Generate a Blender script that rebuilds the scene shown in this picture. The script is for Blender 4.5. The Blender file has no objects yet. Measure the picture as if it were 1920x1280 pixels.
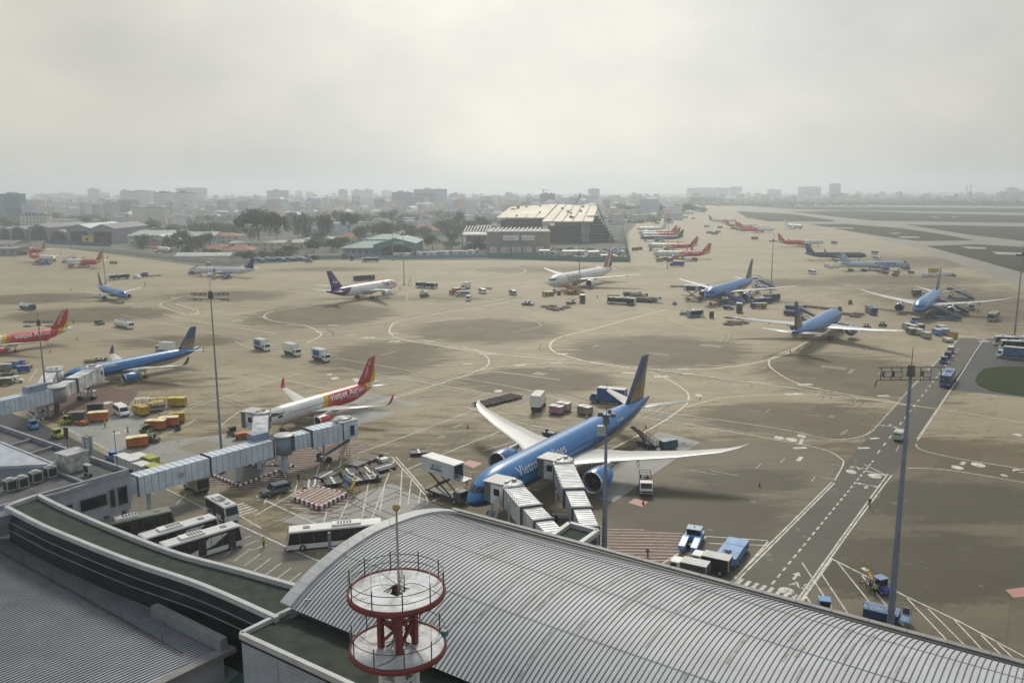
import bpy, bmesh, math, random
from mathutils import Vector, Matrix, Euler
R = math.radians
rnd = random.Random(7)
SC = bpy.context.scene
COL = SC.collection
# ---------------------------------------------------------------- camera
FP, PITCH, CH, ROLL = 1570.0, 0.1798, 52.75, 0.005
cam_d = bpy.data.cameras.new('camera'); cam = bpy.data.objects.new('camera', cam_d); COL.objects.link(cam)
cam_d.sensor_width = 36; cam_d.lens = FP/1920*36; cam_d.clip_start = 0.5; cam_d.clip_end = 30000
cam.matrix_world = Matrix.Translation((0, 0, CH)) @ Matrix.Rotation(math.pi/2-PITCH, 4, 'X') @ Matrix.Rotation(-ROLL, 4, 'Z')
SC.camera = cam
SC.render.resolution_x = 1024; SC.render.resolution_y = 682
# ---------------------------------------------------------------- sky, sun, exposure
SUN_EL, SUN_AZ = R(42), R(4)          # azimuth measured from +Y towards +X
W = bpy.data.worlds.new('World'); SC.world = W; W.use_nodes = True
def world():
    nt = W.node_tree; N = nt.nodes; L = nt.links; N.clear()
    out = N.new('ShaderNodeOutputWorld')
    sky = N.new('ShaderNodeTexSky'); sky.sky_type = 'NISHITA'; sky.sun_disc = False
    sky.sun_elevation = SUN_EL; sky.sun_rotation = SUN_AZ; sky.dust_density = 4; sky.air_density = 1.5
    b1 = N.new('ShaderNodeBackground'); b1.inputs[1].default_value = 0.06; L.new(sky.outputs[0], b1.inputs[0])
    tc = N.new('ShaderNodeTexCoord')
    nz = N.new('ShaderNodeTexNoise'); nz.inputs['Scale'].default_value = 2.1; nz.inputs['Detail'].default_value = 6; nz.inputs['Roughness'].default_value = .52
    mp = N.new('ShaderNodeMapping'); mp.inputs['Scale'].default_value = (1, 1, 1.8); mp.inputs['Location'].default_value = (.35, 0, .2)
    L.new(tc.outputs['Generated'], mp.inputs[0]); L.new(mp.outputs[0], nz.inputs['Vector'])
    cr = N.new('ShaderNodeValToRGB'); e = cr.color_ramp.elements
    e[0].position = .34; e[0].color = (.62, .63, .62, 1); e[1].position = .62; e[1].color = (.93, .905, .80, 1)
    L.new(nz.outputs[0], cr.inputs[0])
    # brighter veil round the hidden sun
    sd = Vector((math.sin(SUN_AZ)*math.cos(R(20)), math.cos(SUN_AZ)*math.cos(R(20)), math.sin(R(20))))
    dt = N.new('ShaderNodeVectorMath'); dt.operation = 'DOT_PRODUCT'; dt.inputs[1].default_value = sd
    nm = N.new('ShaderNodeVectorMath'); nm.operation = 'NORMALIZE'; L.new(tc.outputs['Generated'], nm.inputs[0]); L.new(nm.outputs[0], dt.inputs[0])
    mr = N.new('ShaderNodeMapRange'); mr.inputs[1].default_value = .84; mr.inputs[2].default_value = 1.0; mr.inputs[3].default_value = .74; mr.inputs[4].default_value = 1.12
    mr.interpolation_type = 'SMOOTHSTEP'
    L.new(dt.outputs['Value'], mr.inputs[0])
    b2 = N.new('ShaderNodeBackground'); tn = N.new('ShaderNodeMix'); tn.data_type = 'RGBA'; tn.blend_type = 'MULTIPLY'; tn.inputs[7].default_value = (.86, .96, 1.10, 1)   # cooler cloud away from the sun
    m2 = N.new('ShaderNodeMapRange'); m2.inputs[1].default_value = .80; m2.inputs[2].default_value = .35; L.new(dt.outputs['Value'], m2.inputs[0]); L.new(m2.outputs[0], tn.inputs[0]); L.new(cr.outputs[0], tn.inputs[6]); L.new(tn.outputs[2], b2.inputs[0]); L.new(mr.outputs[0], b2.inputs[1])
    mx = N.new('ShaderNodeMixShader'); mx.inputs[0].default_value = .93
    L.new(b1.outputs[0], mx.inputs[1]); L.new(b2.outputs[0], mx.inputs[2]); L.new(mx.outputs[0], out.inputs[0])
world()
sl = bpy.data.lights.new('sun', 'SUN'); sl.energy = 2.5; sl.angle = R(13); sl.color = (1, .93, .82)
sun = bpy.data.objects.new('sun', sl); COL.objects.link(sun)
sun.rotation_euler = Vector((-math.sin(SUN_AZ)*math.cos(SUN_EL), -math.cos(SUN_AZ)*math.cos(SUN_EL), -math.sin(SUN_EL))).to_track_quat('-Z', 'Y').to_euler()
sun.location = (0, 0, 300)
SC.view_settings.view_transform = 'Standard'; SC.view_settings.look = 'None'
SC.view_settings.exposure = 0; SC.view_settings.gamma = 1
SC.cycles.use_denoising = True; SC.cycles.volume_bounces = 4; SC.cycles.max_bounces = 8; SC.cycles.transparent_max_bounces = 4
HAZE = 0.00026
# ---------------------------------------------------------------- helpers
def U(px, py, z=0.0):
    """photo pixel (1920x1280) -> world point at height z"""
    x = px-960; y = 640-py; c, s = math.cos(ROLL), math.sin(ROLL)
    X = x*c+y*s; Y = -x*s+y*c; cp, sp = math.cos(PITCH), math.sin(PITCH)
    d = Vector((X/FP, cp+Y/FP*sp, -sp+Y/FP*cp)); t = (z-CH)/d.z
    return Vector((d.x*t, d.y*t, z))
def zat(py, p, px=None):
    """height above point p whose picture row is py"""
    lo, hi = -5, 400
    for _ in range(40):
        m = (lo+hi)/2; z = m-CH; cp, sp = math.cos(PITCH), math.sin(PITCH)
        dd = p.y*cp-z*sp; up = p.y*sp+z*cp; row = 640-(FP*p.x/dd*math.sin(ROLL)+FP*up/dd*math.cos(ROLL))
        if row > py: lo = m
        else: hi = m
    return m
def col_at(px, Y):  # world x of picture column px at ground distance Y (far things)
    return (px-960)/FP*(Y*math.cos(PITCH)+CH*math.sin(PITCH))
def ang(a, b): return math.atan2(b.y-a.y, b.x-a.x)
MATS = {}
def mat(name, c, rough=.6, metal=0.0, var=.12, sc=.6, coat=0.0, bump=0.0, dirt=None, streak=False, emit=0):
    if name in MATS: return MATS[name]
    m = bpy.data.materials.new(name); m.use_nodes = True; MATS[name] = m
    nt = m.node_tree; N = nt.nodes; L = nt.links; b = N['Principled BSDF']
    b.inputs['Roughness'].default_value = rough; b.inputs['Metallic'].default_value = metal
    if coat: b.inputs['Coat Weight'].default_value = coat; b.inputs['Coat Roughness'].default_value = .15
    tc = N.new('ShaderNodeTexCoord'); nz = N.new('ShaderNodeTexNoise'); nz.inputs['Scale'].default_value = sc; nz.inputs['Detail'].default_value = 5
    src = tc.outputs['Object']
    if streak:
        mp = N.new('ShaderNodeMapping'); mp.inputs['Scale'].default_value = (2, 2, .25); L.new(src, mp.inputs[0]); src = mp.outputs[0]
    L.new(src, nz.inputs['Vector'])
    cr = N.new('ShaderNodeValToRGB'); e = cr.color_ramp.elements
    d = dirt or tuple(x*(1-2*var) for x in c); h = tuple(min(1, x*(1+var)) for x in c)
    e[0].position = .3; e[0].color = (*d, 1); e[1].position = .68; e[1].color = (*h, 1)
    L.new(nz.outputs[0], cr.inputs[0]); L.new(cr.outputs[0], b.inputs['Base Color'])
    if bump:
        bp = N.new('ShaderNodeBump'); bp.inputs['Strength'].default_value = bump; L.new(nz.outputs[0], bp.inputs['Height']); L.new(bp.outputs[0], b.inputs['Normal'])
    return m
class MB:
    def __init__(s): s.v = []; s.f = []; s.m = []; s.i = 0; s.T = None; s.sm = []; s.smooth = False
    def add(s, vs, fs):
        o = len(s.v); T = s.T
        s.v += [tuple(T @ Vector(v)) if T else tuple(v) for v in vs]
        s.f += [tuple(o+k for k in f) for f in fs]; s.m += [s.i]*len(fs); s.sm += [s.smooth]*len(fs); return s
    def mi(s, i): s.i = i; return s
    def box(s, c, d, rz=0, top=1.0, topy=None):
        x, y, z = d[0]/2, d[1]/2, d[2]/2; ty = top if topy is None else topy; ca, sa = math.cos(rz), math.sin(rz); vs = []
        for k in (-1, 1):
            for a, b in ((-1, -1), (1, -1), (1, 1), (-1, 1)):
                u = a*x*(top if k > 0 else 1); w = b*y*(ty if k > 0 else 1)
                vs.append((c[0]+u*ca-w*sa, c[1]+u*sa+w*ca, c[2]+k*z))
        return s.add(vs, [(3, 2, 1, 0), (4, 5, 6, 7), (0, 1, 5, 4), (1, 2, 6, 5), (2, 3, 7, 6), (3, 0, 4, 7)])
    def b0(s, x0, x1, y0, y1, z0, z1): return s.box(((x0+x1)/2, (y0+y1)/2, (z0+z1)/2), (x1-x0, y1-y0, z1-z0))
    def cyl(s, p, q, r0, r1=None, n=10, caps=True):
        r1 = r0 if r1 is None else r1; p = Vector(p); q = Vector(q); d = (q-p)
        if d.length < 1e-6: return s
        d.normalize(); a = d.orthogonal().normalized(); b = d.cross(a)
        vs = [p+(a*math.cos(2*math.pi*k/n)+b*math.sin(2*math.pi*k/n))*r0 for k in range(n)]+[q+(a*math.cos(2*math.pi*k/n)+b*math.sin(2*math.pi*k/n))*r1 for k in range(n)]
        fs = [(k, (k+1) % n, n+(k+1) % n, n+k) for k in range(n)]
        if caps: fs += [tuple(range(n-1, -1, -1)), tuple(range(n, 2*n))]
        return s.add(vs, fs)
    def bar(s, p, q, w, h=None):
        h = h or w; p = Vector(p); q = Vector(q); d = (q-p)
        if d.length < 1e-6: return s
        d.normalize(); up = Vector((0, 0, 1)) if abs(d.z) < .95 else Vector((1, 0, 0)); a = d.cross(up).normalized()*w/2; b = a.cross(d).normalized()*h/2
        vs = [p-a-b, p+a-b, p+a+b, p-a+b, q-a-b, q+a-b, q+a+b, q-a+b]
        return s.add(vs, [(0, 1, 2, 3), (7, 6, 5, 4), (0, 4, 5, 1), (1, 5, 6, 2), (2, 6, 7, 3), (3, 7, 4, 0)])
    def loft(s, rings, closed=True, cap0=True, cap1=True):
        n = len(rings[0]); vs = [v for r in rings for v in r]; fs = []
        for i in range(len(rings)-1):
            for k in range(n if closed else n-1):
                k2 = (k+1) % n; fs.append((i*n+k, i*n+k2, (i+1)*n+k2, (i+1)*n+k))
        if cap0: fs.append(tuple(range(n-1, -1, -1)))
        if cap1: fs.append(tuple((len(rings)-1)*n+k for k in range(n)))
        return s.add(vs, fs)
    def prism(s, pts, z0, z1):
        n = len(pts); ar = sum(pts[i][0]*pts[(i+1) % n][1]-pts[(i+1) % n][0]*pts[i][1] for i in range(n))
        if ar < 0: pts = pts[::-1]
        vs = [(p[0], p[1], z0) for p in pts]+[(p[0], p[1], z1) for p in pts]
        return s.add(vs, [tuple(range(n-1, -1, -1)), tuple(range(n, 2*n))]+[(k, (k+1) % n, n+(k+1) % n, n+k) for k in range(n)])
    def prof(s, pts, y0, y1):   # side profile (x,z) extruded across y
        n = len(pts); ar = sum(pts[i][0]*pts[(i+1) % n][1]-pts[(i+1) % n][0]*pts[i][1] for i in range(n))
        if ar < 0: pts = pts[::-1]
        vs = [(p[0], y0, p[1]) for p in pts]+[(p[0], y1, p[1]) for p in pts]
        return s.add(vs, [tuple(range(n)), tuple(range(2*n-1, n-1, -1))]+[((k+1) % n, k, n+k, n+(k+1) % n) for k in range(n)])
    def poly(s, pts): return s.add(pts, [tuple(range(len(pts)))])
    def ribbon(s, pts, w, z=0.012):
        pts = [Vector((p[0], p[1], 0)) for p in pts]
        L = []; Rr = []
        for i, p in enumerate(pts):
            d = (pts[min(i+1, len(pts)-1)]-pts[max(i-1, 0)]); d.normalize() if d.length > 0 else None
            nn = Vector((-d.y, d.x, 0))*w/2; L.append((p.x+nn.x, p.y+nn.y, z)); Rr.append((p.x-nn.x, p.y-nn.y, z))
        n = len(pts); s.j = getattr(s, 'j', 0)+1; dz = (s.j % 37)*6e-5; Rr = [(a, b, c+dz) for a, b, c in Rr]; L = [(a, b, c+dz) for a, b, c in L]; return s.add(Rr+L, [(k, k+1, n+k+1, n+k) for k in range(n-1)])
    def disc(s, c, rx, ry, rz=0, n=24):
        return s.poly([(c[0]+rx*math.cos(t)*math.cos(rz)-ry*math.sin(t)*math.sin(rz), c[1]+rx*math.cos(t)*math.sin(rz)+ry*math.sin(t)*math.cos(rz), c[2]) for t in [2*math.pi*k/n for k in range(n)]])
    def build(s, name, mats, parent=None, loc=(0, 0, 0), rz=0):
        me = bpy.data.meshes.new(name); me.from_pydata(s.v, [], s.f)
        if not isinstance(mats, (list, tuple)): mats = [mats]
        for m in mats: me.materials.append(m)
        me.polygons.foreach_set('material_index', s.m); me.polygons.foreach_set('use_smooth', s.sm); me.update()
        o = bpy.data.objects.new(name, me); COL.objects.link(o); o.location = loc; o.rotation_euler = (0, 0, rz)
        if parent: o.parent = parent
        return o
def each(name, m, par, items, fn='b0'):
    for a in items: getattr(MB(), fn)(*a).build(name, m, par)
def tag(o, label, cat, group=None, kind=None):
    if label: o['label'] = label
    if cat: o['category'] = cat
    if group: o['group'] = group
    if kind: o['kind'] = kind
    return o
def thing(name, label, cat, loc=(0, 0, 0), rz=0, group=None):
    o = bpy.data.objects.new(name, None); COL.objects.link(o); o.location = (loc[0], loc[1], loc[2] if len(loc) > 2 else 0)
    o.rotation_euler = (0, 0, rz); o.empty_display_size = .5
    return tag(o, label, cat, group)
def struct(o): o['kind'] = 'structure'; return o
KIDS = {}
def kids(o): return [c for c in o.children]
def dup(o, loc, rz, label=None, group=None):
    def cp(a, par):
        c = a.copy(); COL.objects.link(c)
        if par: c.parent = par
        for k in CH_OF.get(a.name, []): cp(k, c)
        return c
    CH_OF = child_map(o)
    r = cp(o, None); r.location = (loc[0], loc[1], loc[2] if len(loc) > 2 else 0); r.rotation_euler = (0, 0, rz)
    if label: r['label'] = label
    if group: r['group'] = group
    return r
def child_map(o):
    m = {}
    def rec(a):
        m[a.name] = list(a.children)
        for c in m[a.name]: rec(c)
    rec(o); return m
def pts(*a, z=0): return [U(x, y, z) for x, y in a]
def smoothline(P, k=6):   # catmull-rom through points
    if len(P) < 3: return P
    Q = [P[0]]+list(P)+[P[-1]]; out = []
    for i in range(1, len(Q)-2):
        for j in range(k):
            t = j/k; p0, p1, p2, p3 = Q[i-1], Q[i], Q[i+1], Q[i+2]
            out.append(.5*((2*p1)+(p2-p0)*t+(2*p0-5*p1+4*p2-p3)*t*t+(3*p1-p0-3*p2+p3)*t**3))
    out.append(P[-1]); return out
def text_mesh(txt, size, shear=0, bold=0, extr=0):
    c = bpy.data.curves.new('t', 'FONT'); c.body = txt; c.size = size; c.shear = shear; c.offset = bold; c.resolution_u = 3; c.extrude = extr
    o = bpy.data.objects.new('t', c); COL.objects.link(o); dg = bpy.context.evaluated_depsgraph_get(); dg.update()
    me = bpy.data.meshes.new_from_object(o.evaluated_get(dg)); bpy.data.objects.remove(o); bpy.data.curves.remove(c); return me
def flat_text(txt, size, p, rz, m, parent=None, name='lettering', flip=False):
    me = text_mesh(txt, size); o = bpy.data.objects.new(name, me); me.materials.clear(); me.materials.append(m); COL.objects.link(o)
    o.location = p; o.rotation_euler = (0, 0, rz)
    if parent: o.parent = parent
    return o
def sign_text(txt, size, p, rz, m, parent, name='lettering', sx=1):   # upright text facing local -y turned by rz
    o = flat_text(txt, size, p, rz, m, parent, name); o.rotation_euler = (math.pi/2, 0, rz); o.scale = (sx, 1, 1); return o
# common materials
WHITE = mat('white_paint', (.72, .72, .70), .35, var=.06); DIRTYW = mat('dirty_white', (.55, .55, .52), .5, var=.15)
DARK = mat('dark_metal', (.035, .035, .038), .5); TYRE = mat('tyre_rubber', (.015, .015, .016), .8); GLASS = mat('dark_glass', (.012, .016, .02), .12, var=.02)
STEEL = mat('grey_steel', (.30, .31, .33), .45, .3); GALV = mat('pale_steel', (.45, .46, .47), .4, .3); BLUE = mat('royal_blue', (.03, .09, .30), .35)
LBLUE = mat('light_blue', (.12, .28, .55), .35); NAVY = mat('navy_blue', (.02, .035, .11), .4); RED = mat('red_paint', (.42, .03, .03), .4)
ORANGE = mat('orange_paint', (.50, .13, .03), .5, dirt=(.28, .09, .03)); YELLOW = mat('yellow_paint', (.50, .33, .03), .5, dirt=(.3, .2, .03)); CREAM = mat('cream_top', (.80, .66, .40), .6)
LIME = mat('hi_vis_yellow', (.34, .38, .06), .6); GREY = mat('mid_grey', (.20, .20, .21), .5); DGREY = mat('dark_grey', (.08, .085, .09), .5); BROWN = mat('brown_rust', (.13, .09, .06), .7)
SKIN = mat('skin', (.35, .2, .13), .6); BLACKC = mat('black_cloth', (.02, .02, .025), .9); OLIVE = mat('olive_green', (.10, .11, .06), .6)
PURPLE = mat('purple_paint', (.05, .02, .12), .35, coat=.5); PINK = mat('pink_wrap', (.5, .25, .3), .5); GREENB = mat('blue_green_paint', (.05, .16, .17), .5)
# ---------------------------------------------------------------- ground and markings
AX = R(57.3)                                   # direction away from the terminal, across the apron
def stain_mat(name, base, dark, ells, joints=True, rough=.55, spec=.1, sheen=None, fine=1.0):
    m = bpy.data.materials.new(name); m.use_nodes = True; MATS[name] = m; nt = m.node_tree; N = nt.nodes; L = nt.links; b = N['Principled BSDF']
    b.inputs['Roughness'].default_value = rough; b.inputs['Specular IOR Level'].default_value = spec
    tc = N.new('ShaderNodeTexCoord')
    def noise(sc, det, rot=0, stretch=(1, 1, 1), rgh=.6):
        mp = N.new('ShaderNodeMapping'); mp.inputs['Rotation'].default_value = (0, 0, rot); mp.inputs['Scale'].default_value = stretch
        L.new(tc.outputs['Object'], mp.inputs[0]); n = N.new('ShaderNodeTexNoise'); n.inputs['Scale'].default_value = sc; n.inputs['Detail'].default_value = det; n.inputs['Roughness'].default_value = rgh
        L.new(mp.outputs[0], n.inputs['Vector']); return n.outputs[0]
    def math_(op, a, c2, clamp=False):
        n = N.new('ShaderNodeMath'); n.operation = op; n.use_clamp = clamp
        for i, v in enumerate((a, c2)):
            if isinstance(v, (int, float)): n.inputs[i].default_value = v
            else: L.new(v, n.inputs[i])
        return n.outputs[0]
    def mixc(f, a, c2, mode='MIX'):
        n = N.new('ShaderNodeMix'); n.data_type = 'RGBA'; n.blend_type = mode
        if isinstance(f, (int, float)): n.inputs[0].default_value = f
        else: L.new(f, n.inputs[0])
        for i, v in ((6, a), (7, c2)):
            if isinstance(v, tuple): n.inputs[i].default_value = (*v, 1)
            else: L.new(v, n.inputs[i])
        return n.outputs[2]
    def ramp(x, lo, hi):
        n = N.new('ShaderNodeMapRange'); n.inputs[1].default_value = lo; n.inputs[2].default_value = hi; L.new(x, n.inputs[0]); return n.outputs[0]
    big = noise(.011, 5, R(-20), (1, 2.2, 1)); mid = noise(.09, 6, R(-57), (1, 3.5, 1)); sm = noise(.9*fine, 6, 0, (1, 1, 1), .7); strk = noise(.05, 7, R(-AX*57.3), (.5, 6, 1))
    c = mixc(ramp(big, .35, .65), tuple(x*.82 for x in base), tuple(x*1.12 for x in base))
    c = mixc(math_('MULTIPLY', ramp(mid, .5, .75), .55), c, tuple(x*.62 for x in base))
    c = mixc(math_('MULTIPLY', ramp(strk, .56, .72), .45), c, tuple(min(1, x*1.3) for x in base))
    c = mixc(math_('MULTIPLY', ramp(sm, .35, .75), .30), c, tuple(x*.55 for x in base))
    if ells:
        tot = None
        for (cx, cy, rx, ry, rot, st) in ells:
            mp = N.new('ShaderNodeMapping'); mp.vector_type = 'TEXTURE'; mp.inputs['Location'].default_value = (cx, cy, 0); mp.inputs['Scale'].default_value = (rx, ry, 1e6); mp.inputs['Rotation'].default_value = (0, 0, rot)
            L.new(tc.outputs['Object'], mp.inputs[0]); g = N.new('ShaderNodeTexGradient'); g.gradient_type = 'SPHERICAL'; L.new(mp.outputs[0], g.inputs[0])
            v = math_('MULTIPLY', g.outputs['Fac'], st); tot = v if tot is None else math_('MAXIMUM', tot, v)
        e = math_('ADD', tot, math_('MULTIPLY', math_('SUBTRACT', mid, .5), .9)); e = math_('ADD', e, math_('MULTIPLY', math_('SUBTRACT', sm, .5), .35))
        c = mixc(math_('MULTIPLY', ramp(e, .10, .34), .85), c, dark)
    if joints:
        mp = N.new('ShaderNodeMapping'); mp.inputs['Rotation'].default_value = (0, 0, -AX); L.new(tc.outputs['Object'], mp.inputs[0])
        sp = N.new('ShaderNodeSeparateXYZ'); L.new(mp.outputs[0], sp.inputs[0])
        lines = None
        for k in (0, 1):
            v = math_('FRACT', math_('MULTIPLY', sp.outputs[k], 1/7.5), 0); v = math_('LESS_THAN', v, .028); lines = v if lines is None else math_('MAXIMUM', lines, v)
        c = mixc(math_('MULTIPLY', lines, .36), c, tuple(x*.45 for x in base))
        # single slabs recast in a slightly different tone
        sn = N.new('ShaderNodeVectorMath'); sn.operation = 'SNAP'; sn.inputs[1].default_value = (7.5, 7.5, 100); L.new(mp.outputs[0], sn.inputs[0])
        wn = N.new('ShaderNodeTexWhiteNoise'); L.new(sn.outputs[0], wn.inputs[0])
        c = mixc(math_('MULTIPLY', wn.outputs['Value'], .34), c, tuple(x*.6 for x in base))
    L.new(c, b.inputs['Base Color'])
    bp = N.new('ShaderNodeBump'); bp.inputs['Strength'].default_value = .15; bp.inputs['Distance'].default_value = .02; L.new(sm, bp.inputs['Height']); L.new(bp.outputs[0], b.inputs['Normal'])
    return m
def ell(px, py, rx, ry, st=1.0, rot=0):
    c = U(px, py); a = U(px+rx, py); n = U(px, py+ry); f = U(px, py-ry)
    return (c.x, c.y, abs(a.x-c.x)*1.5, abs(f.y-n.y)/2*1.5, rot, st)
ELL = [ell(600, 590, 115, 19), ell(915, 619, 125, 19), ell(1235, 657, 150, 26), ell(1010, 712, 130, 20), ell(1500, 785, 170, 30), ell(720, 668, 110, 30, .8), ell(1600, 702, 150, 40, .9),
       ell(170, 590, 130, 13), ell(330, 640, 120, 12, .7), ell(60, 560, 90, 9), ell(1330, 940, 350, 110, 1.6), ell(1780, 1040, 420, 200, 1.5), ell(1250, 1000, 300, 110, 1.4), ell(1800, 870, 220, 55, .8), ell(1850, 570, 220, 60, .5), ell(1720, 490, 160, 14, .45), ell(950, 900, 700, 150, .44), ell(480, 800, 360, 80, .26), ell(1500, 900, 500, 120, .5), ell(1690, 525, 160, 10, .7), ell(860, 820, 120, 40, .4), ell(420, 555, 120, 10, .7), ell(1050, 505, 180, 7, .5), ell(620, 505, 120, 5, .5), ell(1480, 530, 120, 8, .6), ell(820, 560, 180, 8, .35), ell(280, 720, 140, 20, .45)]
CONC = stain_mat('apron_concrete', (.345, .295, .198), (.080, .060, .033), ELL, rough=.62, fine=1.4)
ASPH = stain_mat('asphalt', (.105, .098, .080), (.06, .06, .055), [], joints=False)
ASPHB = stain_mat('asphalt_blue_grey', (.075, .078, .08), (.06, .06, .055), [], joints=False)
LCONC = stain_mat('pale_concrete', (.33, .33, .31), (.2, .17, .12), [], joints=True)
GRASS = stain_mat('dry_grass', (.045, .052, .028), (.05, .06, .03), [], joints=False, rough=.9)
GRASSG = stain_mat('green_grass', (.03, .045, .014), (.05, .06, .03), [], joints=False, rough=.9)
CITYG = stain_mat('city_ground', (.15, .16, .13), (.05, .06, .03), [], joints=False, rough=.9)
REDC = stain_mat('red_painted_concrete', (.155, .088, .068), (.1, .06, .05), [], joints=True)
MW = mat('white_marking', (.58, .57, .51), .6, dirt=(.26, .25, .21), sc=.9, var=.1); MY = mat('cream_marking', (.54, .48, .32), .6, dirt=(.30, .26, .17), sc=.7, var=.1)
MR = mat('red_marking', (.36, .10, .07), .6, dirt=(.22, .1, .07), sc=.9)
g = MB().poly([(-6200, -280, -.16), (6200, -280, -.16), (6200, 8600, -.16), (-6200, 8600, -.16)]).build('ground', CITYG); struct(g)
ap = [U(-900, 2500), U(2900, 2500)]
apn = [Vector((-520, -120, 0)), Vector((520, -120, 0)), Vector((1500, 500, 0)), U(1920+900, 470), U(2300, 384), U(1300, 384), U(1290, 392), U(1170, 404), U(1200, 412), U(1175, 440), U(1182, 492), U(915, 487), U(880, 488), U(600, 488), U(455, 497), U(430, 507) , U(130, 466), U(-900, 455)]
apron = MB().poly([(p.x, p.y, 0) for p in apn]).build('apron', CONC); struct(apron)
def sheet(name, m, px, z): return struct(MB().poly([tuple(U(x, y))[:2]+(z,) for x, y in px]).build(name, m))
sheet('taxiway', stain_mat('grey_taxiway_concrete', (.235, .222, .18), (.1, .1, .1), [], joints=False), [(1380, 377), (2300, 377), (2300, 700), (1920, 540), (1720, 466), (1560, 425), (1440, 415), (1385, 402)], .012)
for k in ([(1380, 396), (1440, 399), (1490, 402), (1565, 413), (1562, 416), (1440, 415), (1400, 408)], [(1517, 420), (1590, 420), (1690, 428), (1760, 438), (1830, 451), (1722, 452), (1665, 445), (1590, 433)],
          [(1698, 421), (1920, 425), (2300, 430), (2300, 500), (1920, 452), (1815, 440)], [(1482, 397), (1600, 395), (1715, 399), (1920, 404), (2300, 410), (2300, 424), (1920, 418), (1640, 414), (1580, 408)],
          [(1735, 461), (1830, 458), (1920, 463), (2300, 480), (2300, 640), (1920, 512), (1850, 492)], [(1380, 385), (1920, 391), (2300, 395), (2300, 405), (1920, 399), (1500, 393)], [(1380, 379), (2300, 379), (2300, 389), (1920, 387), (1380, 382)]):
    sheet('grass', GRASS, k, .03)
for k in ([(1540, 426), (1600, 427), (1598, 429), (1560, 428)], [(1665, 437), (1690, 436), (1680, 439)], [(1685, 443), (1725, 444), (1722, 446), (1690, 446)], [(1800, 462), (1850, 464), (1848, 467), (1815, 466)], [(1860, 472), (1915, 474), (1917, 478), (1870, 477)], [(1740, 405), (1760, 407), (1755, 408)], [(1780, 406), (1800, 407), (1790, 408)]):
    sheet('bare_patch', LCONC, k, .06)
sheet('road', ASPH, [(1350, 1120), (1390, 1088), (1570, 903), (1583, 872), (1636, 808), (1800, 634), (1850, 634), (1760, 760), (1716, 824), (1690, 868), (1665, 900), (1500, 1138), (1470, 1180), (1340, 1180)], .004)
sheet('road', ASPHB, [(1850, 634), (1920, 637), (2300, 660), (2300, 800), (1920, 745), (1775, 730)], .004)
sheet('road', ASPHB, [(-200, 740), (0, 766), (90, 800), (235, 870), (265, 892), (420, 965), (600, 1060), (420, 1100), (-100, 1000), (-400, 850)], .004)
sheet('bus_bay', stain_mat('bay_concrete', (.17, .16, .135), (.06, .06, .055), [], joints=False), [(265, 892), (420, 965), (700, 1090), (430, 1100), (230, 1000), (250, 930)], .008)
pl = []
for (x, y) in ((1835, 700), (1828, 712), (1834, 722), (1860, 733), (1920, 742), (2100, 765), (2100, 690), (1920, 687), (1870, 688), (1845, 692)): pl.append(U(x, y))
struct(MB().prism([(p.x, p.y) for p in pl], .01, .12).build('grass_island', GRASSG))
sheet('concrete_patch', LCONC, [(690, 734), (790, 757), (645, 806), (560, 790)], .004)
sheet('concrete_patch', LCONC, [(1235, 808), (1313, 828), (1150, 941), (1085, 925)], .004)
sheet('concrete_patch', LCONC, [(735, 905), (860, 965), (800, 1000), (640, 1000), (520, 975)], .004)
sheet('concrete_patch', LCONC, [(250, 835), (430, 812), (470, 830), (330, 880)], .004)
sheet('concrete_patch', LCONC, [(110, 795), (250, 770), (345, 780), (240, 850), (150, 825)], .004)
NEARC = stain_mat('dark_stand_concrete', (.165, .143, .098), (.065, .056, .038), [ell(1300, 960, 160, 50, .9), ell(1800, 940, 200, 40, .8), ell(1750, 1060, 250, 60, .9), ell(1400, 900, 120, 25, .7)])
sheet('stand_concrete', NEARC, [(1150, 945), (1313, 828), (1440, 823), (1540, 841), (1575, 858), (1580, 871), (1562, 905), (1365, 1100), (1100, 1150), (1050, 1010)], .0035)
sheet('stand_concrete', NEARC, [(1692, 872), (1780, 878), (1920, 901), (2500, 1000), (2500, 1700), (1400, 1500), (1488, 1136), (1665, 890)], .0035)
def redarea(px, rows, d):
    sheet('red_hatched_area', REDC, px, .008)
    P = [U(x, y) for x, y in px]; m = MB(); c = sum(P, Vector())/len(P); dirv = Vector((math.cos(d), math.sin(d), 0)); nv = Vector((-dirv.y, dirv.x, 0))
    for k in range(-60, 60):
        o = c+nv*k*rows; ts = []
        for i in range(len(P)):
            a, b = P[i], P[(i+1) % len(P)]; ed = b-a; den = ed.x*nv.x+ed.y*nv.y
            if abs(den) < 1e-6: continue
            t = ((o.x-a.x)*nv.x+(o.y-a.y)*nv.y)/den
            if 0 <= t <= 1: q = a+ed*t; ts.append((q-o).dot(dirv))
        if len(ts) >= 2: ts.sort(); m.ribbon([o+dirv*ts[0], o+dirv*ts[-1]], .16, .014)
    m.build('hatch_marking', MW)['kind'] = 'structure'
redarea([(470, 848), (600, 822), (700, 838), (640, 860), (462, 922), (395, 908), (380, 880)], 1.15, R(-4))
redarea([(1120, 985), (1200, 992), (1325, 1003), (1225, 1068), (1150, 1075), (1110, 1040)], 1.1, R(-3))
redarea([(522, 943), (600, 968), (668, 938), (650, 926), (600, 910)], 1.4, R(-6))
sheet('red_hatched_area', stain_mat('faded_red', (.17, .115, .09), (.1, .06, .05), []), [(60, 735), (150, 715), (260, 735), (230, 775), (130, 800), (70, 785)], .006)
mk = MB(); my = MB(); mr = MB()
def ln(b, w, *p, z=.013, s=True): b.ribbon(smoothline([U(x, y) for x, y in p]) if s else [U(x, y) for x, y in p], w, z)
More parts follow.
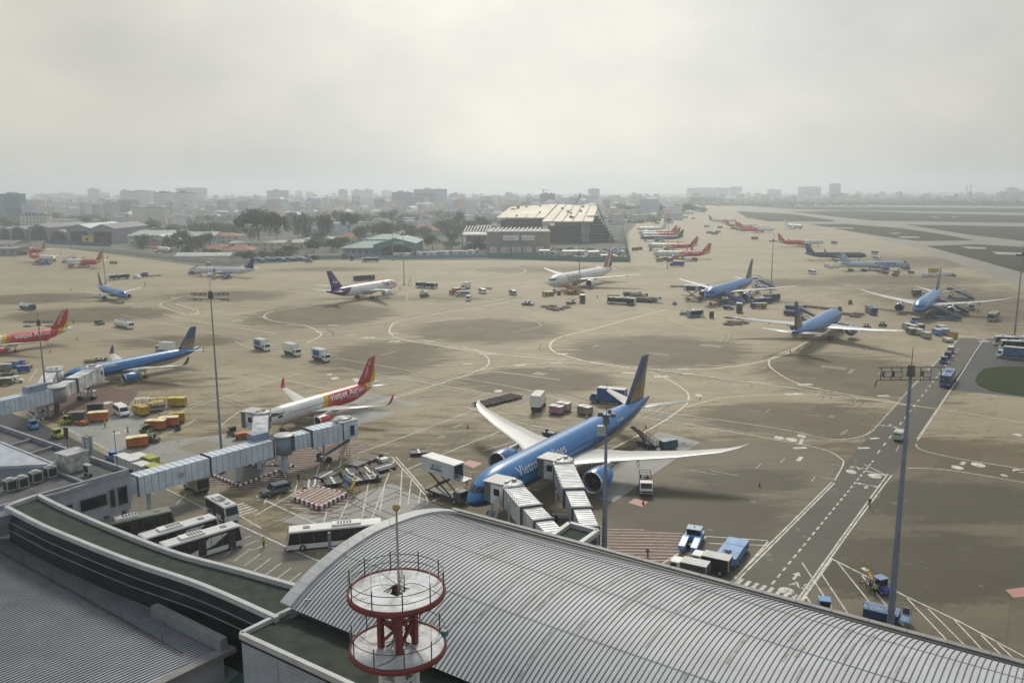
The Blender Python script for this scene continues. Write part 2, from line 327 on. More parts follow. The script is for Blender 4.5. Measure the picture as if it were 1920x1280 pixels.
TX = [[(805, 641), (870, 650), (905, 663), (917, 677), (903, 692), (830, 717), (740, 745), (640, 775)], [(660, 557), (600, 570), (515, 583), (495, 594), (520, 603), (570, 610), (598, 622), (600, 630), (575, 643)],
      [(955, 566), (855, 582), (755, 600), (733, 612), (734, 626), (760, 637), (870, 655), (960, 666), (1060, 676)], [(480, 610), (576, 610), (660, 609), (742, 605)], [(500, 645), (600, 635), (680, 633), (740, 637), (900, 655), (960, 661)],
      [(1251, 580), (1210, 590), (1110, 617), (1050, 632), (1032, 645), (1036, 657), (1055, 665), (1110, 679), (1197, 690), (1310, 692), (1400, 683), (1470, 665), (1505, 645), (1540, 628)],
      [(960, 661), (1185, 687), (1440, 721), (1660, 752), (1800, 773), (1920, 792)], [(860, 700), (960, 685), (1040, 680), (1120, 682), (1210, 696), (1248, 709), (1285, 732), (1291, 748), (1282, 762), (1235, 795), (1140, 845)],
      [(1285, 763), (1315, 755), (1360, 745), (1440, 740), (1540, 741), (1640, 750), (1700, 760)], [(1505, 647), (1455, 667), (1442, 678), (1450, 693), (1500, 720), (1590, 739), (1677, 752)],
      [(920, 498), (975, 503), (985, 509), (960, 516), (870, 528), (700, 560)], [(1100, 520), (1180, 516), (1240, 513)], [(395, 560), (350, 555), (322, 562), (300, 572), (350, 590)], [(870, 705), (920, 697), (960, 700), (1050, 712)],
      [(305, 588), (360, 600), (470, 612)], [(365, 590), (370, 582), (330, 570)], [(330, 600), (420, 610), (520, 625)], [(1440, 820), (1700, 770)]]
for t in TX[:-1]: ln(my, .5 if t[0][1] > 600 else .75, *t, z=.02)
struct(my.build('taxiway_marking', MY))
WL = [[(630, 671), (760, 693), (960, 725), (1132, 770)], [(1197, 766), (1440, 800), (1545, 821), (1590, 822), (1620, 816), (1634, 808)], [(640, 690), (850, 727), (960, 745)], [(870, 762), (960, 789), (1055, 807)], [(1197, 781), (1320, 800), (1440, 821), (1540, 841), (1575, 858), (1581, 870), (1565, 900)],
      [(762, 880), (850, 843), (940, 807)], [(670, 850), (780, 810), (890, 767), (912, 752)], [(560, 760), (480, 790), (430, 800)], [(340, 770), (480, 725), (560, 700)], [(480, 700), (640, 735)], [(0, 600), (120, 612), (300, 640)], [(225, 590), (480, 640), (520, 648)],
      [(905, 845), (990, 820)], [(1500, 655), (1500, 655), (1590, 605)], [(975, 592), (1015, 610), (960, 622)], [(1015, 590), (960, 575)], [(1252, 597), (1325, 618), (1370, 600)], [(1252, 597), (1290, 585)], [(765, 552), (774, 568), (900, 568), (960, 556)], [(1200, 582), (1160, 590)],
      [(1845, 635), (1720, 826)], [(1717, 832), (1728, 843), (1790, 858), (1920, 879)], [(1700, 877), (1780, 881), (1920, 904)], [(265, 892), (300, 910), (420, 970), (560, 1035), (600, 1052)], [(300, 880), (345, 905), (490, 990)], [(478, 966), (560, 920), (655, 862), (735, 856)],
      [(735, 856), (795, 925), (800, 945)], [(742, 856), (800, 922)], [(860, 915), (800, 945), (740, 975), (690, 1003)], [(480, 930), (600, 985), (700, 1030)], [(1565, 905), (1480, 990), (1370, 1100)], [(1560, 903), (1475, 988), (1362, 1098)], [(1672, 890), (1590, 1000), (1495, 1135)], [(1665, 888), (1585, 998), (1488, 1134)],
      [(1325, 1005), (1440, 1013)], [(1440, 1015), (1365, 1100)], [(1325, 1005), (1232, 1062)], [(1330, 1018), (1440, 1022)], [(1560, 1047), (1615, 1075), (1700, 1118), (1800, 1165), (1920, 1230)], [(1560, 1047), (1500, 1130)],
      [(450, 770), (410, 800)], [(440, 640), (480, 655), (560, 660), (610, 670)], [(55, 714), (70, 690)], [(1440, 716), (1540, 728)], [(1620, 870), (1665, 892)], [(120, 800), (215, 850), (225, 860)], [(310, 790), (365, 785), (330, 805), (230, 850)], [(330, 755), (380, 752), (300, 775)]]
for i, t in enumerate(WL): ln(mk, .27, *t, z=.016, s=len(t) > 2 and t[0][1] < 900)
def dash(b, w, a, c, n, z=.016, duty=.55):
    A, B = U(*a), U(*c)
    for k in range(n): b.ribbon([A.lerp(B, k/n), A.lerp(B, (k+duty)/n)], w, z)
dash(mk, .3, (1447, 1095), (1640, 860), 26); dash(mk, .3, (1645, 850), (1800, 650), 22, duty=.4); dash(mk, .35, (1636, 808), (1705, 730), 26); dash(mk, .35, (1720, 822), (1790, 718), 26); dash(mk, .3, (1705, 730), (1798, 636), 30, duty=.95)
for (x, y), (x2, y2), n, wv in (((1376, 1091), (1508, 1130), 9, 3.4), ((1788, 628), (1850, 636), 12, 2.5), ((438, 946), (470, 962), 5, 3.2)):
    A, B = U(x, y), U(x2, y2); d = (B-A).normalized(); nn = Vector((-d.y, d.x, 0))
    for k in range(n): c = A.lerp(B, (k+.5)/n); mk.ribbon([c-nn*wv/2, c+nn*wv/2], (B-A).length/n*.5, .016)
# stand hatching
for (a, c) in [((599, 873), (588, 903)), ((618, 868), (606, 898)), ((642, 858), (632, 888)), ((672, 857), (665, 885)), ((700, 856), (676, 985)), ((739, 862), (690, 990)), ((722, 905), (712, 960)), ((754, 880), (749, 960)), ((771, 900), (765, 945)), ((789, 918), (784, 945)), ((652, 940), (630, 990)), ((613, 958), (598, 1008)), ((561, 892), (552, 925)), ((495, 945), (505, 920)), ((535, 905), (520, 935)), ((1504, 1054), (1560, 1140)), ((1540, 1075), (1600, 1165)), ((1570, 1053), (1680, 1190)), ((1615, 1077), (1720, 1205)), ((1700, 1120), (1790, 1215)), ((1740, 1140), (1840, 1240)), ((1790, 1162), (1880, 1258)), ((1840, 1190), (1915, 1265)), ((1870, 1205), (1950, 1280)), ((1510, 1115), (1530, 1145)), ((300, 905), (285, 925)), ((350, 925), (330, 945))]: ln(mk, .2, a, c, s=False)
for k in range(10): ln(mk, .16, (432+k*19, 1010+k*9), (400+k*19, 1034+k*9), s=False)
for k in range(5): ln(mk, .16, (410+k*15, 1000+k*8), (440+k*15, 988+k*8), s=False)
for k in range(26): ln(mk, .12, (128+k*7, 797+k*2.2), (188+k*7, 771+k*2.2), s=False)
# arrows, discs, runway style blobs
def mdisc(px, py, rx, ry):
    c = U(px, py); a = U(px+rx, py); f = U(px, py-ry); mk.disc((c.x, c.y, .02), abs(a.x-c.x), abs(f.y-c.y), 0)
for a in [(1596, 884, 9, 4), (1640, 892, 12, 4.5), (1460, 820, 8, 3), (1484, 824, 10, 3.5), (1503, 817, 8, 3), (1795, 876, 10, 4), (1834, 871, 12, 4.5), (1910, 882, 10, 3.5), (1883, 891, 6, 2.5), (1474, 1107, 14, 7), (200, 755, 10, 3), (618, 702, 5, 2), (628, 709, 8, 2.5), (934, 733, 8, 2.2), (1908, 815, 9, 2.5), (218, 812, 7, 2.5), (238, 806, 6, 2), (1310, 741, 6, 2.5)]: mdisc(*a)
for a in [(1500, 860, 6, 8), (1806, 868, 5, 6)]:
    A, B = U(a[0]-a[2]/2-1, a[1]+a[3]/2), U(a[0]+a[2]/2, a[1]-a[3]/2); mk.ribbon([A, B], .8, .018)
A, B = U(1505, 822), U(1500, 833); mk.ribbon([A, B], .7, .02); mk.ribbon([U(1622, 882), U(1664, 892)], .5, .02)
def arrow(px, py, rz, s, n3=False):
    c = U(px, py); mk.T = Matrix.Translation((c.x, c.y, .02)) @ Matrix.Rotation(rz, 4, 'Z') @ Matrix.Scale(s, 4)
    for a in ((0, 90, -90) if n3 else (0,)):
        T0 = mk.T; mk.T = T0 @ Matrix.Rotation(R(a), 4, 'Z'); mk.poly([(-.1, -.12, 0), (.9, -.12, 0), (.9, .12, 0), (-.1, .12, 0)]); mk.poly([(.9, -.4, 0), (1.7, 0, 0), (.9, .4, 0)]); mk.T = T0
    mk.T = None
RD = ang(U(1447, 1095), U(1640, 860))
arrow(1488, 1085, RD, 1.5); arrow(1627, 909, RD+math.pi, 1.3, True); arrow(1667, 799, RD, 1.2, True); arrow(1900, 883, 0, 2.2)
for (x, y, w) in [(1055, 664, 2.4), (1042, 680, 2.4), (975, 685, 2.4), (1178, 699, 2.6), (1240, 706, 3), (1282, 692, 2.4), (1290, 701, 2), (1510, 721, 3), (1490, 739, 3.4), (909, 663, 2.6), (737, 625, 2.8), (600, 622, 2.6), (494, 595, 2.6), (625, 610, 3), (690, 633, 3.6), (658, 628, 2.4), (802, 640, 2.4), (1500, 840, 2), (1846, 640, 3), (740, 640, 3), (1657, 742, 2.2), (925, 664, 2), (877, 682, 2.2), (328, 558, 3), (258, 576, 3), (242, 570, 3), (445, 601, 3), (410, 584, 2.5), (365, 588, 3), (158, 733, 4), (1640, 822, 1.6), (1462, 822, 1.4), (1620, 840, 1.8)]:
    p = U(x, y); my2 = p; mk.ribbon([p-Vector((w*.7, 0, 0)), p+Vector((w*.7, .3, 0))], w*.55, .024)
rr = random.Random(3)
for k in range(70):
    x = rr.uniform(500, 1700); y = rr.uniform(690, 900); p = U(x, y); a = rr.choice([AX, AX-math.pi/2]); l = rr.uniform(.6, 2.6); d = Vector((math.cos(a), math.sin(a), 0))*l
    mk.ribbon([p-d, p+d], .14, .018)
for (x, y) in ((1395, 690), (1440, 700), (1400, 742), (1570, 664)): pass
struct(mk.build('ground_marking', MW))
tm = MB(); rr = random.Random(21)
for t in TX[:-1]+WL[:6]:
    P_ = smoothline([U(x, y) for x, y in t]) if len(t) > 2 else [U(*t[0]), U(*t[1])]
    for k in range(4):
        o = rr.uniform(-5, 5); n_ = len(P_); a = rr.randrange(max(1, n_-3)); b_ = min(n_, a+rr.randint(3, 14)); d = (P_[-1]-P_[0]).normalized(); q = Vector((-d.y, d.x, 0))*o
        if b_-a > 1: tm.ribbon([p_+q for p_ in P_[a:b_]], rr.uniform(.25, .5), .0098)
for k in range(90):
    x = rr.uniform(380, 1750); y = rr.uniform(600, 1000)*(1 if x < 1100 else .8); a = AX+rr.choice([0, 0, math.pi/2])+rr.uniform(-.3, .3); l = rr.uniform(6, 22); c = U(x, y); cv = rr.uniform(-.03, .03); P_ = [c+Vector((math.cos(a+cv*j), math.sin(a+cv*j), 0))*l*(j/8-.5) for j in range(9)]
    tm.ribbon(P_, .3, .0098); tm.ribbon([p_+Vector((math.sin(a), -math.cos(a), 0))*1.9 for p_ in P_], .3, .0098)
struct(tm.build('tyre_mark', mat('tyre_mark', (.085, .072, .050), .7, var=.3, sc=.5)))
sp_ = MB()
for k in range(260): x = rr.uniform(250, 1880); y = rr.uniform(600, 1120); c = U(x, y); sp_.disc((c.x, c.y, .0122+k*2e-6), rr.uniform(.15, .9), rr.uniform(.12, .6), rr.uniform(0, 3), 9)
struct(sp_.build('oil_spot', mat('oil_spot', (.07, .06, .045), .6)))
pc = MB()
for k in range(70):
    x = rr.uniform(250, 1880); y = rr.uniform(640, 1000); c = U(x, y)
    if (x > 1100 and y > 790): continue
    w_, d_ = rr.choice([3.7, 7.4, 2])/2, rr.choice([3.7, 7.4, 1.2])/2; pc.poly([(c.x+a*w_*math.cos(AX)-b_*d_*math.sin(AX), c.y+a*w_*math.sin(AX)+b_*d_*math.cos(AX), .0086+k*1e-5) for a, b_ in ((-1, -1), (1, -1), (1, 1), (-1, 1))])
struct(pc.build('concrete_repair', stain_mat('repair_concrete', (.26, .235, .175), (.1, .1, .1), [], joints=False)))
rp = MB()
for k in ([(866, 868), (880, 862), (905, 868), (888, 877)], [(1178, 942), (1190, 934), (1215, 940), (1205, 950)], [(1885, 1105), (1920, 1100), (1945, 1115), (1900, 1120)]): rp.poly([tuple(U(x, y))[:2]+(.018,) for x, y in k])
struct(rp.build('red_marking', mat('faded_red_paint', (.40, .16, .12), .6, dirt=(.3, .2, .15), sc=.8)))
for t_, s_, x, y in (('A5', 2.3, 1478, 1096), ('25', 1.9, 1464, 1111)):
    o = flat_text(t_, s_, tuple(U(x, y))[:2]+(.026,), RD-math.pi/2, MW if t_ == 'A5' else DGREY, None, 'road_lettering'); struct(o)
o = flat_text('A5', 2.4, tuple(U(1622, 877))[:2]+(.026,), RD+math.pi/2, MW, None, 'road_lettering'); struct(o)
# ---------------------------------------------------------------- aircraft
def livery(name, bands, k=0.0, windows=None, zc=0, belly=None, rough=.36, vband=None):
    """bands: [(aft_from_nose, colour)...]; boundaries slanted by k*z; windows: (a0, a1, zw, pitch, tone)"""
    if name in MATS: return MATS[name]
    m = bpy.data.materials.new(name); m.use_nodes = True; MATS[name] = m; nt = m.node_tree; N = nt.nodes; L = nt.links; b = N['Principled BSDF']
    b.inputs['Roughness'].default_value = rough; b.inputs['Coat Weight'].default_value = .18; b.inputs['Coat Roughness'].default_value = .12
    tc = N.new('ShaderNodeTexCoord'); sp = N.new('ShaderNodeSeparateXYZ'); L.new(tc.outputs['Object'], sp.inputs[0])
    def mt(op, a, c=0.0, c3=None):
        n = N.new('ShaderNodeMath'); n.operation = op
        for i, v in enumerate((a, c) if c3 is None else (a, c, c3)):
            if isinstance(v, (int, float)): n.inputs[i].default_value = v
            else: L.new(v, n.inputs[i])
        return n.outputs[0]
    def mixc(f, a, c):
        n = N.new('ShaderNodeMix'); n.data_type = 'RGBA'; L.new(f, n.inputs[0])
        for i, v in ((6, a), (7, c)):
            if isinstance(v, tuple): n.inputs[i].default_value = (*v, 1)
            else: L.new(v, n.inputs[i])
        return n.outputs[2]
    aft = mt('MULTIPLY', sp.outputs[0], -1.0); z = mt('SUBTRACT', sp.outputs[2], zc); s = mt('ADD', aft, mt('MULTIPLY', z, k))
    nz = N.new('ShaderNodeTexNoise'); nz.inputs['Scale'].default_value = .5; nz.inputs['Detail'].default_value = 5; L.new(tc.outputs['Object'], nz.inputs[0])
    col = bands[0][1]
    for a0, c in bands[1:]: col = mixc(mt('GREATER_THAN', s, a0), col, c)
    if belly:   # (colour, z at nose side, aft start, slope)
        for bc, z0, a0, sl in belly:
            zz = mt('ADD', z0, mt('MULTIPLY', mt('MAXIMUM', mt('SUBTRACT', aft, a0), 0.0), sl)); col = mixc(mt('LESS_THAN', z, zz), col, bc)
    if windows:
        a0, a1, zw, pt, tone, hw = windows
        f = mt('FRACT', mt('MULTIPLY', aft, 1/pt)); w = mt('MULTIPLY', mt('LESS_THAN', f, .5), mt('LESS_THAN', mt('ABSOLUTE', mt('SUBTRACT', z, zw)), hw))
        w = mt('MULTIPLY', w, mt('MULTIPLY', mt('GREATER_THAN', aft, a0), mt('LESS_THAN', aft, a1)))
        col = mixc(w, col, tone)
    gr = N.new('ShaderNodeMix'); gr.data_type = 'RGBA'; gr.blend_type = 'MULTIPLY'; gr.inputs[0].default_value = 1
    if isinstance(col, tuple): gr.inputs[6].default_value = (*col, 1)
    else: L.new(col, gr.inputs[6])
    rp = N.new('ShaderNodeMapRange'); rp.inputs[1].default_value = .3; rp.inputs[2].default_value = .7; rp.inputs[3].default_value = .84; rp.inputs[4].default_value = 1.04; L.new(nz.outputs[0], rp.inputs[0])
    L.new(rp.outputs[0], gr.inputs[7]); L.new(gr.outputs[2], b.inputs['Base Color']); return m
WB, WR, WY = (.022, .165, .42), (.50, .022, .035), (.62, .42, .01)
WINGM = mat('wing_grey', (.50, .50, .49), .35, var=.05, sc=.3); LIP = mat('polished_lip', (.62, .62, .63), .18, .8, var=.02); FAN = mat('fan_dark', (.02, .02, .022), .4)
KIND = {
 '787': dict(L=62.8, D=5.9, zc=5.35, wing=[(2.6, 19.5, 13.2, 4.3, .9), (9.8, 26.3, 7.6, 4.75, .62), (20, 32.6, 4.9, 5.7, .36), (26.5, 36.8, 3.2, 6.6, .22), (29, 39.4, 1.8, 7.1, .1), (30.1, 41.6, .5, 7.4, .03)], eng=(9.8, 19.6, 5.4, 1.78, 2.75), fin=[(0, 50.6, 9.6, .75), (8.6, 58.3, 3.9, .35)], tp=[(1.2, 54.6, 5.4, 6.2, .5), (9.9, 61.2, 2.0, 7.5, .2)], gear=(6.2, 29.5, 4.6, 4), win=(8, 51, .55, .62), seg=28, nose=1.55, tail=.36),
 '787long': dict(L=68.3, D=5.95, zc=5.35, wing=[(2.6, 22.6, 13.2, 4.2, .9), (9.8, 29.4, 7.6, 4.55, .62), (20, 35.7, 4.9, 5.4, .36), (26.5, 39.9, 3.2, 6.3, .22), (29, 42.5, 1.8, 6.9, .1), (30.1, 44.7, .5, 7.3, .03)], eng=(9.9, 22.3, 5.7, 2.02, 2.85), fin=[(0, 56.1, 9.6, .75), (8.6, 63.8, 3.9, .35)], tp=[(1.2, 60.1, 5.4, 6.2, .5), (9.9, 66.7, 2.0, 7.5, .2)], gear=(6.2, 32.5, 4.6, 4), win=(8, 56, .55, .62), seg=28, nose=1.55, tail=.34),
 '777': dict(L=73.9, D=6.2, zc=5.6, wing=[(2.8, 24, 14.5, 4.5, 1.0), (10.5, 32, 8.6, 5.2, .66), (22, 39.6, 5.2, 6.3, .36), (30, 45, 3.0, 7.2, .2), (32.4, 48, .9, 7.6, .04)], eng=(9.7, 25.5, 6.6, 1.95, 2.9), fin=[(0, 60.5, 10.5, .8), (9.7, 69.0, 4.3, .35)], tp=[(1.2, 65, 6, 6.4, .5), (10.7, 71.8, 2.2, 7.6, .2)], gear=(6.0, 37, 5.2, 6), win=(9, 62, .55, .62), seg=24, nose=1.5, tail=.28),
 'a350': dict(L=66.8, D=6.0, zc=5.4, wing=[(2.6, 21, 13.5, 4.3, .9), (10.3, 28.3, 8, 5, .62), (21, 34.6, 4.9, 6.2, .36), (29, 39.5, 2.6, 7.2, .2), (31.6, 41.9, 1.6, 8.2, .12), (32.3, 43.8, .6, 9.8, .04)], eng=(10.3, 22, 5.8, 1.75, 2.8), fin=[(0, 54, 9.4, .75), (8.6, 61.5, 3.9, .35)], tp=[(1.2, 58.5, 5.6, 6.3, .5), (9.6, 64.6, 2.0, 7.3, .2)], gear=(6.0, 32, 5, 4), win=(8, 55, .55, .62), seg=24, nose=1.4, tail=.3),
 '767': dict(L=54.9, D=5.2, zc=4.9, wing=[(2.4, 18, 10.8, 3.9, .8), (7.9, 23.4, 6.6, 4.5, .56), (23.6, 35.5, 1.9, 6.6, .1)], eng=(7.9, 16.6, 5.6, 1.45, 2.5), fin=[(0, 42.4, 9.2, .7), (8.4, 50.3, 3.6, .3)], tp=[(1.1, 46.4, 5.4, 5.7, .45), (9.3, 52.6, 1.9, 6.8, .2)], gear=(6.0, 27, 4.6, 4), win=None, seg=24, nose=1.5, tail=.32),
 'a321': dict(L=44.5, D=4.1, zc=3.85, wing=[(1.9, 16.6, 7.4, 2.9, .6), (6.2, 19.3, 4.3, 3.35, .42), (16.6, 24.9, 1.7, 4.45, .14)], eng=(5.75, 14.2, 4.5, 1.12, 1.75), fin=[(0, 36.3, 6.6, .5), (5.9, 41.3, 2.4, .22)], tp=[(.9, 38.2, 3.7, 4.7, .35), (6.2, 41.6, 1.4, 5.3, .14)], gear=(5.4, 22.5, 3.8, 2), win=(5.5, 38, .42, .53), seg=24, nose=1.35, tail=.28, wl=2.4),
 'a320': dict(L=37.6, D=4.1, zc=3.85, wing=[(1.9, 12.4, 7.2, 2.9, .6), (6.2, 15.0, 4.2, 3.35, .42), (16.6, 20.5, 1.6, 4.45, .14)], eng=(5.75, 10.2, 4.5, 1.12, 1.75), fin=[(0, 29.5, 6.6, .5), (5.9, 34.5, 2.4, .22)], tp=[(.9, 31.4, 3.7, 4.7, .35), (6.2, 34.8, 1.4, 5.3, .14)], gear=(5.2, 18, 3.8, 2), win=(5.5, 31, .42, .53), seg=24, nose=1.35, tail=.3, wl=2.4),
}
class Plane:
    def __init__(s, kind): s.__dict__.update(KIND[kind])
    def sect(s, a):
        Rr = s.D/2; ln = s.nose*s.D; lt = s.tail*s.L; a = max(a, 0); rx = Rr; cz = s.zc
        if a < ln:
            t = 1-a/ln; r = Rr*max(0.0, 1-t**2.0)**.62; cz = s.zc-.17*s.D*t**2.2
        elif a > s.L-lt:
            t = min(1, (a-s.L+lt)/lt); r = Rr*(1-.93*t**1.55); cz = s.zc+(Rr-r)*.62
        else: r = Rr
        return max(r, .02), cz
    def surf(s, a, th, off=0.0):
        r, c = s.sect(a); r += off; return Vector((-a, r*math.sin(th), c+r*math.cos(th)))
    def fuselage(s, m, par):
        b = MB(); b.smooth = True; st = []; ln = s.nose*s.D; lt = s.tail*s.L
        for k in range(13): st.append(ln*(k/12)**1.9+.01)
        n = 14
        for k in range(1, n): st.append(ln+(s.L-lt-ln)*k/n)
        for k in range(11): st.append(s.L-lt+lt*(k/10)**.9)
        b.loft([[s.surf(a, 2*math.pi*k/s.seg) for k in range(s.seg)][::-1] for a in st]); return b.build('fuselage', m, par)
    def patch(s, b, a0, a1, t0, t1, off=.02, n=4):
        vs = []; 
        for i in range(n+1):
            a = a0+(a1-a0)*i/n
            for j in range(n+1): vs.append(s.surf(a, t0+(t1-t0)*j/n, off))
        fs = []; w = n+1
        for i in range(n):
            for j in range(n):
                f = (i*w+j, (i+1)*w+j, (i+1)*w+j+1, i*w+j+1); fs.append(f if t1 < t0 else f[::-1])
        b.add(vs, fs)
    def lettering(s, txt, a0, size, th0, side, m, par, name='lettering', bold=.0, shear=0, wscale=1.0):
        me = text_mesh(txt, size, shear, bold); bm = bmesh.new(); bm.from_mesh(me); bpy.data.meshes.remove(me)
        for k in range(-2, 9):
            y = k*size*.13; bmesh.ops.bisect_plane(bm, geom=bm.verts[:]+bm.edges[:]+bm.faces[:], plane_co=(0, y, 0), plane_no=(0, 1, 0))
        w = max((v.co.x for v in bm.verts), default=0)
        for k in range(1, int(w/2.5)+1): bmesh.ops.bisect_plane(bm, geom=bm.verts[:]+bm.edges[:]+bm.faces[:], plane_co=(k*2.5, 0, 0), plane_no=(1, 0, 0))
        Rr = s.D/2
        for v in bm.verts:
            x, y = v.co.x*wscale, v.co.y; th = th0-y/Rr
            if side > 0: v.co = s.surf(a0+x, th, .03)
            else: v.co = s.surf(a0-x, -th, .03)
        bmesh.ops.recalc_face_normals(bm, faces=bm.faces)
        me2 = bpy.data.meshes.new(name); bm.to_mesh(me2); bm.free(); me2.materials.clear(); me2.materials.append(m)
        o = bpy.data.objects.new(name, me2); COL.objects.link(o); o.parent = par; return o
def airfoil(x0, ch, th):
    P = [(0, 0), (.04, .42), (.15, .8), (.35, 1), (.6, .75), (1, .04), (1, -.04), (.6, -.28), (.35, -.42), (.15, -.38), (.04, -.22)]
    return [(-(x0+u*ch), w*th/2) for u, w in P]
def wing_mesh(sec, side, vertical=False):
    b = MB(); b.smooth = True; rings = []
    for s_ in sec:
        if vertical: z, x0, ch, th = s_; rings.append([(x, w, z) for x, w in airfoil_sym(x0, ch, th)])
        else: y, x0, ch, z, th = s_; rings.append([(x, side*y, z+w) for x, w in airfoil(x0, ch, th)])
    if side > 0 or vertical: rings = [r[::-1] for r in rings]
    b.loft(rings); return b
def airfoil_sym(x0, ch, th):
    P = [(0, 0), (.05, .5), (.2, .9), (.4, 1), (.7, .6), (1, .05), (1, -.05), (.7, -.6), (.4, -1), (.2, -.9), (.05, -.5)]
    return [(-(x0+u*ch), w*th/2) for u, w in P]
def airliner(kind, lv, label, nose, hd, far=False, finm=None, engm=None, wlm=None, name='airliner', tpm=None, gearup=False, group=None, coneM=None):
    P = Plane(kind); t = thing(name, label, 'airliner', nose, hd, group); P.t = t
    P.fuselage(lv, t)
    finm = finm or lv; engm = engm or lv
    fair = MB(); fair.smooth = True; fz = P.zc-P.D*.30; a0 = P.wing[0][1]-1.5; a1 = P.wing[0][1]+P.wing[0][2]+2
    fair.loft([[(-(a0+(a1-a0)*k/8), P.D*.40*math.sin(math.pi*(.12+.76*k/8))**.4*math.cos(q), fz+P.D*.34*math.sin(math.pi*(.06+.88*k/8))**.5*math.sin(q)) for q in [2*math.pi*j/14 for j in range(14)]] for k in range(9)]); fair.build('wing_fairing', lv, t)
    for sd in (1, -1):
        root = [( -P.wing[0][0]*.0+.6, P.wing[0][1]-1.2, P.wing[0][2]+2.0, P.wing[0][3]-.15, P.wing[0][4])]
        wg = wing_mesh(root+P.wing, sd).build('wing', WINGM, t)
        if 'wl' in P.__dict__:
            y, x0, ch, z, th = P.wing[-1]; h = P.wl
            wm = MB(); wm.smooth = True; secs = [(y, x0, ch, z, .1), (y+.45, x0+.35, ch*.85, z+.25, .1), (y+.85, x0+.9, ch*.7, z+1.0, .08), (y+1.1, x0+1.7, ch*.35, z+h, .05)]
            rg = []
            for (yy, xx, cc, zz, tt), tl in zip(secs, (0, .6, 1.25, 1.4)):
                rg.append([(x, sd*(yy-w*math.sin(tl)), zz+w*math.cos(tl)) for x, w in airfoil(xx, cc, tt)])
            if sd > 0: rg = [r[::-1] for r in rg]
            wm.loft(rg); wm.build('winglet', wlm or finm, wg)
        if not far or kind != 'a321x':
            for (fy) in (.32, .52, .72):   # flap track fairings under the wing
                fl = MB(); fl.smooth = True
                yv = P.wing[-1][0]*fy; i = max(j for j in range(len(P.wing)) if P.wing[j][0] <= yv); i = min(i, len(P.wing)-2); A_, B_ = P.wing[i], P.wing[i+1]; u = (yv-A_[0])/(B_[0]-A_[0])
                xt = A_[1]+A_[2]+(B_[1]+B_[2]-A_[1]-A_[2])*u; zz = A_[3]+(B_[3]-A_[3])*u-.28; r_ = P.D*.045
                fl.loft([[(-(xt+w), sd*yv+r_*q*math.cos(c_), zz+r_*q*math.sin(c_)) for c_ in [k*math.pi/4 for k in range(8)]] for w, q in ((-2.6, .1), (-1.6, 1), (0, 1), (1.0, .1))])
                if not far: fl.build('flap_fairing', WINGM, wg)
        # tailplane
        wing_mesh([(.1, P.tp[0][1]-.5, P.tp[0][2]+.6, P.tp[0][3]-.1, P.tp[0][4])]+P.tp, sd).build('tailplane', tpm or WINGM, t)
        # engine
        ey, ea, el, er, ez = P.eng; e = MB(); e.smooth = True; ns = 20 if not far else 12
        def ring(a, r, z_=0): return [(-(ea+a), sd*ey+r*math.cos(q), ez+z_+r*math.sin(q)) for q in [2*math.pi*k/ns for k in range(ns)]]
        e.loft([ring(x, r_) for x, r_ in ((.32, er*1.0), (.9, er*1.06), (el*.45, er*1.07), (el*.75, er*.95), (el*.98, er*.72))], cap0=False, cap1=False)
        en = e.build('engine', engm, t)
        lp = MB(); lp.smooth = True; lp.loft([ring(x, r_) for x, r_ in ((1.0, er*.80), (.3, er*.84), (.04, er*.9), (0, er*.94), (.08, er*.98), (.34, er*1.005))], cap0=False, cap1=False); lp.build('engine_lip', LIP if lv.name != 'x' else LIP, en)
        fn = MB(); fn.loft([ring(1.0, er*.8), ring(1.04, er*.3)], cap0=False, cap1=False); fn.smooth = True; fn.loft([ring(1.04, er*.3), ring(.6, er*.12), ring(.45, er*.01)], cap0=False)
        if not far:
            for k in range(18):
                q = 2*math.pi*k/18; c, s_ = math.cos(q), math.sin(q); fn.add([(-(ea+.98), sd*ey+er*.25*c, ez+er*.25*s_), (-(ea+.90), sd*ey+er*.78*math.cos(q+.16), ez+er*.78*math.sin(q+.16)), (-(ea+1.0), sd*ey+er*.78*math.cos(q-.05), ez+er*.78*math.sin(q-.05))], [(0, 1, 2)])
        fn.build('engine_fan', FAN, en)
        ex = MB(); ex.smooth = True; ex.loft([ring(el*.9, er*.70), ring(el*.98, er*.5), ring(el*1.12, er*.38), ring(el*1.3, er*.06)]); ex.build('exhaust_cone', STEEL, en)
        py = MB(); wi = P.wing[1]; py.add([(-(ea+1.2), sd*ey-.22, ez+er*.9), (-(ea+1.2), sd*ey+.22, ez+er*.9), (-(ea+el*1.15), sd*ey+.25, ez+er*.45), (-(ea+el*1.15), sd*ey-.25, ez+er*.45), (-(wi[1]+.2), sd*ey-.2, wi[3]+.2), (-(wi[1]+.2), sd*ey+.2, wi[3]+.2), (-(wi[1]+4), sd*ey+.2, wi[3]-.1), (-(wi[1]+4), sd*ey-.2, wi[3]-.1)], [(0, 1, 5, 4), (1, 2, 6, 5), (2, 3, 7, 6), (3, 0, 4, 7), (4, 5, 6, 7), (3, 2, 1, 0)]); py.build('pylon', WINGM, t)
    zt = P.sect(P.fin[0][1]+2)[1]+P.D*.40; h = P.fin[1][0]
    f0, f1 = P.fin; ztip = zt+h
    secs = [(zt-.9, f0[1]-.5, f0[2]+.3, f0[3]), (zt+.6, f0[1]+1.0, f0[2]-1.4, f0[3]*.95), (zt+h*.96, f1[1], f1[2], f1[3]), (zt+h, f1[1]+.6, f1[2]-.9, f1[3]*.6)]
    P.finsec = secs
    fo = wing_mesh(secs, 1, True).build('fin', finm, t); P.fin_o = fo
    # dorsal fillet
    # gear
    na, ma, my_, nw = P.gear; wr = .42*P.D/4.1 if P.D < 5 else .66; 
